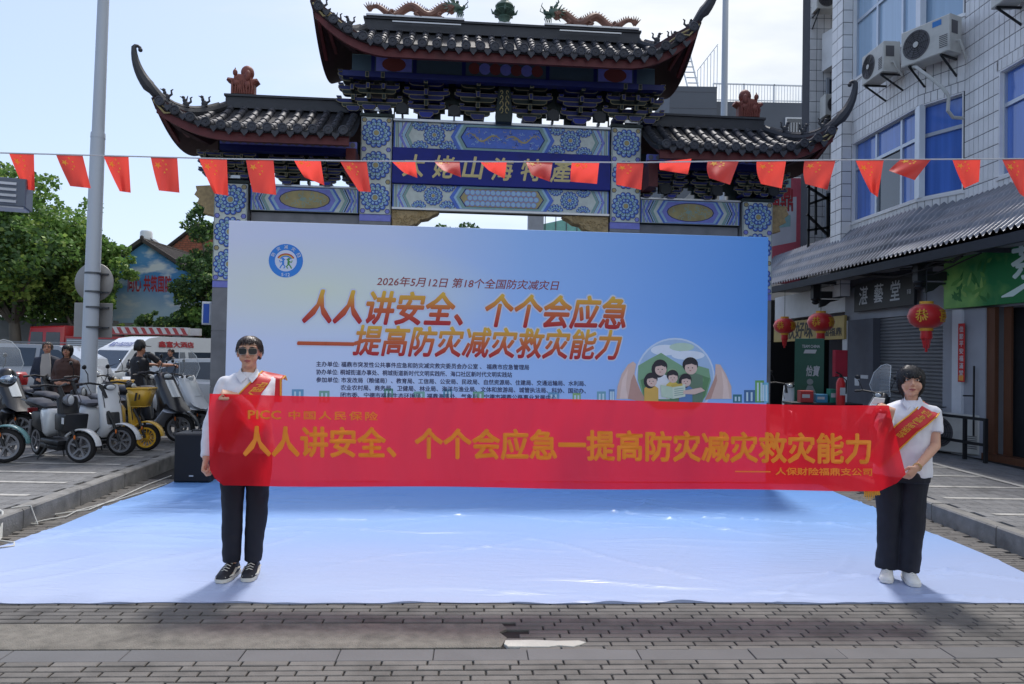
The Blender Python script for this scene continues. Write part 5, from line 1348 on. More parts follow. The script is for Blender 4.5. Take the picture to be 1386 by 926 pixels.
# ------------------------------------------------------------------ street lamp pole with the backs of two signs, lamp housing
M_pole = MS('pole_paint', 186, 194, 204, rough=.5, var=.06, sc=3, dirt=.12, stretch=(1, 1, .2)); M_signb = MS('sign_back', 150, 148, 146, rough=.5, metal=.5, var=.1, sc=5, dirt=.15); M_clamp = MS('clamp_steel', 92, 96, 100, rough=.5, metal=.6)
D0 = 11.2; a = P(121, 480, D0); b = P(140, 0, D0)
lp_ = thing('lamp_pole', 'tall white lamp pole carrying a round sign and a square sign seen from behind', 'lamp pole', (a.x, a.y, KH), 0)
k = (b-a)/(b.z-a.z); top = a+k*(9.5-a.z); base = a+k*(KH-a.z)
def lpp(z): return (a+k*(z-a.z))-Vector((a.x, a.y, KH))
zs = P(132, 182, D0).z
MB().tube([lpp(KH), lpp(zs)], [.115, .100], 20).build('pole', M_pole, lp_); MB().tube([lpp(zs-.02), lpp(10)], [.088, .068], 20).build('upper_pole', M_pole, lp_)
MB().tube([lpp(zs-.06), lpp(zs+.02)], [.104, .1], 20).build('joint_ring', M_pole, lp_); MB().prism([(-.2, -.2), (.2, -.2), (.2, .2), (-.2, .2)], 0, .03, axis='z', bev=.005).build('base_plate', M_clamp, lp_, smooth=False)
c = P(127, 382, D0+.14)-lp_.location
rs = MB(); rs.lathe([(.001, 0), (.29, 0), (.30, .008), (.30, .016), (.001, .016)], c, 36, axis='y'); rs.build('round_sign', M_signb, lp_, ang=60)
c2 = P(125.5, 433, D0+.14)-lp_.location
MB().prism([(c2.x-.29, c2.z-.27), (c2.x+.30, c2.z-.27), (c2.x+.30, c2.z+.26), (c2.x-.29, c2.z+.26)], c2.y, c2.y+.016, bev=.006).build('square_sign', M_signb, lp_, smooth=False)
for py in (370, 395, 416, 443):
    q = P(126, py, D0)-lp_.location; m = MB(); m.box(q.x-.16, q.x+.17, .105, .135, q.z-.012, q.z+.012); m.lathe([(.112, -.014), (.119, -.014), (.119, .014), (.112, .014)], q, 20); m.build('clamp', M_clamp, lp_, smooth=False)
# louvred lamp housing at the left edge on its arm
D1 = 6.3; h0 = P(0, 262, D1)
lh = thing('louvred_lamp', 'grey louvred floodlight housing at the left edge above the trees', 'floodlight', h0, radians(22))
M_house = MS('housing_grey', 96, 104, 118, rough=.5, metal=.3, var=.08); M_houseb = MS('housing_pale', 186, 190, 196, rough=.5)
MB().prism([(-.5, -.115), (.21, -.115), (.21, .125), (-.5, .125)], -.1, .16, bev=.008).build('housing', M_house, lh, smooth=False)
MB().box(-.46, .19, -.085, .14, -.128, -.1155).build('glass_base', M_houseb, lh, smooth=False)
for i in range(4):
    for x0 in (-.2, -.01): 
        m = MB(); z = .075-.05*i; m.add([(x0+.02, -.101, z+.012), (x0+.15, -.101, z+.012), (x0+.15, -.118, z-.012), (x0+.02, -.118, z-.012), (x0+.15, -.101, z-.014), (x0+.02, -.101, z-.014)], [(0, 1, 2, 3), (3, 2, 4, 5), (0, 3, 5), (1, 4, 2)]); m.build('louvre', M_houseb, lh, smooth=False)
arm_ = MB(); arm_.bar((-.45, .0, 0), (-2.35, .75, .05), .05, .05); arm_.build('bracket_arm', M_clamp, lh, smooth=False)

# ------------------------------------------------------------------ trees
M_bark = MS('bark', 112, 106, 98, rough=.9, var=.35, sc=5, bump=.8, bsc=20, stretch=(1, 1, .3))
M_leafA = MS('leaf_mid_green', 104, 138, 70, rough=.55, var=.25, sc=1.2, isl=.25); M_leafB = MS('leaf_dark_green', 74, 102, 64, rough=.6, var=.25, sc=1.0, isl=.25); M_leafC = MS('leaf_bright_green', 150, 174, 88, rough=.5, var=.2, sc=1.5, isl=.2)
for mm in (M_leafA, M_leafB, M_leafC):
    bb = mm.node_tree.nodes['Principled BSDF']; bb.inputs['Specular IOR Level'].default_value = .3
    L = mm.node_tree.links; N = mm.node_tree.nodes; tl = N.new('ShaderNodeBsdfTranslucent'); ms = N.new('ShaderNodeMixShader'); ms.inputs[0].default_value = .35
    src = bb.inputs['Base Color'].links[0].from_socket; L.new(src, tl.inputs[0]); L.new(bb.outputs[0], ms.inputs[1]); L.new(tl.outputs[0], ms.inputs[2]); L.new(ms.outputs[0], N['Material Output'].inputs[0])
def leaves(mb, clumps, n, size, rr):
    """leaf blades spread through the shells of many clumps"""
    tot = sum(c[1]**2 for c in clumps)
    for c, r, fl, kk in clumps:
        cnt = int(n*r*r/tot)
        for i in range(cnt):
            u = rr.uniform(-1, 1); a = rr.uniform(0, 2*pi); q = r*(.5+.55*rr.random()**.6); s = sqrt(1-u*u)
            p = Vector((c[0]+q*s*cos(a), c[1]+q*s*sin(a), c[2]+q*u*fl)); sz = size*rr.uniform(.6, 1.3)
            d = Vector((rr.gauss(0, 1), rr.gauss(0, 1), rr.gauss(-.3, .7))).normalized(); e = d.orthogonal().normalized(); e = (e*cos(a*3)+d.cross(e)*sin(a*3))
            o = len(mb.v); mb.v += [tuple(p-d*sz*.5), tuple(p+e*sz*.38), tuple(p+d*sz*.6), tuple(p-e*sz*.38)]; mb.f.append((o, o+1, o+2, o+3))
            mb.m.append(kk if rr.random() < .75 else rr.choice((0, 1, 2)))
def tree(label, base, h, crown_r, crown_z0, n, size, seed, nclump=26, squash=.8, lean=0, trunk_r=.16, nlimb=7, group=None, mix=(0, 1, 2), name='broadleaf_tree', crown_dx=0):
    rr = random.Random(seed); t = thing(name, label, 'tree', base, 0, group); m = MB()
    fork = Vector((lean*.3, 0, crown_z0*.85)); m.tube([(0, 0, -.1), (lean*.1, 0, crown_z0*.4), fork], [trunk_r*1.25, trunk_r, trunk_r*.85], 10)
    cl = []
    cz = (crown_z0+h)/2; rz = (h-crown_z0)/2
    for i in range(nclump):
        u = rr.uniform(-.95, .98); a = rr.uniform(0, 2*pi); s = sqrt(1-u*u)**.8; q = rr.uniform(.35, .86)
        c = (lean+crown_dx+crown_r*q*s*cos(a), crown_r*q*s*sin(a)*.9, cz+rz*u*.86); cl.append((c, crown_r*rr.uniform(.2, .36), squash, mix[0] if u > .3 and rr.random() < .6 else rr.choice(mix)))
    for i in range(nclump//2):
        u = rr.uniform(-.6, 1); a = rr.uniform(0, 2*pi); s = sqrt(max(0, 1-u*u)); cl.append(((lean+crown_dx+crown_r*1.0*s*cos(a), crown_r*.95*s*sin(a), cz+rz*u*1.02), crown_r*rr.uniform(.09, .17), squash, mix[0]))
    for i in range(nlimb):
        c = Vector(cl[i*max(1, nclump//nlimb) % nclump][0]); mid = fork.lerp(c, .5)+Vector((rr.uniform(-.2, .2), rr.uniform(-.2, .2), .15)); m.tube([fork-Vector((0, 0, .05)), mid, c], [trunk_r*.55, trunk_r*.34, trunk_r*.1], 7)
        for j in range(2):
            e = mid+Vector((rr.uniform(-1, 1), rr.uniform(-1, 1), rr.uniform(.1, 1)))*crown_r*.4; m.tube([mid, mid.lerp(e, .5)+Vector((0, 0, .1)), e], [trunk_r*.25, trunk_r*.15, trunk_r*.05], 5)
    m.build('trunk', M_bark, t); lb = MB(); leaves(lb, cl, n, size, rr); lb.build('crown', [M_leafA, M_leafB, M_leafC], t, smooth=False, fix=False); return t
g0 = lambda px, d, z=0.0: Vector((P(px, 300, d).x, d, z))
tree('large spreading street tree filling the left edge behind the cars', g0(28, 39.5), 10.6, 5.3, 3.3, 30000, .25, 1, nclump=56, lean=-.6, trunk_r=.30, nlimb=9, mix=(0, 1, 0, 2))
tree('tall tree just right of the lamp pole behind the round sign', g0(104, 40.6), 8.4, 2.9, 2.9, 17000, .24, 2, nclump=38, mix=(0, 1, 1, 2))
tree('dark tree beyond the big street tree at the far left', g0(-60, 47), 11.4, 6.0, 1.2, 9000, .26, 8, nclump=30, mix=(1, 1, 0))
tree('dark background tree between the street tree and the painted gable', g0(80, 48), 7.2, 4.6, 1.0, 8000, .24, 9, nclump=26, mix=(1, 1, 0))
tree('round dark tree in front of the painted gable wall', g0(214, 40), 3.55, 1.25, 1.3, 5000, .16, 3, nclump=18, mix=(1, 0, 1), trunk_r=.12, squash=.75)
tree('dark tree at the right of the painted gable, left of the gateway column', g0(280, 41.2), 7.0, 2.2, 2.0, 11000, .2, 4, nclump=34, mix=(1, 0, 1), trunk_r=.14)
tree('tall slim tree reaching up beside the left outer gateway column', g0(284, 43), 10.2, 1.5, 6.2, 3000, .2, 5, nclump=26, mix=(1, 0, 1), trunk_r=.14)
tree('dark green tree seen through the gateway opening', g0(615, 46), 10.2, 2.3, 5.0, 7000, .22, 6, nclump=20, mix=(1, 0, 1))
tree('dark tree low behind the white saloon car', g0(280, 41), 4.4, 2.0, .8, 5000, .2, 14, nclump=16, mix=(1, 1, 0))
for i, (px, h_) in enumerate(((152, 1.9), (168, 2.4), (182, 2.0))):
    tree(('pale slim shrub left of the others', 'tallest slim shrub of three', 'slim shrub right of the others')[i]+' at the foot of the painted gable', g0(px, 41, 1.6), h_*.55, .35, .25, 500, .12, 30+i, nclump=6, mix=(2, 0), trunk_r=.03, nlimb=3, name='shrub')

# ------------------------------------------------------------------ wall and houses behind the car park
M_wallg = MS('grey_render', 128, 128, 126, rough=.9, var=.2, sc=1.5, bump=.3, dirt=.3, dsc=1); M_rooft = MS('dark_clay_tile', 74, 68, 66, rough=.8, var=.25, sc=6, rnd=.1, isl=.12); M_bricks = MS('red_brick', 158, 96, 74, rough=.9, var=.2, sc=3, isl=.12, rnd=.1); M_mort = MS('brick_mortar', 120, 100, 88, rough=.95)
gwall = thing('boundary_wall', 'long grey rendered wall behind the parked vehicles on the left', 'wall', (0, 42.6, 0))
x = -42.0
while x < -13.5:
    MB().box(x+.01, x+2.38, -.12, .12, 0, 3.0+.05*sin(x)).build('wall_panel', M_wallg, gwall, smooth=False); MB().box(x-.14, x+.009, -.17, .17, 0, 3.15).build('pier', M_wallg, gwall, smooth=False); x += 2.4
def tile_roof(name, parent, ridge_a, ridge_b, run, drop, tile=.34, rows=9):
    """one slope of overlapping tile courses, running along the ridge"""
    A = Vector(ridge_a); B = Vector(ridge_b); run = Vector(run); m = MB(); n = max(2, int((B-A).length/tile)); 
    m.loft([[A, B, B+run*1+Vector((0, 0, -drop)), A+run*1+Vector((0, 0, -drop))], [p-Vector((0, 0, .1)) for p in (A, B, B+run*1+Vector((0, 0, -drop)), A+run*1+Vector((0, 0, -drop)))]])
    for i in range(n+1):
        p = A.lerp(B, i/n)+Vector((0, 0, .03)); m.tube([p, p+run+Vector((0, 0, -drop))], .075, 6)
    m.tube([A+Vector((0, 0, .05)), B+Vector((0, 0, .05))], .12, 6)
    return m.build(name, M_rooft, parent)
# painted gable house
DH = 44.0
pk = P(195, 329, DH); le = P(150, 365, DH); re_ = P(262, 376, DH)
mh = thing('painted_gable_house', 'house whose gable wall is painted with blue sky and clouds and red characters', 'house', (pk.x, DH, 0), 0)
M_mural, Nn, Ll, Bb = gradient_mat('mural_paint', [(0, srgb(188, 200, 206)), (.35, srgb(150, 190, 218)), (.6, srgb(186, 212, 226)), (.8, srgb(74, 138, 196)), (1, srgb(96, 156, 206))], 2, .5, pk.z, rough=.8, noise=.25)
mp_ = Nn.new('ShaderNodeTexNoise'); mp_.inputs['Scale'].default_value = .9; mp_.inputs['Detail'].default_value = 5; tcx = Nn.new('ShaderNodeTexCoord'); mpp = Nn.new('ShaderNodeMapping'); mpp.inputs['Scale'].default_value = (.6, 1, 1.5); Ll.new(tcx.outputs['Object'], mpp.inputs[0]); Ll.new(mpp.outputs[0], mp_.inputs[0])
rmp = Nn.new('ShaderNodeMapRange'); rmp.inputs[1].default_value = .52; rmp.inputs[2].default_value = .64; Ll.new(mp_.outputs[0], rmp.inputs[0]); mxx = Nn.new('ShaderNodeMixRGB'); mxx.inputs[2].default_value = (*srgb(222, 230, 232), 1); Ll.new(rmp.outputs[0], mxx.inputs[0])
Ll.new(Bb.inputs['Base Color'].links[0].from_socket, mxx.inputs[1]); Ll.new(mxx.outputs[0], Bb.inputs['Base Color'])
lx, lz, rx_, rz_ = le.x-pk.x-1.4, le.z-.9, re_.x-pk.x+.4, re_.z-.2
MB().prism([(lx, 0), (rx_, 0), (rx_, rz_), (0, pk.z), (lx, lz)], 0, .3).build('gable_wall', M_mural, mh, smooth=False)
MB().prism([(lx+.1, 0), (rx_-.1, 0), (rx_-.1, rz_-.2), (0, pk.z-.2), (lx+.1, lz-.2)], .3, 14).build('house_body', M_wallg, mh, smooth=False)
tile_roof('roof_slope', mh, (0, -.25, pk.z+.12), (0, 14, pk.z+.12), (rx_+.7, 0, 0), pk.z-rz_+.25); tile_roof('roof_slope', mh, (0, -.25, pk.z+.12), (0, 14, pk.z+.12), (lx-.5, 0, 0), pk.z-lz+.25)
m = MB(); m.bar((0, -.28, pk.z+.16), (rx_+.5, -.28, rz_+.0), .12, .22); m.bar((0, -.28, pk.z+.16), (lx-.3, -.28, lz), .12, .22); m.ell((0, -.28, pk.z+.28), (.12, .1, .14)); m.build('verge', M_rooft, mh, smooth=False)
M_redink = MS('mural_red', 170, 54, 60, rough=.8)
q0, q1 = P(173, 391, DH)-mh.location, P(232, 376, DH)-mh.location
text_obj('lettering', '同心 共筑国防', lambda u, v, k: (u, -.01+.001*k, v), M_redink, mh, offset=.03, box=(q0.x, q0.z-.15, q1.x, q1.z+.1))
# house behind with brick gable on the right
DB = 52.0; pk2 = P(267, 307, DB); bh = thing('brick_gable_house', 'old house with bare red brick gable and dark tiles behind the painted gable', 'house', (pk2.x, DB, 0))
r2x = 3.4; MB().prism([(-3.0, 0), (r2x, 0), (r2x, pk2.z-2.5), (0, pk2.z), (-3.0, pk2.z-2.4)], .02, 9).build('wall', M_mort, bh, smooth=False)
m = MB(); z = pk2.z-3.6
while z < pk2.z-.05:
    hw = 3.0; xm = min(3.0, (pk2.z-z)*1.2)-.1; xx = -xm+(.12 if int(z*10) % 2 else 0)
    while xx < xm: m.box(xx+.012, min(xx+.36, xm)-.012, -.02, .03, z+.012, z+.135); xx += .38
    z += .15
tag(m.build('brick_course', M_bricks, bh, smooth=False, fix=False), kind='stuff')
tile_roof('roof_slope', bh, (0, -.2, pk2.z+.12), (0, 9, pk2.z+.12), (r2x+.4, 0, 0), 2.75); tile_roof('roof_slope', bh, (0, -.2, pk2.z+.12), (0, 9, pk2.z+.12), (-3.4, 0, 0), 2.75)
# long tiled roof left of the painted gable + water tank
DL = 50.0; ra = P(150, 336, DL); rb = P(186, 333, DL); lr = thing('tiled_house', 'low house with long dark tiled roof left of the painted gable', 'house', (ra.x, DL, 0))
MB().box(-3.5, 2.6, 0, 7, 0, ra.z-1.5).build('wall', M_wallg, lr, smooth=False); tile_roof('roof_slope', lr, (-3.6, 3.5, ra.z+.1), (2.7, 3.5, ra.z+.1), (0, -4.0, 0), 1.9); tile_roof('roof_slope', lr, (-3.6, 3.5, ra.z+.1), (2.7, 3.5, ra.z+.1), (0, 4.0, 0), 1.9)
tk = thing('water_tank', 'white cylindrical water tank with solar frame on the tiled roof', 'water tank', P(163, 328, DL)+Vector((0, 3.5, -.15)))
MB().lathe([(.001, .0), (.4, 0), (.42, .1), (.42, .9), (.36, 1.0), (.001, 1.02)], (0, 0, .5), 18).build('tank', MS('tank_white', 214, 218, 220, rough=.4), tk)
m = MB()
for s in (-1, 1):
    for y in (-.3, .3): m.bar((s*.35, y, -.4), (s*.3, y, .5), .05, .05)
m.bar((.45, -.3, .9), (1.7, -.3, -.2), .05, .05); m.bar((.45, .3, .9), (1.7, .3, -.2), .05, .05); m.bar((1.7, -.3, -.2), (1.7, .3, -.2), .05, .05); m.bar((1.0, 0, .4), (1.2, 0, -.4), .05, .05)
m.build('stand', M_clamp, tk, smooth=False); MB().loft([[(.5, -.35, .88), (1.65, -.35, -.13), (1.65, .35, -.13), (.5, .35, .88)], [(.5, -.35, .94), (1.68, -.35, -.08), (1.68, .35, -.08), (.5, .35, .94)]]).build('solar_panel', M_clamp, tk, smooth=False)
# blue wall sign on the left outer column
MB().prism([(-5.13, 2.02), (-4.97, 2.02), (-4.97, 2.42), (-5.13, 2.42)], .1, .2, bev=.02).build('street_sign', MS('sign_white', 206, 212, 220, rough=.4), gate, smooth=False)
MB().box(-5.10, -5.0, .095, .099, 2.05, 2.38).build('street_sign_face', MS('sign_blue', 30, 80, 176, rough=.4), gate, smooth=False)
# distant hill line
m = MB(); n = 60; top_ = []; 
for i in range(n+1):
    x = -420+840*i/n; h_ = 8+6*sin(i*.31)+4*sin(i*.83+1); top_.append((x, 460+30*sin(i*.2), max(1, h_)))
m.add(top_+[(p[0], p[1]-60, -1) for p in top_]+[(p[0], p[1]+90, -1) for p in top_], [(i, i+1, n+2+i, n+1+i) for i in range(n)]+[(i+1, i, 2*n+2+i, 2*n+3+i) for i in range(n)])
tag(m.build('hills', MS('far_hill', 84, 100, 96, rough=.95, var=.2, sc=.02, world=True)), kind='structure')
# ------------------------------------------------------------------ tiled corner building on the right
BB = Vector((7.0, 12.0, 0))
M_wtile = MS('white_wall_tile', 232, 230, 228, rough=.35, var=.08, sc=3, rnd=.06, isl=.06, dirt=.22, dsc=1.2, world=True)
M_grout = MS('dark_grout', 70, 72, 78, rough=.9, world=True); M_frame = MS('aluminium_frame', 190, 196, 204, rough=.35, metal=.5, var=.05)
M_glassb = MS('blue_curtained_glass', 84, 122, 200, rough=.06, var=.3, sc=1.3, spec=.8, stretch=(6, 6, .3)); M_glassp = MS('pale_curtained_glass', 164, 190, 214, rough=.08, var=.12, sc=1.2, spec=.8, stretch=(8, 8, .2)); M_glassd = MS('dark_glass', 40, 52, 66, rough=.06, spec=.9, var=.2)
bld = thing('tiled_corner_building', 'white tiled building on the right with blue curtained windows above the shop awning', 'building', BB)
TT = Matrix.Translation(-BB)
PTS = [Vector((6.86, 15.07)), Vector((6.95, 12.7)), Vector((7.31, 11.96)), Vector((7.31, 5.0))]
ZT = 12.6
def seg_frame(i): a, b = PTS[i], PTS[i+1]; d = (b-a); L = d.length; d = d/L; n = Vector((-abs(d.y), d.x if d.y < 0 else -d.x)); n = Vector((d.y, -d.x)) if Vector((d.y, -d.x)).x < 0 else Vector((-d.y, d.x)); return a, d, n, L
def sp3(i, s, z, off=0): a, d, n, L = seg_frame(i); q = a+d*s+n*off; return Vector((q.x, q.y, z))-BB
openings = {0: [(.08, 2.36, 4.4, 6.02, 'b'), (.08, 2.36, 7.3, 9.1, 'p')], 1: [(.01, .80, 4.4, 6.02, 'b'), (.01, .80, 7.3, 9.1, 'p')], 2: [(.84, 3.6, 4.4, 6.02, 'b'), (.84, 3.6, 7.9, 9.6, 'p')]}
TW, TH = .12, .255
tiles = []
for i in range(3):
    a, d, n, L = seg_frame(i); holes = openings[i]
    Lm = min(L, 4.2)
    # backing wall with openings (strips)
    xs = sorted({0, Lm, L}|{h[0] for h in holes}|{h[1] for h in holes if h[1] < L}); zs = sorted({3.1, ZT}|{h[2] for h in holes}|{h[3] for h in holes})
    m = MB()
    for x0, x1 in zip(xs, xs[1:]):
        for z0, z1 in zip(zs, zs[1:]):
            xm, zm = (x0+x1)/2, (z0+z1)/2
            if any(h[0] < xm < h[1] and h[2] < zm < h[3] for h in holes): continue
            p = [sp3(i, x0, z0), sp3(i, x1, z0), sp3(i, x1, z1), sp3(i, x0, z1)]; q = [sp3(i, x0, z0, -.25), sp3(i, x1, z0, -.25), sp3(i, x1, z1, -.25), sp3(i, x0, z1, -.25)]
            m.loft([p, q])
    m.build('wall', M_grout, bld, smooth=False)
    # tiles
    nc = int(Lm/TW); z = 3.9; 
    while z < ZT-.3:
        for c in range(nc+1):
            x = c*Lm/nc; x1 = x+Lm/nc
            if c >= nc: continue
            zm = z+TH/2; xm = (x+x1)/2
            if any(h[0]-.03 < xm < h[1]+.03 and h[2]-.06 < zm < h[3]+.06 for h in holes): continue
            tiles.append((a.y+d.y*xm, i, xm, zm))
        z += TH
    # windows
    for h in holes:
        g = M_glassb if h[4] == 'b' else M_glassp; x0, x1, z0, z1 = h[:4]; hh = z1-z0; zt = z1-.33*hh
        w = MB(); F_ = .045
        def fb(xa, xb, za, zb, o0=-.14, o1=-.06): w.loft([[sp3(i, xa, za, o1), sp3(i, xb, za, o1), sp3(i, xb, zb, o1), sp3(i, xa, zb, o1)], [sp3(i, xa, za, o0), sp3(i, xb, za, o0), sp3(i, xb, zb, o0), sp3(i, xa, zb, o0)]])
        fb(x0, x1, z0, z0+F_); fb(x0, x1, z1-F_, z1); fb(x0, x0+F_, z0+F_, z1-F_); fb(x1-F_, x1, z0+F_, z1-F_); fb(x0+F_, x1-F_, zt-.03, zt+.03, -.139, -.061)
        mull = {0: [.82, 1.68], 1: [], 2: [.72+.0, 1.7]}[i]
        for mx in mull: fb(x0+mx-.03, x0+mx+.03, z0+F_, zt-.031, -.138, -.058); fb(x0+mx-.028, x0+mx+.028, zt+.031, z1-F_, -.138, -.058)
        fr_ = w.build('window', M_frame, bld, smooth=False)
        w = MB(); fb(x0+.001, x1-.001, z1-.022, z1-.001, -.24, .006); fb(x0+.001, x1-.001, z0+.001, z0+.022, -.24, .006)
        if i != 1: fb(x0+.001, x0+.022, z0+.0225, z1-.0225, -.24, .006)
        if i != 0: fb(x1-.022, x1-.001, z0+.0225, z1-.0225, -.24, .006)
        w.build('reveal', M_wtile, bld, smooth=False)
        k0 = 3.9
        while k0+TH/2 < z0-.06: k0 += TH
        k1 = k0
        while k1+TH/2 < z1+.06: k1 += TH
        m = MB(); nb = max(2, round((x1-x0+.1)/TW)); xa = max(0, x0-.05); xb = min(Lm, x1+.05)
        for c in range(nb):
            ua, ub = xa+(xb-xa)*c/nb+.006, xa+(xb-xa)*(c+1)/nb-.006
            for za, zb in ((z1+.004, k1-.006), (k0-TH*0+.0, z0-.054)):
                if zb-za > .02: m.loft([[sp3(i, ua, za, .009), sp3(i, ub, za, .009), sp3(i, ub, zb, .009), sp3(i, ua, zb, .009)], [sp3(i, ua, za, .0), sp3(i, ub, za, .0), sp3(i, ub, zb, .0), sp3(i, ua, zb, .0)]])
        if m.v: tag(m.build('cut_tile', M_wtile, bld, smooth=False), kind='stuff')
        edges = [x0+F_]+[x0+q for q in mull]+[x1-F_]
        for ea, eb in zip(edges, edges[1:]):
            for za, zb in ((z0+F_, zt-.03), (zt+.03, z1-F_)):
                gm = g if not (i == 0 and h[4] == 'b' and eb-ea > .8 and ea > .5 and za < zt-.1 and ea < 1.2) else M_glassd
                MB().loft([[sp3(i, ea, za, -.10), sp3(i, eb, za, -.10), sp3(i, eb, zb, -.10), sp3(i, ea, zb, -.10)], [sp3(i, ea, za, -.115), sp3(i, eb, za, -.115), sp3(i, eb, zb, -.115), sp3(i, ea, zb, -.115)]]).build('pane', gm, fr_, smooth=False)
        m = MB(); m.loft([[sp3(i, x0-.03, z0-.05, .03), sp3(i, x1+.03, z0-.05, .03), sp3(i, x1+.03, z0-.002, .03), sp3(i, x0-.03, z0-.002, .03)], [sp3(i, x0-.03, z0-.05, -.05), sp3(i, x1+.03, z0-.05, -.05), sp3(i, x1+.03, z0-.002, -.05), sp3(i, x0-.03, z0-.002, -.05)]]); m.build('sill', M_wtile, bld, smooth=False)
for z0, z1 in ((4.4, 6.02), (7.3, 9.1)):
    m = MB(); m.T = TT; m.prism([(6.93, 12.62), (7.02, 12.60), (7.07, 12.74), (6.95, 12.80)], z0+.01, z1-.01, axis='z'); m.build('corner_post', M_frame, bld, smooth=False)
def tile_box(mb, w, h): 
    g = .0055
    return brick_mb(mb, -w/2+g, w/2-g, -h/2+g, h/2-g, .008, c=.003, h=.008)
tiles.sort(key=lambda t: (t[0]*0+t[3]*1.0+t[0]*.2))
tms = {}
for k_, (dy, i, xm, zm) in enumerate(tiles[:300]):
    a, d, n, L = seg_frame(i); Lm = min(L, 4.2)
    if i not in tms: tms[i] = tile_box(MB(), Lm/int(Lm/TW), TH).mesh('tile', M_wtile, smooth=False, fix=False)
    o = link('tile', tms[i], bld)
    ex = Vector((d.x, d.y, 0)); ez = Vector((n.x, n.y, 0)); ey = Vector((0, 0, 1))
    if ex.cross(ey).dot(ez) < 0: ex = -ex
    R_ = Matrix((ex, ey, ez)).transposed().to_4x4(); R_.translation = sp3(i, xm, zm, .001); o.matrix_local = R_
m = MB()
for (dy, i, xm, zm) in tiles[300:]:
    a, d, n, L = seg_frame(i); Lm = min(L, 4.2); w = Lm/int(Lm/TW); ex = Vector((d.x, d.y, 0)); ez = Vector((n.x, n.y, 0)); ey = Vector((0, 0, 1))
    if ex.cross(ey).dot(ez) < 0: ex = -ex
    R_ = Matrix((ex, ey, ez)).transposed().to_4x4(); R_.translation = sp3(i, xm, zm, .001); m.T = R_; tile_box(m, w, TH)
tag(m.build('tile_field', M_wtile, bld, smooth=False, fix=False), kind='stuff')
# roof slab and body
m = MB(); m.T = TT; m.loft([[(p.x+.26, p.y, 0) for p in PTS]+[(14, 5, 0), (14, 15.07, 0)], [(p.x+.26, p.y, ZT) for p in PTS]+[(14, 5, ZT), (14, 15.07, ZT)]]); m.build('inner_body', M_grout, bld, smooth=False)
def tiled_box(name, x0, x1, y0, y1, z0, z1, tw=.2, th=.255, parent=None, faces=('f', 'l')):
    m = MB(); m.T = TT; m.box(x0, x1, y0, y1, z0, z1); o = m.build(name, M_grout, parent or bld, smooth=False); m = MB(); n = 0
    for fc in faces:
        L = (x1-x0) if fc == 'f' else (y1-y0); nc = max(1, round(L/tw)); w = L/nc; z = z0
        while z+th <= z1+.01:
            for c in range(nc):
                s = (c+.5)*w
                R_ = Matrix(((1, 0, 0), (0, 0, -1), (0, 1, 0))).to_4x4() if fc == 'f' else Matrix(((0, 0, -1), (-1, 0, 0), (0, 1, 0))).to_4x4()
                R_.translation = (Vector((x0+s, y0-.001, z+th/2)) if fc == 'f' else Vector((x0-.001, y0+s, z+th/2)))-BB
                m.T = R_; brick_mb(m, -w/2+.006, w/2-.006, -th/2+.006, th/2-.006, .008, c=.003, h=.008); n += 1
            z += th
    tag(m.build('tile_field', M_wtile, o, smooth=False, fix=False), kind='stuff'); return o
tiled_box('pier', 6.66, 6.858, 15.0, 15.5, 2.9, ZT-.1, tw=.2)
# ---- further wing
bl2 = thing('far_tiled_building', 'second white tiled block beyond the corner building with a narrow window and balcony', 'building', Vector((7.0, 17.5, 0)))
o_ = tiled_box('wall', 6.98, 12, 17.5, 17.95, 3.25, ZT, tw=.17, th=.25, parent=bl2, faces=('f',))
o_2 = MB(); o_2.box(1.2, 5, .5, 1.6, 0, ZT-.2); o_2.build('rear_block', M_grout, bl2, smooth=False)
o_.location = Vector((0, 0, 0)); 
# (tiles were laid relative to BB: shift them to the second block's own base)
o_.location = BB-Vector((7.0, 17.5, 0))
def b2(name, mb, mat, par=None): o = mb.build(name, mat, par or bl2, smooth=False); return o
for z0, z1 in ((6.9, 8.3), (4.4, 5.6)):
    m = MB(); m.T = Matrix.Translation(-bl2.location); m.box(7.36, 7.9, 17.40, 17.46, z0, z1); w_ = b2('window', m, M_frame)
    m = MB(); m.T = Matrix.Translation(-bl2.location); m.box(7.41, 7.6, 17.38, 17.398, z0+.05, z1-.05); m.box(7.63, 7.85, 17.38, 17.398, z0+.05, z1-.05); b2('pane', m, M_glassd, w_)
m = MB(); m.T = Matrix.Translation(-bl2.location)
for zb in (8.45,): m.loft([[(7.25, 17.45, zb), (8.6, 17.45, zb), (8.6, 16.3, zb+.1), (7.6, 16.3, zb+.1)], [(7.25, 17.45, zb+.9), (8.6, 17.45, zb+.9), (8.6, 16.3, zb+.9), (7.6, 16.3, zb+.9)]])
b2('balcony', m, M_wtile)
M_acw = MS('ac_casing', 198, 196, 188, rough=.5, var=.06, dirt=.2, dsc=4); M_acg = MS('ac_grille', 92, 90, 92, rough=.6); M_black = MS('black_steel', 26, 28, 32, rough=.5, var=.1)
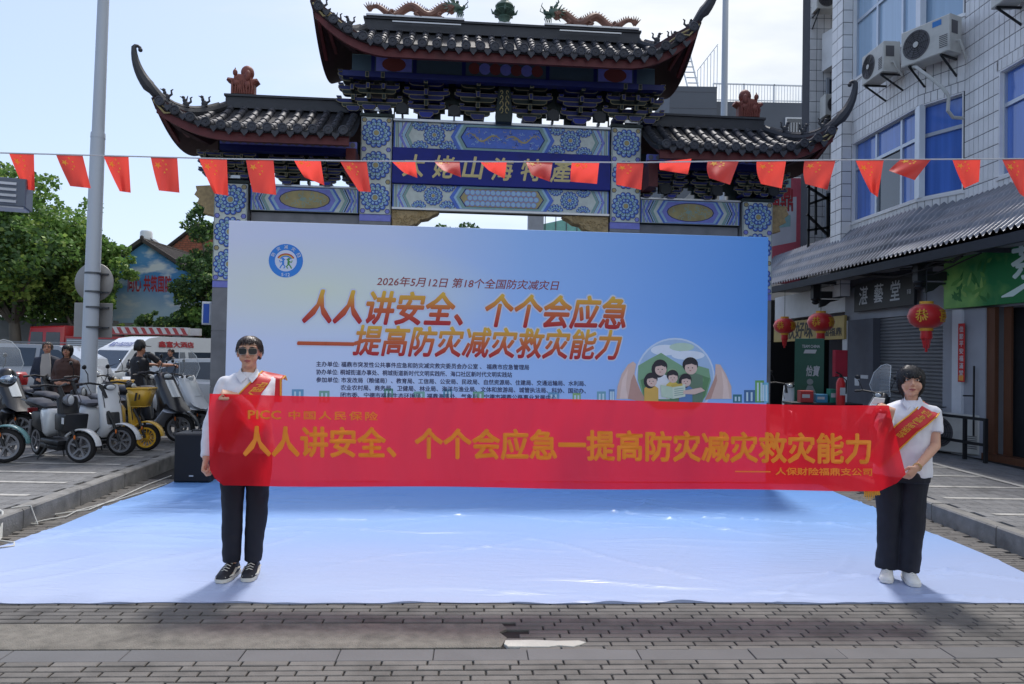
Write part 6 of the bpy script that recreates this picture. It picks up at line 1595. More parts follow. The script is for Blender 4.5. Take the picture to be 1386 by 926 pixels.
def ac_unit(label, origin, yaw, w=.86, h=.58, dp=.32, badge=False, bracket=True):
    t = thing('air_conditioner', label, 'air conditioner', origin, yaw, 'air conditioner units on the tiled walls')   # front faces local -Y, base at z 0
    MB().prism([(-w/2, 0), (w/2, 0), (w/2, h), (-w/2, h)], 0, dp, bev=.015).build('casing', M_acw, t, smooth=False)
    cx = -w*.17; R = h*.40
    m = MB(); m.lathe([(R, 0), (R, -.012), (R*.96, -.014), (R*.9, -.006), (.001, -.004)], (cx, 0, h*.5), 28, axis='y'); g = m.build('fan_grille', M_acg, t)
    m = MB()
    for q in (.25, .4, .55, .7, .85): m.tube([(cx+R*q*cos(a), -.012, h*.5+R*q*sin(a)) for a in [2*pi*j/20 for j in range(21)]], .0035, 4)
    for j in range(10): a = 2*pi*j/10; m.tube([(cx, -.014, h*.5), (cx+R*.95*cos(a), -.014, h*.5+R*.95*sin(a))], .003, 4)
    m.lathe([(R*.2, -.01), (R*.2, -.02), (.001, -.022)], (cx, 0, h*.5), 14, axis='y', k=1)
    m.build('fan_guard', [M_black, M_acw], g)
    m = MB()
    for j in range(7): m.box(w*.3, w*.46, -.006, -.0005, h*.15+j*.03, h*.15+j*.03+.012)
    m.box(w/2, w/2+.006, .05, .2, h*.5, h*.85); m.build('side_cover', M_acg, t, smooth=False)
    if badge: MB().box(w*.16, w*.34, -.004, -.001, h*.78, h*.93).build('badge', MS('badge_blue', 40, 120, 190, rough=.4), t, smooth=False)
    for s in (-.28, .28):
        if bracket: m = MB(); m.bar((s, .0, -.02), (s, dp+.1, -.02), .03, .03); m.bar((s, .02, -.03), (s, dp+.1, -.3), .025, .025); m.build('bracket', M_black, t, smooth=False)
    m = MB(); m.tube([(w/2, dp*.5, h*.3), (w/2+.07, dp*.5, h*.28), (w/2+.09, dp*.6, h*.1), (w/2+.06, dp, -.1)], .018, 6); m.build('pipe', M_acw, t)
    return t
a, d, n, L = seg_frame(1); yw1 = atan2(d.y, d.x)
c = PTS[1]+d*(.40)+n*.42; z2 = P(1265, 72, 11.9).z
ac_unit('air conditioner with blue badge facing the street between the upper and lower windows', Vector((c.x, c.y, z2)), yw1, .86, .60, badge=True)
z1_ = P(1200, 112, 13.2).z
ac_unit('smaller air conditioner left of the badged one, turned end-on to the street', Vector((6.46, 13.35, z1_+.12)), radians(-90)+radians(2), .74, .54)
q = P(1378, 12, 10.6); ac_unit('air conditioner cut off by the top right corner', Vector((6.93, 10.35, q.z+.05)), radians(-90), .8, .56)
q = P(1118, 13, 17.1); ac_unit('air conditioner high on the far tiled block, cut by the top edge', Vector((7.30, 17.05, q.z)), 0, .7, .5)
q = P(1127, 157, 17.1); ac_unit('air conditioner beside the right roof tip on the far tiled block', Vector((7.55, 17.05, q.z)), 0, .75, .5)
hose = [P(x, y, dd) for x, y, dd in ((1226, 90, 12.7), (1240, 91, 12.3), (1256, 103, 12.0), (1275, 118, 11.8), (1284, 130, 11.75), (1283, 150, 11.75), (1290, 159, 11.8), (1303, 160, 11.9))]
tag(MB().tube(hose, .028, 8).build('drain_hose', MS('hose_white', 188, 188, 182, rough=.7)), 'pale ribbed hose running from the air conditioners down to the blue window', 'hose')

# ---- corrugated shop awning
M_awn = MS('awning_sheet', 122, 126, 132, rough=.36, metal=.35, var=.15, sc=4, dirt=.3, dsc=3, stretch=(1, 1, .4)); M_awnd = MS('awning_dark', 48, 52, 58, rough=.7, var=.2); M_soff = MS('soffit_grey', 128, 130, 134, rough=.8, var=.15)
aw = thing('shop_awning', 'grey ribbed metal awning curving along the front of the shops', 'awning', Vector((6.2, 11, 3.2)))
TA = Matrix.Translation(-aw.location)
def ex(y):   # eave line
    pts = [(4.0, 6.36), (9.1, 6.30), (11.5, 6.20), (14, 6.08), (16.9, 5.93), (19, 5.9)]
    for (a0, b0), (a1, b1) in zip(pts, pts[1:]):
        if y <= a1: return b0+(b1-b0)*max(0, (y-a0)/(a1-a0))
    return 5.9
def wx(y): return 7.29 if y < 11.96 else (7.29-(y-11.96)/.74*.36 if y < 12.7 else 6.93-(y-12.7)*.035)
ZE, ZW = 3.29, 4.24
y = 4.4; seg = 1.04
while y < 18.0:
    m = MB(); ny = 64; rows = 4; ns = 3; vs = []; nj = rows*ns
    for i in range(ny+1):
        yy = y+seg*i/ny
        for r_ in range(rows):
            for s_ in range(ns+1):
                t = (r_+s_/ns)/rows; x = ex(yy)+(wx(yy)-ex(yy))*t; z = ZE+(ZW-ZE)*t+.03*(1-s_/ns)+.027*sin(2*pi*yy/.13)
                vs.append((x, yy, z))
    W_ = rows*(ns+1)
    m.T = TA; m.add(vs, [(i*W_+j, (i+1)*W_+j, (i+1)*W_+j+1, i*W_+j+1) for i in range(ny) for j in range(W_-1)])
    s = m.build('awning_sheet', M_awn, aw, ang=80, fix=False); y += seg
m = MB(); m.T = TA; rings = []
for i in range(28):
    yy = 4.4+13.6*i/27; x = ex(yy); rings.append([(x+.01, yy, ZE-.03), (x+.01, yy, ZE-.17), (x+.07, yy, ZE-.17), (x+.07, yy, ZE-.03)])
m.loft(rings); m.build('fascia', M_awnd, aw, smooth=False)
m = MB(); m.T = TA; m.add([(ex(4.4+13.6*i/27)+.06, 4.4+13.6*i/27, ZE-.06) for i in range(28)]+[(8.2, 4.4+13.6*i/27, ZE-.06) for i in range(28)], [(i, i+1, 29+i, 28+i) for i in range(27)]); m.build('soffit', M_soff, aw, smooth=False)
for yy in (7.2, 8.8, 10.4, 12, 13.6, 15.2):
    m = MB(); m.T = TA; m.bar((ex(yy)+.05, yy, ZE-.1), (7.4, yy, ZE-.1), .05, .06); m.build('beam', M_awnd, aw, smooth=False)
m = MB(); m.T = TA
pts = [(6.35, 12.2, 3.12), (6.5, 11.6, 2.98), (6.4, 10.9, 3.05), (6.6, 10.6, 3.02)]
m.tube([(ex(13)+.1, 13.5, 3.2), (6.4, 12.6, 3.05), (6.5, 11.4, 2.95), (6.6, 10.4, 3.15)], .012, 5); m.tube([(ex(13)+.1, 13.8, 3.2), (6.3, 12.2, 2.98), (6.4, 11.0, 3.06), (6.3, 10.0, 3.16)], .009, 5); m.tube([(6.3, 12.0, 3.1), (6.45, 11.6, 3.08), (6.4, 11.2, 3.12), (6.5, 10.9, 3.08), (6.45, 10.6, 3.13)], .02, 6)
m.build('wires', M_black, aw)

# ---- shop fronts: one continuous frontage
def sd_(px, py=450):
    r = ray(px, py); a = r.x/r.y; d = 6.95/a
    return d if d >= 12 else (6.95+1.44)/(a+.12)
def sx_(d): return 6.95 if d >= 12 else 6.95+.12*(12-d)
def SF(px, py, off=0):
    d = sd_(px, py)
    if off:   # move off the wall towards the street
        r = ray(px, py); a = r.x/r.y; d2 = (6.95-off)/a; d = d2 if d2 >= 12 else (6.95-off+1.44)/(a+.12)
    r = ray(px, py); return Vector((r.x*d/r.y, d, CAM_H+r.z*d/r.y))
shop = thing('shop_frontage', 'grey ground floor shop frontage under the awning with a shutter and an open door', 'building', Vector((7, 11, 0)))
TS = Matrix.Translation(-shop.location)
def sbox(px0, px1, z0, z1, off0, off1, name, mat, par=None, py=500):
    """a block on the frontage between two picture columns, standing off0..off1 from the wall"""
    m = MB(); m.T = TS; r = []
    for px in (px0, px1):
        d = sd_(px, py); x = sx_(d); r.append((x, d))
    q = [(r[0][0]-off1, r[0][1]), (r[1][0]-off1, r[1][1]), (r[1][0]-off0, r[1][1]), (r[0][0]-off0, r[0][1])]
    m.loft([[(a, b, z0) for a, b in q], [(a, b, z1) for a, b in q]]); return m.build(name, mat, par or shop, smooth=False)
M_cgrey = MS('painted_render', 156, 158, 164, rough=.85, var=.12, sc=3, dirt=.25); M_dgrey = MS('dark_render', 92, 94, 102, rough=.85, var=.12, dirt=.2); M_shut = MS('roller_shutter', 122, 124, 128, rough=.5, metal=.4, var=.08, dirt=.2); M_palec = MS('pale_tile_pillar', 206, 208, 212, rough=.5, var=.08, dirt=.15)
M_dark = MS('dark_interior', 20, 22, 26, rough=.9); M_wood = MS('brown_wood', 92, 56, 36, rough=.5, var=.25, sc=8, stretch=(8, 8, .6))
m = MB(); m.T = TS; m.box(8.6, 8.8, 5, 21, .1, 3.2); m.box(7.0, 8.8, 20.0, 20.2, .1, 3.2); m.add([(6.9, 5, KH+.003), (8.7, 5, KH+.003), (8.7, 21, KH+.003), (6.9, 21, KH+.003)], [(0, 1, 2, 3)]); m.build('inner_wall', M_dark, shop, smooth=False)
sbox(1143, 1400, 2.42, 3.22, -.3, 0, 'lintel', M_cgrey)
sbox(1048, 1143, 2.62, 3.22, -.3, 0, 'lintel', M_palec)
sbox(1150, 1184, KH, 2.42, -.3, .04, 'pillar', M_dgrey); sbox(1143, 1149.6, KH, 2.42, -.3, .05, 'door_jamb', M_palec)
sh = sbox(1184, 1281, KH, 2.42, -.14, -.12, 'shutter', M_shut)
d0, d1 = sd_(1184), sd_(1281); z = KH+.02
while z < 2.40:
    m = MB(); m.T = TS; r = [(sx_(d0)+.12, d0-.01), (sx_(d1)+.12, d1+.01)]
    m.loft([[(r[0][0], r[0][1], z), (r[0][0]-.02, r[0][1], z+.012), (r[0][0]-.02, r[0][1], z+.045), (r[0][0], r[0][1], z+.058)], [(r[1][0], r[1][1], z), (r[1][0]-.02, r[1][1], z+.012), (r[1][0]-.02, r[1][1], z+.045), (r[1][0], r[1][1], z+.058)]]); m.build('slat', M_shut, sh, smooth=False); z += .062
sbox(1281, 1296, KH, 2.42, -.3, .06, 'pillar', M_cgrey); sbox(1296, 1309, KH, 2.42, -.3, .09, 'pillar', M_palec); sbox(1309, 1338, KH, 2.42, -.3, .05, 'pillar', M_cgrey)
sbox(1338, 1349, KH, 2.42, -.03, .03, 'door_frame', M_wood); sbox(1352, 1362, KH, 2.42, -.10, -.07, 'door_leaf', M_wood); sbox(1338, 1440, KH, KH+.1, -.1, .1, 'door_step', M_wood)
for zz in (.9, 1.4, 1.95): sbox(1368, 1440, zz, zz+.03, -1.2, -.5, 'shelf', M_wood)
M_jar = MS('jar_glaze', 74, 92, 96, rough=.3, var=.3)
for k, (px, zz, s) in enumerate(((1376, 1.43, 1.0), (1384, 1.43, .8), (1380, .93, 1.1), (1372, .93, .8), (1386, 1.98, .9))):
    p = SF(px, 500, -.7); m = MB(); m.lathe([(.04*s, 0), (.09*s, .06*s), (.1*s, .12*s), (.06*s, .18*s), (.05*s, .22*s), (.001, .22*s)], (0, 0, 0), 14); tag(m.build('jar', M_jar, None, loc=(p.x, p.y, zz)), ('larger left jar on the middle shelf in the dark doorway', 'small right jar on the middle shelf in the dark doorway', 'largest jar, on the bottom shelf in the dark doorway', 'small left jar on the bottom shelf in the dark doorway', 'only jar on the top shelf in the dark doorway')[k], 'jar', 'jars on the shelves')
# signboards
def sign(name, label, px0, px1, zt, zb, off, mat, thick=.06):
    a, b = SF(px0, 400, off), SF(px1, 400, off); d = Vector((b.x-a.x, b.y-a.y, 0)); L = d.length; yaw = atan2(d.y, d.x)
    t = thing(name, label, 'sign', Vector((a.x, a.y, zb)), yaw); MB().prism([(0, 0), (L, 0), (L, zt-zb), (0, zt-zb)], 0, thick, bev=.006).build('board', mat, t, smooth=False); return t, L, zt-zb
zt, zb = SF(1195, 377, .06).z, SF(1195, 418, .06).z
t, L, h_ = sign('signboard', 'black signboard with white calligraphy over the roller shutter', 1156, 1237, zt, zb, .08, MS('sign_black', 30, 32, 36, rough=.5))
M_sw = MS('sign_chalk', 196, 198, 200, rough=.6)
for i, ch in enumerate('湛藝堂'): text_obj('lettering', ch, lambda u, v, k: (u, -.004+.0004*k, v), M_sw, t, offset=.012, shear=.1, box=(L*(.10+.27*i), h_*.22, L*(.10+.27*i)+h_*.62, h_*.84))
text_obj('lettering', '茶器', lambda u, v, k: (.5*0+u, -.004, v), M_sw, t, box=(L*.90, h_*.35, L*.96, h_*.5))
M_gs = bpy.data.materials.new('tea_sign_green'); M_gs.use_nodes = True; MATS['tea_sign_green'] = M_gs
N = M_gs.node_tree.nodes; Lk = M_gs.node_tree.links; b_ = N['Principled BSDF']; tc = N.new('ShaderNodeTexCoord'); sp = N.new('ShaderNodeSeparateXYZ'); Lk.new(tc.outputs['Object'], sp.inputs[0])
nz = N.new('ShaderNodeTexNoise'); nz.inputs['Scale'].default_value = 2.6; nz.inputs['Detail'].default_value = 4; Lk.new(tc.outputs['Object'], nz.inputs['Vector'])
mr = N.new('ShaderNodeMapRange'); mr.inputs[1].default_value = .1; mr.inputs[2].default_value = 1.3; mr.inputs[3].default_value = .25; mr.inputs[4].default_value = -.3; Lk.new(sp.outputs[0], mr.inputs[0])
ad = N.new('ShaderNodeMath'); ad.operation = 'ADD'; Lk.new(nz.outputs[0], ad.inputs[0]); Lk.new(mr.outputs[0], ad.inputs[1])
cr = N.new('ShaderNodeValToRGB'); Lk.new(ad.outputs[0], cr.inputs[0]); cr.color_ramp.elements[0].position = .3; cr.color_ramp.elements[0].color = (*srgb(24, 116, 62), 1); cr.color_ramp.elements[1].position = .85; cr.color_ramp.elements[1].color = (*srgb(140, 190, 96), 1); Lk.new(cr.outputs[0], b_.inputs['Base Color']); b_.inputs['Roughness'].default_value = .4
zt, zb = SF(1300, 341, .1).z, SF(1300, 417, .1).z
t, L, h_ = sign('signboard', 'green shop sign printed with tea leaves and a large white character', 1277, 1500, zt, zb, .14, M_gs)
s0 = (SF(1371, 370, .14)-SF(1277, 370, .14)).length; s1 = (SF(1391, 370, .14)-SF(1277, 370, .14)).length
M_sg = MS('sign_pale', 214, 232, 224, rough=.5, var=0)
text_obj('lettering', '茶', lambda u, v, k: (u, -.004+.0004*k, v), M_sg, t, offset=.03, box=(s0-.03, h_*.38, s0+.52, h_*.92))
s2 = (SF(1355, 405, .14)-SF(1277, 400, .14)).length
m = MB(); m.strip([(s2+.0, h_*.12), (s2+.2, h_*.16), (s2+.42, h_*.27), (s2+.62, h_*.36)], [.02, .09, .07, .02], -.004); m.build('swoosh', M_sg, t, smooth=False)
M_lf = [MS('print_leaf_a', 96, 150, 72, var=.1), MS('print_leaf_b', 140, 180, 96, var=.1), MS('print_leaf_c', 52, 116, 56, var=.1)]
m = MB(); rr = random.Random(2)
for i in range(34):
    cx, cz = rr.uniform(.1, .95), rr.uniform(.06, .42)*h_ if i > 6 else rr.uniform(.3, .75)*h_; a = rr.uniform(.4, 2.7); ln = rr.uniform(.1, .26)
    m.strip([(cx+ln*t_*cos(a), cz+ln*t_*sin(a)) for t_ in (0, .3, .6, 1)], [.008, .06, .05, .004], -.002-.0001*i, rr.choice((0, 1, 2)))
m.build('tea_leaf_print', M_lf, t, smooth=False, fix=False)
zt, zb = SF(1100, 432, .05).z, SF(1100, 461, .05).z
t, L, h_ = sign('signboard', 'yellow shop sign with dark characters behind the small lanterns', 1048, 1143, zt, zb, .1, MS('sign_yellow', 184, 160, 96, rough=.6))
M_dki = MS('sign_ink', 50, 44, 36, rough=.6)
text_obj('lettering', '欣好味', lambda u, v, k: (u, -.004+.0004*k, v), M_dki, t, offset=.03, shear=.2, box=(L*.22, h_*.12, L*.62, h_*.92)); text_obj('lettering', '中国福鼎', lambda u, v, k: (u, -.004+.0004*k, v), M_dki, t, offset=.03, box=(L*.68, h_*.15, L*.97, h_*.5))
# couplet strip
a = SF(1297.5, 440, .1); zt, zb = SF(1301, 438, .1).z, SF(1301, 517, .1).z
b = SF(1306.5, 440, .1); t = thing('couplet_strip', 'narrow red paper strip with vertical pale characters on the white pillar', 'banner strip', Vector((a.x, a.y, zb)), atan2(b.y-a.y, b.x-a.x)); L = (b-a).length
MB().prism([(0, 0), (L, 0), (L, zt-zb), (0, zt-zb)], -.008, -.002, bev=.001).build('paper', MS('couplet_red', 196, 44, 44, rough=.7), t, smooth=False)
for i, ch in enumerate('佳節平安福滿堂'):
    hh = (zt-zb)/8.0; z0 = (zt-zb)-hh*(i+1)-.02; text_obj('lettering', ch, lambda u, v, k: (u, -.0105+.0003*k, v), M_sw, t, offset=.02, box=(L*.2, z0, L*.8, z0+hh*.78))
MB().box(L*.15, L*.85, -.0105, -.009, .02, (zt-zb)/8.6).build('seal', MS('seal_orange', 222, 150, 70, rough=.6), t, smooth=False)
# lanterns
M_lan = MS('lantern_red', 202, 26, 30, rough=.45, var=.1, sheen=.3)
def lantern(label, p, R, ztop):
    t = thing('red_lantern', label, 'lantern', p, 0, 'red lanterns hanging under the awning'); m = MB(); n = 28
    prof = [(R*.34, -R*.70), (R*.6, -R*.62), (R*.86, -R*.4), (R, 0), (R*.86, R*.4), (R*.6, R*.62), (R*.34, R*.70)]
    rings = []
    for q, z in prof: rings.append([((q*(1-.045*(j % 2)))*cos(2*pi*j/n), (q*(1-.045*(j % 2)))*sin(2*pi*j/n), z) for j in range(n)])
    m.loft(rings); m.build('shade', M_lan, t, smooth=True, ang=80)
    m = MB(); m.lathe([(R*.36, R*.68), (R*.36, R*.84), (.001, R*.84)], n=16); m.lathe([(.001, -R*.84), (R*.36, -R*.84), (R*.36, -R*.68)], n=16); m.build('rim', M_yel, t)
    m = MB(); m.tube([(0, 0, R*.84), (0, 0, ztop-p.z)], .006, 5); m.build('cord', M_black, t)
    m = MB(); m.lathe([(R*.3, -R*.85), (R*.32, -R*1.25), (R*.3, -R*1.3), (.001, -R*1.3)], n=14)
    for j in range(14): a = 2*pi*j/14; m.tube([(R*.22*cos(a), R*.22*sin(a), -R*1.28), (R*.12*cos(a), R*.12*sin(a), -R*(1.75+.1*sin(j*3)))], R*.045, 4)
    m.tube([(0, 0, -R*1.6), (0, 0, -R*2.05)], R*.08, 6); m.build('tassel', M_lan, t)
    for i, ch in enumerate('恭喜發財'):
        a0 = -pi/2+(i-.6)*1.25
        text_obj('lettering', ch, lambda u, v, k: ((R*(1.01+.001*k))*sqrt(max(.1, 1-(v/R)**2*.8))*cos(a0+u/R), (R*(1.01+.001*k))*sqrt(max(.1, 1-(v/R)**2*.8))*sin(a0+u/R), v), M_yel, t, offset=.015, box=(-R*.32, -R*.36, R*.32, R*.36))
p = P(1254, 428, 11.4); lantern('large red lantern in front of the roller shutter', p, .27, 3.24)
p = P(1111, 436, 14.8); lantern('middle red lantern hanging left of the black signboard', p, .262, 3.24)
p = P(1062, 441, 16.4); lantern('smallest red lantern beside the right gateway column', p, .24, 3.24)
# carved black brackets under the awning
for (px, py, d, lab) in ((1245, 352, 11.7, 'black carved drop post under the awning left of the green sign'), (1104, 385, 15.4, 'black carved drop post under the awning beside the middle lantern')):
    p = P(px, py, d); t = thing('drop_post', lab, 'bracket', Vector((p.x, p.y, 3.19))); hgt = 3.19-P(px, py+40 if d < 12 else py+27, d).z
    m = MB(); m.box(-.075, .075, -.075, .075, -hgt*.7, 0); m.lathe([(.09, -hgt*.7), (.1, -hgt*.76), (.06, -hgt*.84), (.08, -hgt*.92), (.04, -hgt), (.001, -hgt*1.02)], n=12); m.build('post', M_black, t, ang=30)
    m = MB(); m.box(.076, .5, -.05, .05, -.30, -.16); m.prism([(.076, -.5), (.076, -.33), (.5, -.33), (.3, -.38), (.2, -.46)], -.03, .03); m.build('arm', M_black, t, smooth=False)
# railing, air conditioner box, cooler, red fire box
zr = lambda px, py, off: SF(px, py, off)
rl_ = thing('guard_rail', 'low black steel rail before the couplet pillar', 'railing', Vector((6.5, 10.6, KH))); m0 = rl_.location
def rp(px, z, off=.35): p = SF(px, 590, off); return Vector((p.x, p.y, z))-m0
ztr, zmr = SF(1305, 565, .35).z, SF(1305, 598, .35).z
for nm_, z in (('top_rail', ztr), ('mid_rail', zmr)):
    m = MB(); m.bar(rp(1256, z), rp(1336, z), .04, .04); m.build(nm_, M_black, rl_, smooth=False)
for px in (1258, 1306, 1334): m = MB(); m.bar(rp(px, KH), rp(px, ztr+.02), .045, .045); m.build('post', M_black, rl_, smooth=False)
p = SF(1290, 600, .22); ac_unit('white air conditioner standing on the pavement behind the black rail', Vector((p.x-.02, p.y+.1, KH+.04)), radians(-62), .95, .6, bracket=False)
p = SF(1318, 545, .12); m = MB(); m.bar((0, 0, -.5), (0, 0, .55), .02, .02); m.bar((0, 0, .1), (-.16, 0, .1), .02, .02); tag(m.build('iron_rod', M_black, None, smooth=False, loc=(p.x, p.y, p.z)), 'thin iron rod with hook leaning on the grey pillar above the rail', 'rod')
# green upright poster stand
a = P(1075, 540, 14.6); b = P(1115, 540, 14.4); t = thing('poster_stand', 'tall green drinks poster panel standing before the far shop', 'poster', Vector((a.x, a.y, KH)), atan2(b.y-a.y, b.x-a.x)); L = (b-a).length; zt = P(1095, 458, 14.5).z-KH
MB().prism([(0, 0), (L, 0), (L, zt), (0, zt)], 0, .05, bev=.004).build('panel', MS('poster_green', 16, 84, 62, rough=.4, var=.1), t, smooth=False)
text_obj('lettering', 'TEAM CHINA', lambda u, v, k: (u, -.003+.0003*k, v), M_sw, t, offset=.02, box=(L*.25, zt*.9, L*.85, zt*.93)); text_obj('lettering', '怡寶', lambda u, v, k: (u, -.003+.0003*k, v), M_sw, t, offset=.02, shear=.2, box=(L*.4, zt*.6, L*.85, zt*.71))
MB().prism([(L*.3, zt*.84), (L*.7, zt*.84), (L*.75, zt*.88), (L*.35, zt*.88)], -.004, -.001).build('print_band', M_sw, t, smooth=False)
m = MB(); m.poly([(L*.2, .5), (L*.3, zt*.38), (L*.45, zt*.5), (L*.62, zt*.5), (L*.85, zt*.34), (L*.95, .5)], -.002); m.disc((L*.53, zt*.54), .06, -.003, 12); m.build('print_figure', MS('poster_grey', 132, 142, 140, rough=.6), t, smooth=False, fix=False)
def ext(px, py, d, lab):
    p = P(px, py, d); t = thing('fire_extinguisher', lab, 'fire extinguisher', Vector((p.x, p.y, p.z-.3))); MB().lathe([(.001, 0), (.075, 0), (.08, .03), (.08, .4), (.05, .48), (.025, .5), (.001, .5)], n=16).build('cylinder', M_lan, t)
    m = MB(); m.box(-.02, .02, -.02, .02, .5, .56); m.bar((0, 0, .56), (-.1, -.02, .6), .02, .02); m.tube([(.02, 0, .52), (.1, 0, .45), (.095, 0, .2)], .012, 5); m.build('valve', M_black, t); MB().box(-.05, .05, -.084, -.081, .18, .32).build('label_plate', M_sw, t, smooth=False)
tb = thing('side_table', 'small dark table with goods before the far shop, just above the banner', 'table', Vector((P(1120, 500, 13.9).x, 13.9, KH))); zt_ = P(1120, 545, 13.9).z-KH
MB().box(-.75, .55, -.25, .25, zt_-.04, zt_).build('table_top', M_black, tb, smooth=False)
for s in (-.7, .5):
    for s2 in (-.2, .2): MB().box(s-.02, s+.02, s2-.02, s2+.02, 0, zt_-.041).build('leg', M_black, tb, smooth=False)
zz = KH+zt_
for px, w, h, c, lab in ((1090, .24, .22, (186, 60, 60), 'red and white carton at the left end of the small table'), (1110, .22, .16, (70, 140, 176), 'light blue carton in the middle of the small table'), (1126, .14, .26, (40, 128, 106), 'green canister at the right of the small table')):
    p = P(px, 540, 13.85); m = MB().prism([(-w/2, 0), (w/2, 0), (w/2, h), (-w/2, h)], -.09, .09, bev=.01); t = thing('carton', lab, 'box', Vector((p.x, 13.85, zz+.001))); m.build('box', MS('carton_%d' % px, *c, rough=.5), t, smooth=False); MB().box(-w*.4, w*.2, -.094, -.0905, h*.4, h*.7).build('label_plate', M_sw, t, smooth=False)
ext(1138, 526, 13.6, 'red fire extinguisher beside the white door jamb'); 
m = MB(); p = P(1137, 492, 13.9); tag(MB().prism([(-.12, -.25), (.12, -.25), (.12, .25), (-.12, .25)], -.06, .06, bev=.01).build('wall_box', MS('box_crimson', 168, 34, 56, rough=.5), None, smooth=False, loc=(p.x, p.y, p.z)), 'crimson box hung above the fire extinguisher', 'box')
sbox(1144.5, 1149, 1.42, 1.62, .05, .056, 'door_plate', MS('plate_blue', 70, 110, 170, rough=.5)); sbox(1160, 1166, 1.1, 1.25, .04, .046, 'notice', M_palec); sbox(1168, 1178, 1.25, 1.32, .04, .046, 'notice', M_palec)
# billboard, steel frame, far shops
a = P(1042, 300, 19); b = P(1083, 300, 19); t = thing('billboard', 'pale pink and white billboard between the gateway and the tiled block', 'billboard', Vector((a.x, 19, 0))); L = b.x-a.x+.1; zb = P(1062, 385, 19).z; zt = P(1062, 240, 19).z
MB().prism([(-.5, zb), (L, zb), (L, zt), (-.5, zt)], 0, .15, bev=.01).build('panel', MS('billboard_face', 214, 214, 222, rough=.5, var=.15, sc=1.5), t, smooth=False)
m = MB(); m.poly([(-.5, zb+.02), (L, zb+.02), (L, zb+1.15), (-.5, zb+.85)], -.003, 0); m.poly([(L-.2, zb+.05), (L, zb+.05), (L, zt-.02), (L-.2, zt-.02)], -.004, 0); m.poly([(-.5, zt-.6), (L-.2, zt-.5), (L-.2, zt-.02), (-.5, zt-.02)], -.003, 0)
for i in range(3): m.poly([(-.2, zb+1.4+i*.5), (L-.35, zb+1.5+i*.5), (L-.35, zb+1.8+i*.5), (-.2, zb+1.7+i*.5)], -.005, 1)
m.build('print', [MS('billboard_pink', 206, 96, 112, rough=.5), MS('billboard_teal', 150, 190, 190, rough=.5)], t, smooth=False, fix=False)
text_obj('lettering', '福鼎', lambda u, v, k: (u, -.008+.0005*k, v), M_redink, t, offset=.03, box=(-.1, zb+1.9, L-.3, zb+2.5)); text_obj('lettering', '电话', lambda u, v, k: (u, -.008+.0005*k, v), M_sw, t, offset=.03, box=(0, zb+.35, L-.3, zb+.7))
m = MB(); m.bar((L+.05, .1, 0), (L+.05, .1, zt), .08, .08); m.bar((-.4, .25, 0), (-.4, .25, zt), .08, .08); m.build('post', M_black, t, smooth=False)
fr_ = thing('steel_frame', 'black steel braces against the far tiled block above the awning', 'frame', Vector((6.6, 16.8, 0))); q0 = fr_.location
for c1, c2 in (((1092, 252), (1136, 280)), ((1092, 312), (1136, 306)), ((1104, 250), (1104, 318)), ((1120, 262), (1120, 322)), ((1092, 290), (1120, 318)), ((1096, 276), (1136, 262))):
    m = MB(); m.bar(P(*c1, 16.8)-q0, P(*c2, 16.8)-q0, .05, .05); m.build('brace', M_black, fr_, smooth=False)
for pxx in (1094, 1135): m = MB(); q = P(pxx, 320, 16.8)-q0; m.bar((q.x, q.y, 4.0), (q.x, q.y, P(pxx, 245, 16.8).z), .05, .05); m.build('upright', M_black, fr_, smooth=False)
# dark building with roof railing far behind the right wing
DD = 38.0; t = thing('dark_grey_building', 'dark grey building with white roof railing behind the right wing roof', 'building', Vector((11, DD, 0))); o = t.location
M_dkb = MS('dark_cladding', 88, 94, 104, rough=.7, var=.1, sc=.6)
x0, x1, x2 = P(906, 160, DD).x-o.x, P(970, 160, DD).x-o.x, P(1120, 160, DD).x-o.x; zA, zB = P(940, 117, DD).z, P(1030, 133, DD).z
MB().box(x0, x1, 0, 8, 0, zA).build('stair_block', M_dkb, t, smooth=False); MB().box(x1, x2+3, .6, 9, 0, zB).build('wall', M_dkb, t, smooth=False)
for i in range(5): MB().box(x0+.004, x1-.004, -.012, -.001, zA-.3-i*.85, zA-.27-i*.85).build('cladding_joint', M_dgrey, t, smooth=False)
for xa, xb, za, zb in ((P(988, 160, DD).x-o.x, P(1018, 160, DD).x-o.x, zB-1.6, zB-2.6), (P(1068, 160, DD).x-o.x, P(1092, 160, DD).x-o.x, zB-.8, zB-2.6)):
    w = MB().box(xa, xb, .5, .58, zb, za).build('window', M_palec, t, smooth=False); MB().box(xa+.08, xb-.08, .48, .499, zb+.08, za-.08).build('pane', M_glassd, w, smooth=False)
    m = MB()
    for i in range(6): m.box(xa+.1+i*.15, xa+.13+i*.15, .42, .45, zb, za-.3)
    m.build('window_bars', M_palec, w, smooth=False)['kind'] = 'stuff'
rlg = MB(); rlg.bar((x1, .7, zB+.98), (x2+3, .7, zB+.9), .06, .06); rlg.bar((x1, .7, zB+.12), (x2+3, .7, zB+.12), .04, .04); rlg.build('railing', M_frame, t, smooth=False)
m = MB(); xx = x1
while xx < x2+3: m.box(xx-.012, xx+.012, .69, .71, zB, zB+.95); xx += .15
tag(m.build('baluster', M_frame, t, smooth=False), kind='stuff')
for xx in (x1, x1+1.6, x1+3.2, x1+4.8): MB().box(xx-.03, xx+.03, .67, .73, zB, zB+1.0).build('railing_post', M_frame, t, smooth=False)
q = P(932, 117, DD)-o; m = MB(); m.bar((q.x, .2, zA), (q.x-.5, .2, zA+1.9), .06, .06); m.bar((q.x+.55, .2, zA), (q.x+.05, .2, zA+1.9), .06, .06)
for i in range(6): m.bar((q.x-.08*i, .2, zA+.25+.28*i), (q.x+.55-.08*i, .2, zA+.25+.28*i), .07, .04)
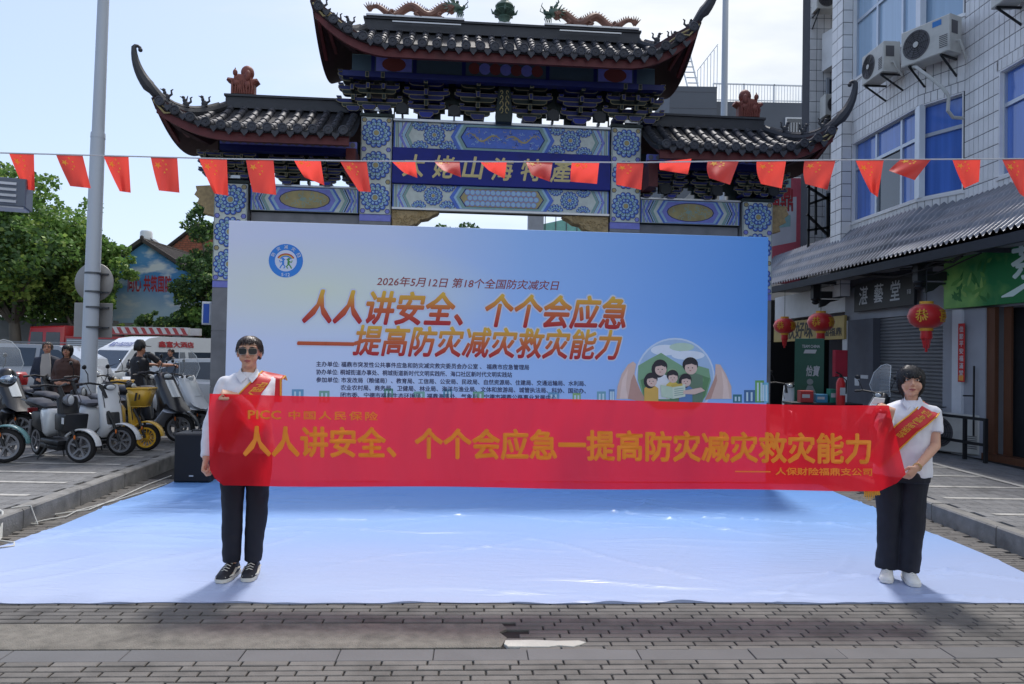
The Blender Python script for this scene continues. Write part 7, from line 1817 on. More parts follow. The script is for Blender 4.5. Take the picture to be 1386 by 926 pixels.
m.build('roof_ladder', M_frame, t, smooth=False)
q = P(958, 117, DD)-o; m = MB()
for i in range(7): m.box(q.x-.5+i*.17, q.x-.47+i*.17, .2, .23, zA, zA+.9+.22*i)
m.bar((q.x-.5, .2, zA+.9), (q.x+.55, .2, zA+2.3), .04, .04); m.build('roof_fence', M_frame, t, smooth=False)['kind'] = 'stuff'
# slim tall pole behind the right wing roof
p = P(979, 155, 24); tag(MB().tube([(0, 0, 0), (.02, 0, 7), (.03, 0, 16)], [.14, .11, .09], 14).build('tall_pole', M_pole, None, loc=(p.x, 24, 0)), 'slender white pole rising behind the right wing roof of the gateway', 'pole')
# glass-fronted building in the gateway opening
DG = 55.0; p = P(748, 300, DG); t = thing('glass_fronted_building', 'grey building with green glass seen through the gateway opening', 'building', Vector((p.x, DG, 0))); z1 = P(748, 291, DG).z
xa = P(716, 300, DG).x-p.x; MB().box(xa, xa+1.1, 0, 6, 0, z1+2).build('wall', M_cgrey, t, smooth=False)
w = MB().prism([(xa+1.1, 0), (3.6, 0), (3.6, z1+.4), (xa+1.1, z1-.6)], .5, 6).build('glass_front', MS('green_glass', 120, 186, 172, rough=.15), t, smooth=False)
m = MB()
for i in range(5): m.box(xa+1.2+i*.8, xa+1.26+i*.8, .44, .499, 6, z1+.2)
m.build('mullion', M_dgrey, w, smooth=False)['kind'] = 'stuff'
# row of further shops closing the street on the right
for i, (y0, c, hh) in enumerate(((30.2, (150, 146, 140), 9), (41, (128, 132, 140), 7))):
    t = thing('street_building', ('beige plastered building' if i == 0 else 'grey plastered building')+' further down the right side of the street', 'building', Vector((9.5, y0, 0)))
    MB().box(-1.6, 8, 0, 9.5, 0, hh).build('wall', MS('plaster_%d' % i, *c, rough=.85, dirt=.2), t, smooth=False)
    for k in range(3):
        for j in range(2):
            w = MB().box(-1.64, -1.605, 1.2+k*2.9, 2.8+k*2.9, 3.6+j*2.6, 5.0+j*2.6).build('window', M_frame, t, smooth=False); MB().box(-1.66, -1.641, 1.28+k*2.9, 2.72+k*2.9, 3.68+j*2.6, 4.92+j*2.6).build('pane', M_glassd, w, smooth=False)
# ------------------------------------------------------------------ scooters
M_tyre = MS('tyre', 24, 24, 26, rough=.85, bump=.3, bsc=80); M_rim = MS('rim_metal', 122, 124, 130, rough=.4, metal=.35, var=.05); M_rimy = MS('rim_yellow', 214, 168, 52, rough=.4)
M_seat = MS('seat_vinyl', 46, 46, 52, rough=.55, var=.1, bump=.15); M_seatg = MS('seat_grey', 104, 106, 114, rough=.6, bump=.1); M_plast = MS('black_plastic', 28, 30, 34, rough=.5, var=.15); M_lens = MS('lamp_lens', 200, 206, 210, rough=.1, spec=.8, var=0); M_amber = MS('amber_lens', 206, 110, 40, rough=.25); M_mirror = MS('mirror_glass', 170, 184, 200, rough=.08, metal=.8, var=0)
M_clear = M('clear_screen', (.75, .8, .84), rough=.08, var=0, spec=.5, alpha=.24)
def paint(name, r, g, b): return MS(name, r, g, b, rough=.28, var=.05, coat=.4, dirt=.08, dsc=6)
PW, PB, PY, PT, PSIL, PR = paint('paint_white', 206, 210, 214), paint('paint_black', 30, 32, 38), paint('paint_yellow', 214, 170, 56), paint('paint_teal', 96, 140, 146), paint('paint_silver', 150, 156, 166), paint('paint_red', 168, 34, 40)
def wheel(t, x, R, w, spokes=6, rim=None, z=None):
    z = R if z is None else z; m = MB(); m.lathe([(R*.74, -w*.42), (R*.9, -w*.5), (R*.985, -w*.3), (R, 0), (R*.985, w*.3), (R*.9, w*.5), (R*.74, w*.42), (R*.74, -w*.42)], (x, 0, z), 32, axis='y', cap=False); wh = m.build('wheel', M_tyre, t, ang=60)
    m = MB(); m.lathe([(R*.64, -w*.46), (R*.77, -w*.5), (R*.77, w*.5), (R*.64, w*.46), (R*.64, -w*.46)], (x, 0, z), 32, axis='y', cap=False); m.lathe([(.001, -w*.45), (R*.17, -w*.45), (R*.17, w*.45), (.001, w*.45)], (x, 0, z), 14, axis='y')
    for i in range(spokes):
        a = 2*pi*i/spokes+.3
        for s in (-1, 1): m.bar((x+R*.14*cos(a), s*w*.2, z+R*.14*sin(a)), (x+R*.69*cos(a+.12*s), s*w*.26, z+R*.69*sin(a+.12*s)), R*(.05 if spokes > 8 else .11), R*(.05 if spokes > 8 else .16), up=(0, 1, 0))
    m.build('rim', rim or M_rim, wh, ang=30)
    m = MB(); m.lathe([(.05, w*.46), (R*.42, w*.46), (R*.42, w*.49), (.05, w*.49), (.05, w*.46)], (x, 0, z), 20, axis='y', cap=False); m.build('brake_disc', M_rim, wh, ang=30); return wh
def arc(cx, cz, r0, r1, a0, a1, n=14): return [(cx+r1*cos(a0+(a1-a0)*i/n), cz+r1*sin(a0+(a1-a0)*i/n)) for i in range(n+1)]+[(cx+r0*cos(a1+(a0-a1)*i/n), cz+r0*sin(a1+(a0-a1)*i/n)) for i in range(n+1)]
def scooter(label, front, yaw, body, style='moped', accent=None, seat=None, R=.205, rimm=None, spokes=6, screen=False, basket=None, box=None, s=1.0, mirrors=True, crate=False, steer=.62):
    s *= .94; c_, s_ = cos(yaw), sin(yaw); wb = .60*s
    loc = Vector((front.x-c_*wb, front.y-s_*wb, KH+.004)); t = thing('motor_scooter', label, 'scooter', loc, yaw, 'scooters parked on the left and right plazas'); t.scale = (s, s, s)
    ac = accent or M_plast; st = seat or M_seat
    fs = [wheel(t, .60, R, .09, spokes, rimm)]; wheel(t, -.60, R, .10, spokes, rimm)
    def slab(name, pts, w, mat, bev=.03, y=0, par=None): return MB().prism(pts, y-w/2, y+w/2, bev=bev).build(name, mat, par or t, ang=50)
    ff = slab('front_fender', arc(.60, R, R+.025, R+.05, .1, 2.5), .12, body if style != 'ebike' else body, .012)
    m = MB(); 
    for sg in (-1, 1): m.tube([(.60, sg*.065, R), (.50, sg*.065, R+.28), (.42, sg*.05, .62)], [.018, .02, .024], 8)
    fk = m.build('fork', M_plast, t); m = MB()
    for sg in (-1, 1): m.ell((.56, sg*.085, R+.14), (.012, .014, .03)); 
    m.build('reflector', M_amber, fk)
    if style == 'retro':
        slab('leg_shield', [(.50, .42), (.44, .66), (.36, .90), (.33, 1.0), (.25, .98), (.27, .88), (.33, .62), (.36, .40), (.22, .27), (.0, .25), (.02, .20), (.30, .20), (.44, .30)], .30, body, .04)
        slab('front_cover', [(.505, .44), (.47, .60), (.42, .62), (.40, .46)], .2, M_plast, .02)
    elif style == 'sport':
        slab('leg_shield', [(.78, .46), (.62, .62), (.44, .86), (.34, 1.0), (.22, .98), (.26, .78), (.32, .55), (.30, .36), (.48, .42), (.62, .48)], .32, body, .06)
        slab('side_trim', [(.70, .44), (.52, .50), (.30, .30), (.05, .26), (-.1, .28), (-.1, .2), (.1, .18), (.36, .22), (.55, .42)], .36, accent or PB, .03)
        slab('nose_cover', [(.60, .66), (.42, .90), (.36, .86), (.52, .64)], .16, M_lens, .02)
    elif style == 'ebike':
        slab('leg_shield', [(.44, .36), (.38, .62), (.30, .86), (.22, .84), (.28, .6), (.32, .36), (.2, .24), (.0, .22), (.0, .18), (.3, .18)], .16, body, .03)
    else:
        slab('leg_shield', [(.44, .34), (.40, .60), (.32, .86), (.26, .84), (.31, .60), (.34, .34)], .26, ac, .03)
    slab('floorboard', [(-.22, .22), (.36, .22), (.38, .28), (-.2, .28)], .27, ac if style != 'sport' else PB, .015)
    slab('battery_case', [(-.30, .14), (.24, .14), (.26, .215), (-.32, .215)], .2, M_plast, .02)
    if style == 'moped':
        slab('side_panel', [(-.10, .30), (-.02, .40), (.0, .62), (-.05, .68), (-.26, .68), (-.30, .60), (-.20, .34)], .24, body, .03)
        slab('rear_body', [(-.66, .38), (-.26, .32), (-.28, .62), (-.40, .64), (-.72, .60)], .16, M_plast, .03)
    else:
        slab('rear_body', [(-.86, .52), (-.74, .40), (-.42, .42), (-.20, .26), (-.08, .30), (-.10, .60), (-.18, .66), (-.78, .68), (-.88, .62)], .28, body, .05)
        slab('engine_cover', [(-.68, .20), (-.3, .18), (-.26, .34), (-.62, .36)], .2, M_plast, .03)
    z0 = .665
    slab('seat', [(-.80, z0+.02), (-.10, z0), (-.06, z0+.045), (-.14, z0+.085), (-.40, z0+.075), (-.50, z0+.11), (-.78, z0+.125), (-.84, z0+.08)], .25, st, .035)
    slab('rear_fender', arc(-.60, R, R+.03, R+.05, .7, 3.0), .13, body if style in ('ebike', 'teal') else M_plast, .012)
    m = MB(); m.tube([(.36, 0, .80), (.28, 0, .98)], .03, 8); m.tube([(.14, -.33, 1.0), (.24, -.2, 1.02), (.28, 0, .99), (.24, .2, 1.02), (.14, .33, 1.0)], .014, 8); hb = m.build('handlebar', M_plast, t); fs += [ff, fk, hb]
    for sg in (-1, 1): m = MB(); m.tube([(.13, sg*.34, 1.0), (.18, sg*.27, 1.008)], .02, 8); m.tube([(.22, sg*.3, 1.01), (.18, sg*.25, 1.0)], .008, 5); m.build('grip', M_seat, hb)
    if mirrors:
        for sg in (-1, 1):
            m = MB(); m.tube([(.22, sg*.20, 1.02), (.24, sg*.25, 1.14), (.22, sg*.28, 1.2)], .007, 6); fs.append(m.build('mirror_stalk', M_plast, t))
            m = MB(); m.ell((.215, sg*.29, 1.24), (.014, .045, .034), 14, 10, k=0); m.ell((.198, sg*.29, 1.24), (.006, .037, .027), 12, 8, k=1); fs.append(m.build('mirror', [M_plast, M_mirror], t))
    m = MB(); 
    if style == 'moped': m.lathe([(.001, -.05), (.05, -.04), (.075, .0), (.078, .04), (.06, .045), (.001, .05)], (.40, 0, .82), 18, axis='x'); hl = m.build('headlight', M_rim, t); MB().lathe([(.001, .052), (.05, .052), (.06, .045)], (.40, 0, .82), 16, axis='x').build('lens', M_lens, hl)
    else: m.ell((.345, 0, .96), (.05, .09, .05)); hl = m.build('headlight', M_plast, t); MB().ell((.385, 0, .955), (.02, .065, .035)).build('lens', M_lens, hl)
    fs.append(hl) if style in ('moped', 'ebike') else None
    m = MB(); m.box(-.9, -.86, -.06, .06, .58, .64); m.build('tail_light', PR, t, smooth=False)
    m = MB(); m.tube([(-.02, -.12, .2), (-.1, -.2, .005)], .01, 6); m.tube([(-.1, .1, .2), (-.2, .17, .005)], .01, 6); m.build('stand', M_clamp, t)
    m = MB(); m.tube([(-.55, -.13, .5), (-.60, -.13, R)], .018, 6); m.tube([(-.55, .13, .5), (-.60, .13, R)], .018, 6); m.build('shock_absorber', M_rim, t)
    m = MB(); m.tube([(-.78, -.1, .74), (-1.0, -.1, .76), (-1.0, .1, .76), (-.78, .1, .74)], .009, 6); m.build('grab_rail', M_clamp, t)
    m = MB(); m.tube([(.3, .1, .96), (.42, .12, .8), (.40, .06, .5)], .006, 5); m.tube([(.3, -.1, .96), (.44, -.12, .78), (.42, -.06, .45)], .006, 5); m.build('brake_cable', M_seat, t)
    if screen:
        pts = [(.30, -.17, .95), (.36, -.2, 1.12), (.30, -.17, 1.32), (.22, -.10, 1.44), (.2, 0, 1.47), (.22, .10, 1.44), (.30, .17, 1.32), (.36, .2, 1.12), (.30, .17, .95), (.37, 0, .93)]
        m = MB(); cx = Vector((.36, 0, 1.18)); m.add([cx]+pts, [(0, 1+i, 1+(i+1) % 10) for i in range(10)]); m.build('windscreen', M_clear, t, fix=False)
        MB().tube(pts+[pts[0]], .006, 5).build('windscreen_rim', M_lens, t)
    if basket:
        m = MB(); B = [(.36, -.15), (.66, -.15), (.66, .15), (.36, .15)]; b = [(.40, -.10), (.60, -.10), (.60, .10), (.40, .10)]
        m.loft([[(x, y, .66) for x, y in b], [(x, y, .92) for x, y in B]], cap=False); m.add([(x, y, .66) for x, y in b], [(0, 1, 2, 3)]); m.tube([(x, y, .92) for x, y in B]+[(B[0][0], B[0][1], .92)], .014, 6)
        o = m.build('basket', basket, t, fix=False); fs.append(o); sm = o.modifiers.new('s', 'SOLIDIFY'); sm.thickness = .012
        m = MB(); m.poly([(.47, .74), (.50, .74), (.52, .86), (.49, .86)], -.158); m.poly([(.53, .76), (.55, .76), (.56, .84), (.54, .84)], -.158); m.build('basket_mark', M_plast, o, smooth=False)
        m = MB(); m.tube([(.5, 0, .66), (.44, 0, .5)], .02, 6); fs.append(m.build('basket_stay', M_plast, t))
    piv = Matrix.Translation((.47, 0, 0))@Matrix.Rotation(steer, 4, 'Z')@Matrix.Translation((-.47, 0, 0))
    for o_ in fs: o_.matrix_local = piv
    if box: slab('top_box', [(-1.02, .80), (-.70, .80), (-.68, .98), (-.74, 1.04), (-.98, 1.04), (-1.04, .98)], .34, box, .04)
    if crate: slab('storage_crate', [(.30, .42), (.56, .42), (.62, .64), (.28, .64)], .30, M_plast, .02); MB().box(.53, .60, -.153, -.1505, .52, .60).build('sticker', M_sw, t, smooth=False)
    return t
gf = lambda px, py: G(px, py, KH)
SY = radians(-34)
scooter('teal fendered scooter cut off by the left edge of the picture', gf(1, 628), radians(-20), PT, 'moped', s=1.05, R=.21, box=None)
scooter('black moped with white side panel and round headlamp, nearest of the row', gf(102, 628), radians(-38), PW, 'moped', R=.20, crate=True, spokes=5, mirrors=False)
scooter('white retro scooter with black dash and black crate, second in the row', gf(158, 618), radians(-36), PW, 'retro', seat=M_seatg, R=.205, spokes=7)
scooter('yellow shared e-bike with yellow front basket and yellow rims', gf(193, 611), radians(-34), PY, 'ebike', R=.195, rimm=M_rimy, spokes=14, basket=PY, seat=M_seatg, mirrors=False)
scooter('silver and black sporty scooter beside the e-bike', gf(238, 600), radians(-30), PB, 'sport', accent=PSIL, R=.21, spokes=5, s=1.12)
scooter('white scooter with clear windscreen farthest right in the left row', gf(268, 590), radians(-28), PW, 'sport', accent=PW, R=.205, screen=True, s=1.05)
scooter('second yellow shared e-bike half hidden behind the first', gf(168, 585), radians(-24), PY, 'ebike', R=.195, rimm=M_rimy, spokes=14, basket=PY, mirrors=False)
scooter('black scooter with large clear windscreen at the far left', gf(22, 600), radians(-28), PB, 'sport', screen=True, s=1.1)
scooter('dark scooter with red top box behind the first moped', gf(78, 588), radians(-30), PB, 'retro', box=PR, mirrors=False)
scooter('grey scooter parked in the middle of the second row', gf(132, 590), radians(-28), PSIL, 'sport')
scooter('black scooter in the second row just left of the silver sporty one', gf(216, 578), radians(-20), PB, 'retro', seat=M_seat)
scooter('dark moped squeezed behind the white retro scooter', gf(120, 604), radians(-30), PB, 'moped', mirrors=False)
q = G(1190, 575, KH); scooter('dark scooter at the far left edge of the second row', gf(-12, 588), radians(-26), PB, 'retro', mirrors=False)
scooter('black sporty scooter behind the second yellow e-bike', gf(190, 566), radians(-24), PB, 'sport')
scooter('white retro scooter deep in the back row by the lamp pole', gf(140, 566), radians(-22), PW, 'retro')
scooter('black moped in the back row just left of the speaker', gf(244, 572), radians(-22), PB, 'moped')
scooter('scooter with clear windscreen before the roller shutter', Vector((5.45, 11.3, KH)), radians(200), PB, 'sport', screen=True)
scooter('white scooter beside the right gateway column', Vector((5.45, 14.6, KH)), radians(235), PW, 'retro', accent=PB)
# helmet on the row
hm = thing('helmet', 'round dark helmet resting on the seat of a scooter at the left edge', 'helmet', P(8, 512, 9.6)-Vector((0, 0, .1)))
m = MB(); m.ell((0, 0, .11), (.13, .12, .13), 18, 12); m.build('shell', PB, hm); m = MB(); m.ell((.05, -.03, .09), (.10, .105, .07), 14, 8); m.build('visor', M_mirror, hm)

# ------------------------------------------------------------------ cars, van, fire engine
def vehicle(name, label, cat, loc, yaw, L, Wd, prof, glassprof, paintm, wheels, R=.33, belt=.95, roofy=.82, extras=None, bev=.09):
    t = thing(name, label, cat, loc, yaw)
    MB().prism(prof, -Wd/2, Wd/2, bev=bev).build('body', paintm, t, ang=45)
    # greenhouse, narrower at the roof
    g = glassprof; m = MB(); zt = max(p[1] for p in g); zb = min(p[1] for p in g)
    def ww(z, e=0): return Wd/2*(1-(1-roofy)*(z-zb)/(zt-zb))-.03+e
    m.loft([[(x, -ww(z), z) for x, z in g], [(x, ww(z), z) for x, z in g]]); gh = m.build('cabin', paintm, t, ang=40)
    return t, ww
def pane(t, pts, ww, side, mat=M_glassd, e=.012, name='window'):
    m = MB(); m.loft([[(x, side*(ww(z)+e), z) for x, z in pts], [(x, side*(ww(z)-.01), z) for x, z in pts]]); return m.build(name, mat, t, smooth=False)
def endpane(t, x0, z0, x1, z1, ww, e=.015, mat=M_glassd, name='windscreen', inset=.08, sgn=1):
    m = MB(); d = Vector((x1-x0, 0, z1-z0)).normalized(); n = Vector((d.z, 0, -d.x))*sgn
    pts = [Vector((x0, -ww(z0)+inset, z0)), Vector((x0, ww(z0)-inset, z0)), Vector((x1, ww(z1)-inset, z1)), Vector((x1, -ww(z1)+inset, z1))]; m.loft([[p+n*e for p in pts], [p-n*.01 for p in pts]]); return m.build(name, mat, t, smooth=False)
def carwheels(t, xs, Wd, R):
    for x in xs:
        for sg in (-1, 1):
            m = MB(); m.lathe([(R*.62, -.1), (R*.95, -.11), (R, -.05), (R, .05), (R*.95, .11), (R*.62, .1)], (x, sg*(Wd/2-.1), R), 24, axis='y'); w = m.build('wheel', M_tyre, t, ang=50)
            m = MB(); m.lathe([(.001, -.09), (R*.64, -.09), (R*.64, .09), (.001, .09)], (x, sg*(Wd/2-.1), R), 20, axis='y')
            for i in range(5): a = 2*pi*i/5; m.bar((x, sg*(Wd/2+.005), R), (x+R*.6*cos(a), sg*(Wd/2+.0), R+R*.6*sin(a)), .05, .02, up=(0, 1, 0))
            m.build('rim', M_rim, w, ang=30)
# white van, nose towards the left and the camera
ang = radians(-112); c0 = P(200, 500, 23.5)
van, ww = vehicle('white_van', 'white high-roofed van with red roof lettering parked beyond the scooters', 'van', Vector((c0.x-.1, 24.2, 0)), ang, 4.8, 1.75,
    [(-2.4, .35), (2.25, .35), (2.42, .5), (2.42, .85), (2.3, 1.02), (-2.4, 1.05)], [(-2.38, 1.0), (2.25, 1.0), (1.62, 1.72), (1.35, 1.86), (.9, 2.12), (.4, 2.2), (-1.9, 2.2), (-2.25, 2.05), (-2.36, 1.5)], PW, (), roofy=.80, bev=.07)
endpane(van, 2.16, 1.10, 1.64, 1.68, ww, sgn=1)
for sg in (-1, 1):
    for pts in ([(1.9, 1.12), (1.45, 1.65), (.9, 1.65), (.9, 1.12)], [(.72, 1.12), (.72, 1.65), (-.55, 1.65), (-.55, 1.12)], [(-.7, 1.12), (-.7, 1.65), (-2.0, 1.65), (-2.1, 1.12)]): pane(van, pts, ww, sg)
    m = MB(); m.prism([(2.36, .72), (2.44, .72), (2.40, .95), (2.30, .98)], sg*.5, sg*.84, bev=.02); m.build('headlight', M_lens, van)
    m = MB(); m.ell((1.95, sg*1.02, 1.2), (.06, .09, .13)); m.bar((1.9, sg*.86, 1.12), (1.95, sg*.98, 1.15), .03, .03); m.build('wing_mirror', PB, van)
    MB().box(.80, .815, sg*(.872) if sg > 0 else -.882, .882 if sg > 0 else -.872, .4, 1.05).build('door_gap', M_plast, van, smooth=False)
MB().prism([(2.41, .38), (2.48, .40), (2.48, .58), (2.42, .6)], -.86, .86, bev=.01).build('bumper', M_plast, van, smooth=False); MB().prism([(2.425, .68), (2.435, .68), (2.425, .82), (2.41, .82)], -.45, .45).build('grille', M_plast, van, smooth=False)
m = MB(); m.bar((2.2, -.6, 1.09), (2.02, .1, 1.26), .02, .02); m.bar((2.2, .2, 1.09), (2.02, .7, 1.26), .02, .02); m.build('wiper', M_plast, van, smooth=False)
MB().box(2.485, 2.49, -.2, .2, .42, .54).build('number_plate', MS('plate_blue', 70, 110, 170, rough=.5), van, smooth=False)
# lettering on the side that faces us and over the windscreen
def vs(u, v, k, sg=1): return (u, sg*(ww(v)+.035-.001*k), v)
text_obj('lettering', '鑫富大酒店', lambda u, v, k: vs(-u, v, k), M_redink, van, offset=.04, box=(-.55, 1.82, .95, 2.03))
text_obj('lettering', '鑫富大酒店欢迎您', lambda u, v, k: (1.50-(v-1.80)*1.55+.03-.0006*k, u, v), MS('van_ink', 70, 84, 150, rough=.6), van, offset=.02, box=(-.5, 1.84, .5, 1.98))
carwheels(van, (-1.5, 1.55), 1.75, .33); van.scale = (.95, .95, .90)
# dark and silver SUV at the left edge
suv, ww = vehicle('silver_car', 'silver sport utility car behind the two bystanders at the left edge', 'car', Vector((P(45, 500, 18).x-1.15, 18.6, 0)), radians(-172), 4.6, 1.85,
    [(-2.3, .35), (2.25, .3), (2.32, .55), (2.25, .88), (1.2, 1.06), (-2.2, 1.12), (-2.34, .8)], [(-2.2, 1.05), (1.3, 1.0), (.55, 1.58), (-.2, 1.66), (-1.6, 1.62), (-2.15, 1.3)], PSIL, (), roofy=.78)
endpane(suv, 1.18, 1.1, .6, 1.54, ww)
for sg in (-1, 1):
    for pts in ([(1.0, 1.1), (.5, 1.5), (-.1, 1.56), (-.1, 1.1)], [(-.2, 1.1), (-.2, 1.57), (-1.1, 1.56), (-1.1, 1.12)], [(-1.2, 1.14), (-1.2, 1.55), (-1.6, 1.52), (-2.0, 1.25)]): pane(suv, pts, ww, sg)
    m = MB(); m.bar((.4, sg*.68, 1.70), (-1.6, sg*.66, 1.70), .04, .03); m.build('roof_rail', M_rim, suv, smooth=False)
    MB().prism([(2.0, .7), (2.28, .66), (2.26, .82), (1.9, .9)], sg*.6, sg*.9, bev=.03).build('headlight', M_lens, suv)
carwheels(suv, (-1.35, 1.4), 1.85, .36)
c2_ = P(268, 500, 15.5)
car, ww = vehicle('white_car', 'white car with dark side windows between the scooters and the gateway column', 'car', Vector((c2_.x+.75, 16.0, 0)), radians(8), 4.5, 1.8,
    [(-2.25, .32), (2.2, .3), (2.25, .6), (2.1, .85), (1.1, 1.0), (-2.15, 1.08), (-2.28, .8)], [(-2.0, 1.0), (1.2, .95), (.4, 1.42), (-.3, 1.5), (-1.2, 1.48), (-1.9, 1.15)], PW, (), roofy=.78)
endpane(car, -1.88, 1.16, -1.25, 1.44, ww, sgn=-1, name='rear_window')
for sg in (-1, 1):
    for pts in ([(.95, 1.04), (.35, 1.36), (-.3, 1.42), (-.3, 1.04)], [(-.4, 1.04), (-.4, 1.42), (-1.15, 1.41), (-1.65, 1.12)]): pane(car, pts, ww, sg)
carwheels(car, (-1.35, 1.35), 1.8, .32); car.scale = (1, 1, .94)
# red fire engine
fe0 = P(44, 480, 38); fe = thing('fire_engine', 'red fire engine with a red and white striped ladder parked behind the van', 'fire engine', Vector((fe0.x+3.8, 38.5, 0)), radians(180)); X0 = 4.3; fe.scale = (.88, .88, .88)
MB().prism([(X0-2.2, .5), (X0, .5), (X0+.05, 1.6), (X0-.15, 2.95), (X0-2.2, 3.05)], -1.2, 1.2, bev=.1).build('cab', PR, fe, ang=45)
for a_, b_2 in ((X0-.95, X0-.22), (X0-1.95, X0-1.1)):
    MB().prism([(a_, 1.75), (b_2, 1.75), (b_2-.06, 2.65), (a_, 2.65)], 1.19, 1.215, bev=.005).build('cab_window', M_glassd, fe, smooth=False)
    MB().prism([(a_, 1.75), (b_2, 1.75), (b_2-.06, 2.65), (a_, 2.65)], -1.215, -1.19, bev=.005).build('cab_window', M_glassd, fe, smooth=False)
MB().box(-4.6, X0-2.25, -1.2, 1.2, .6, 2.45).build('equipment_body', PR, fe, smooth=False)
for sg in (-1, 1):
    for i in range(4):
        a_ = -4.4+i*1.62; b = a_+1.5; o = MB().box(a_, b, *(sorted((sg*1.201, sg*1.23))), .8, 2.3).build('locker_shutter', M_rim, fe, smooth=False)
        m = MB()
        for k in range(12): m.box(a_+.02, b-.02, *(sorted((sg*1.231, sg*1.238))), .84+k*.12, .90+k*.12)
        m.build('shutter_rib', M_frame, o, smooth=False)['kind'] = 'stuff'
lad = MB().box(-4.9, 1.2, .65, .95, 2.62, 3.05).build('ladder', MS('ladder_white', 206, 204, 204, rough=.5), fe, smooth=False)
MB().box(-4.9, 1.2, -.95, -.65, 2.62, 3.05).build('ladder', MS('ladder_white', 206, 204, 204, rough=.5), fe, smooth=False)
m = MB()
for sg in (-1, 1):
    y_ = .96 if sg > 0 else -.96
    for k in range(13):
        x = -4.85+k*.46; m.add([(x, y_, 2.66), (x+.22, y_, 2.66), (x+.42, y_, 3.01), (x+.20, y_, 3.01), (x, y_-sg*.008, 2.66), (x+.22, y_-sg*.008, 2.66), (x+.42, y_-sg*.008, 3.01), (x+.20, y_-sg*.008, 3.01)], [(0, 1, 2, 3), (4, 7, 6, 5), (0, 4, 5, 1), (3, 2, 6, 7)])
    m.box(-4.9, 1.2, *sorted((sg*.962, sg*.968)), 2.60, 2.65)
tag(m.build('stripes', PR, lad, smooth=False), kind='stuff')
for x in (-.25, -4.5): MB().box(x, x+.5, -.9, .9, 2.46, 2.60).build('ladder_rest', M_clamp, fe, smooth=False)
for x in (-3.2, -2.0, 3.3):
    for sg in (-1, 1):
        m = MB(); m.lathe([(.001, -.14), (.4, -.14), (.5, -.1), (.5, .1), (.4, .14), (.001, .14)], (x, sg*1.05, .5), 22, axis='y'); m.build('wheel', M_tyre, fe, ang=50)
# ------------------------------------------------------------------ bystanders
M_jack = MS('dark_jacket', 38, 44, 60, rough=.8, bump=.2, bsc=14); M_brown = MS('brown_jacket', 74, 50, 44, rough=.8, var=.2, sc=4, bump=.2, bsc=14); M_vest = MS('black_vest', 24, 26, 34, rough=.7); M_pinkt = MS('pale_tee', 176, 172, 170, rough=.8)
M_skt = MS('tanned_skin', 178, 128, 104, rough=.6, var=.06)
def stand(label, px, d, Ht, top, yaw, hair, hm_, group=None, extra=None):
    x = P(px, 480, d).x; z = KH-.012 if d > 15 else KH
    ar = {'R': (Vector((-.158, .01, 1.352))*(Ht/1.7), Vector((-.22, .0, 1.08))*(Ht/1.7), Vector((-.12, -.18, .98))*(Ht/1.7), (.8, -.3, .1), (0, -.6, .8), 1, (.5, .8, .6)), 'L': (Vector((.158, .01, 1.352))*(Ht/1.7), Vector((.22, .0, 1.08))*(Ht/1.7), Vector((.10, -.18, .97))*(Ht/1.7), (-.8, -.3, .1), (0, -.6, .8), -1, (.5, .8, .6))}
    st = dict(hair=hair, hairmat=hm_, top=top, topname='jacket', skin=M_skt, hem=.80, loose=.03, leg=(.1, .085, .075), locks=60)
    return person(label, Vector((x, d, z)), yaw, Ht, ar, [(-.08, 0, None), (.08, .02, None)], st, voxel=.0095, width=1.08)
b1, *_ = stand('older person with thinning hair in a dark open jacket and pale shirt behind the scooters', 64, 12.5, 1.51, M_jack, radians(25), 'bald', MS('grey_hair', 70, 66, 64, rough=.6))
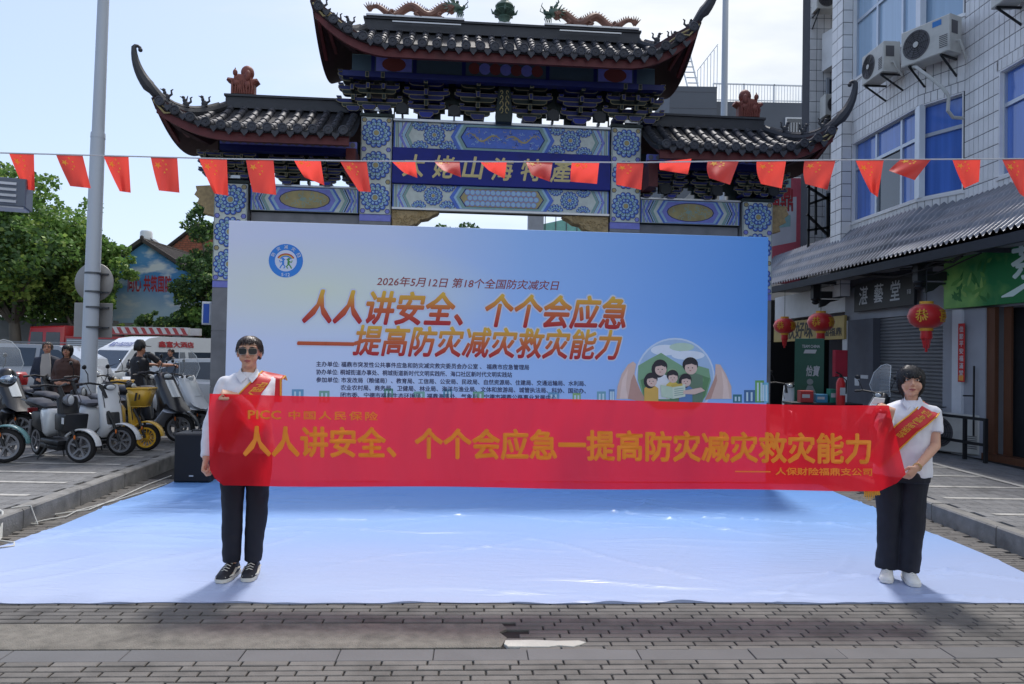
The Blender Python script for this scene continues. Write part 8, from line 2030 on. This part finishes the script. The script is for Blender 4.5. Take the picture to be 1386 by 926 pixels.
m = MB(); m.loft([[(-.06, -.155, 1.30), (.05, -.155, 1.32), (.075, -.165, 1.1), (.07, -.17, .88), (-.07, -.17, .88), (-.075, -.165, 1.1)], [(-.06, -.1, 1.30), (.05, -.1, 1.32), (.075, -.1, 1.1), (.07, -.1, .88), (-.07, -.1, .88), (-.075, -.1, 1.1)]]); m.build('undershirt', M_pinkt, b1, ang=60)
stand('bystander with short black bob and brown jacket beside the older person', 91, 12.1, 1.47, M_brown, radians(12), 'fringe', M_hairb)
# rider in a black vest seen from behind on a scooter
def rider(label, px, d, yaw, top, cap):
    x = P(px, 480, d).x; k = 1.0
    ar = {'R': (Vector((-.17, -.02, 1.30)), Vector((-.26, -.22, 1.12)), Vector((-.24, -.46, 1.12)), (0, -1, -.1), (0, 0, 1), 1, (.5, .9, .6)), 'L': (Vector((.17, -.02, 1.30)), Vector((.26, -.22, 1.12)), Vector((.24, -.46, 1.12)), (0, -1, -.1), (0, 0, 1), -1, (.5, .9, .6))}
    st = dict(hair='short', hairmat=M_hairb, top=top, topname='vest', sleeve='short', hem=.86, skin=M_skt, loose=.025, locks=40)
    sit = dict(hip=Vector((0, .05, -.12)), lean=0, footz=.30)
    r, *_ = person(label, Vector((x, d, KH)), yaw, 1.65, ar, [(-.13, -.35, Vector((-.16, -.36, .74))), (.13, -.35, Vector((.16, -.36, .74)))], st, voxel=.010, sit=sit)
    m = MB(); hz = 1.44*.97-.12+.195; m.lathe([(.001, .12), (.05, .115), (.09, .07), (.105, .0), (.105, -.01)], (0, .06, hz), 18); m.loft([[(-.08, -.02, hz-.005), (.08, -.02, hz-.005), (.05, -.14, hz-.015), (-.05, -.14, hz-.015)], [(-.08, -.02, hz+.005), (.08, -.02, hz+.005), (.05, -.14, hz-.005), (-.05, -.14, hz-.005)]]); m.build('cap', cap, r)
    return r
rider('rider in black vest and black cap seen from behind among the scooters', 193, 13.6, radians(155), M_vest, M_plast)
scooter('black scooter carrying the rider in the black vest', Vector((P(193, 480, 13.6).x+.62*cos(radians(65)), 13.6+.62*sin(radians(65)), KH)), radians(65), PB, 'retro')
rx0 = P(231, 490, 19.5)
stand('passer-by with dark hair whose head shows above the white car', 231, 19.8, 1.44, M_vest, radians(-20), 'short', M_hairb)
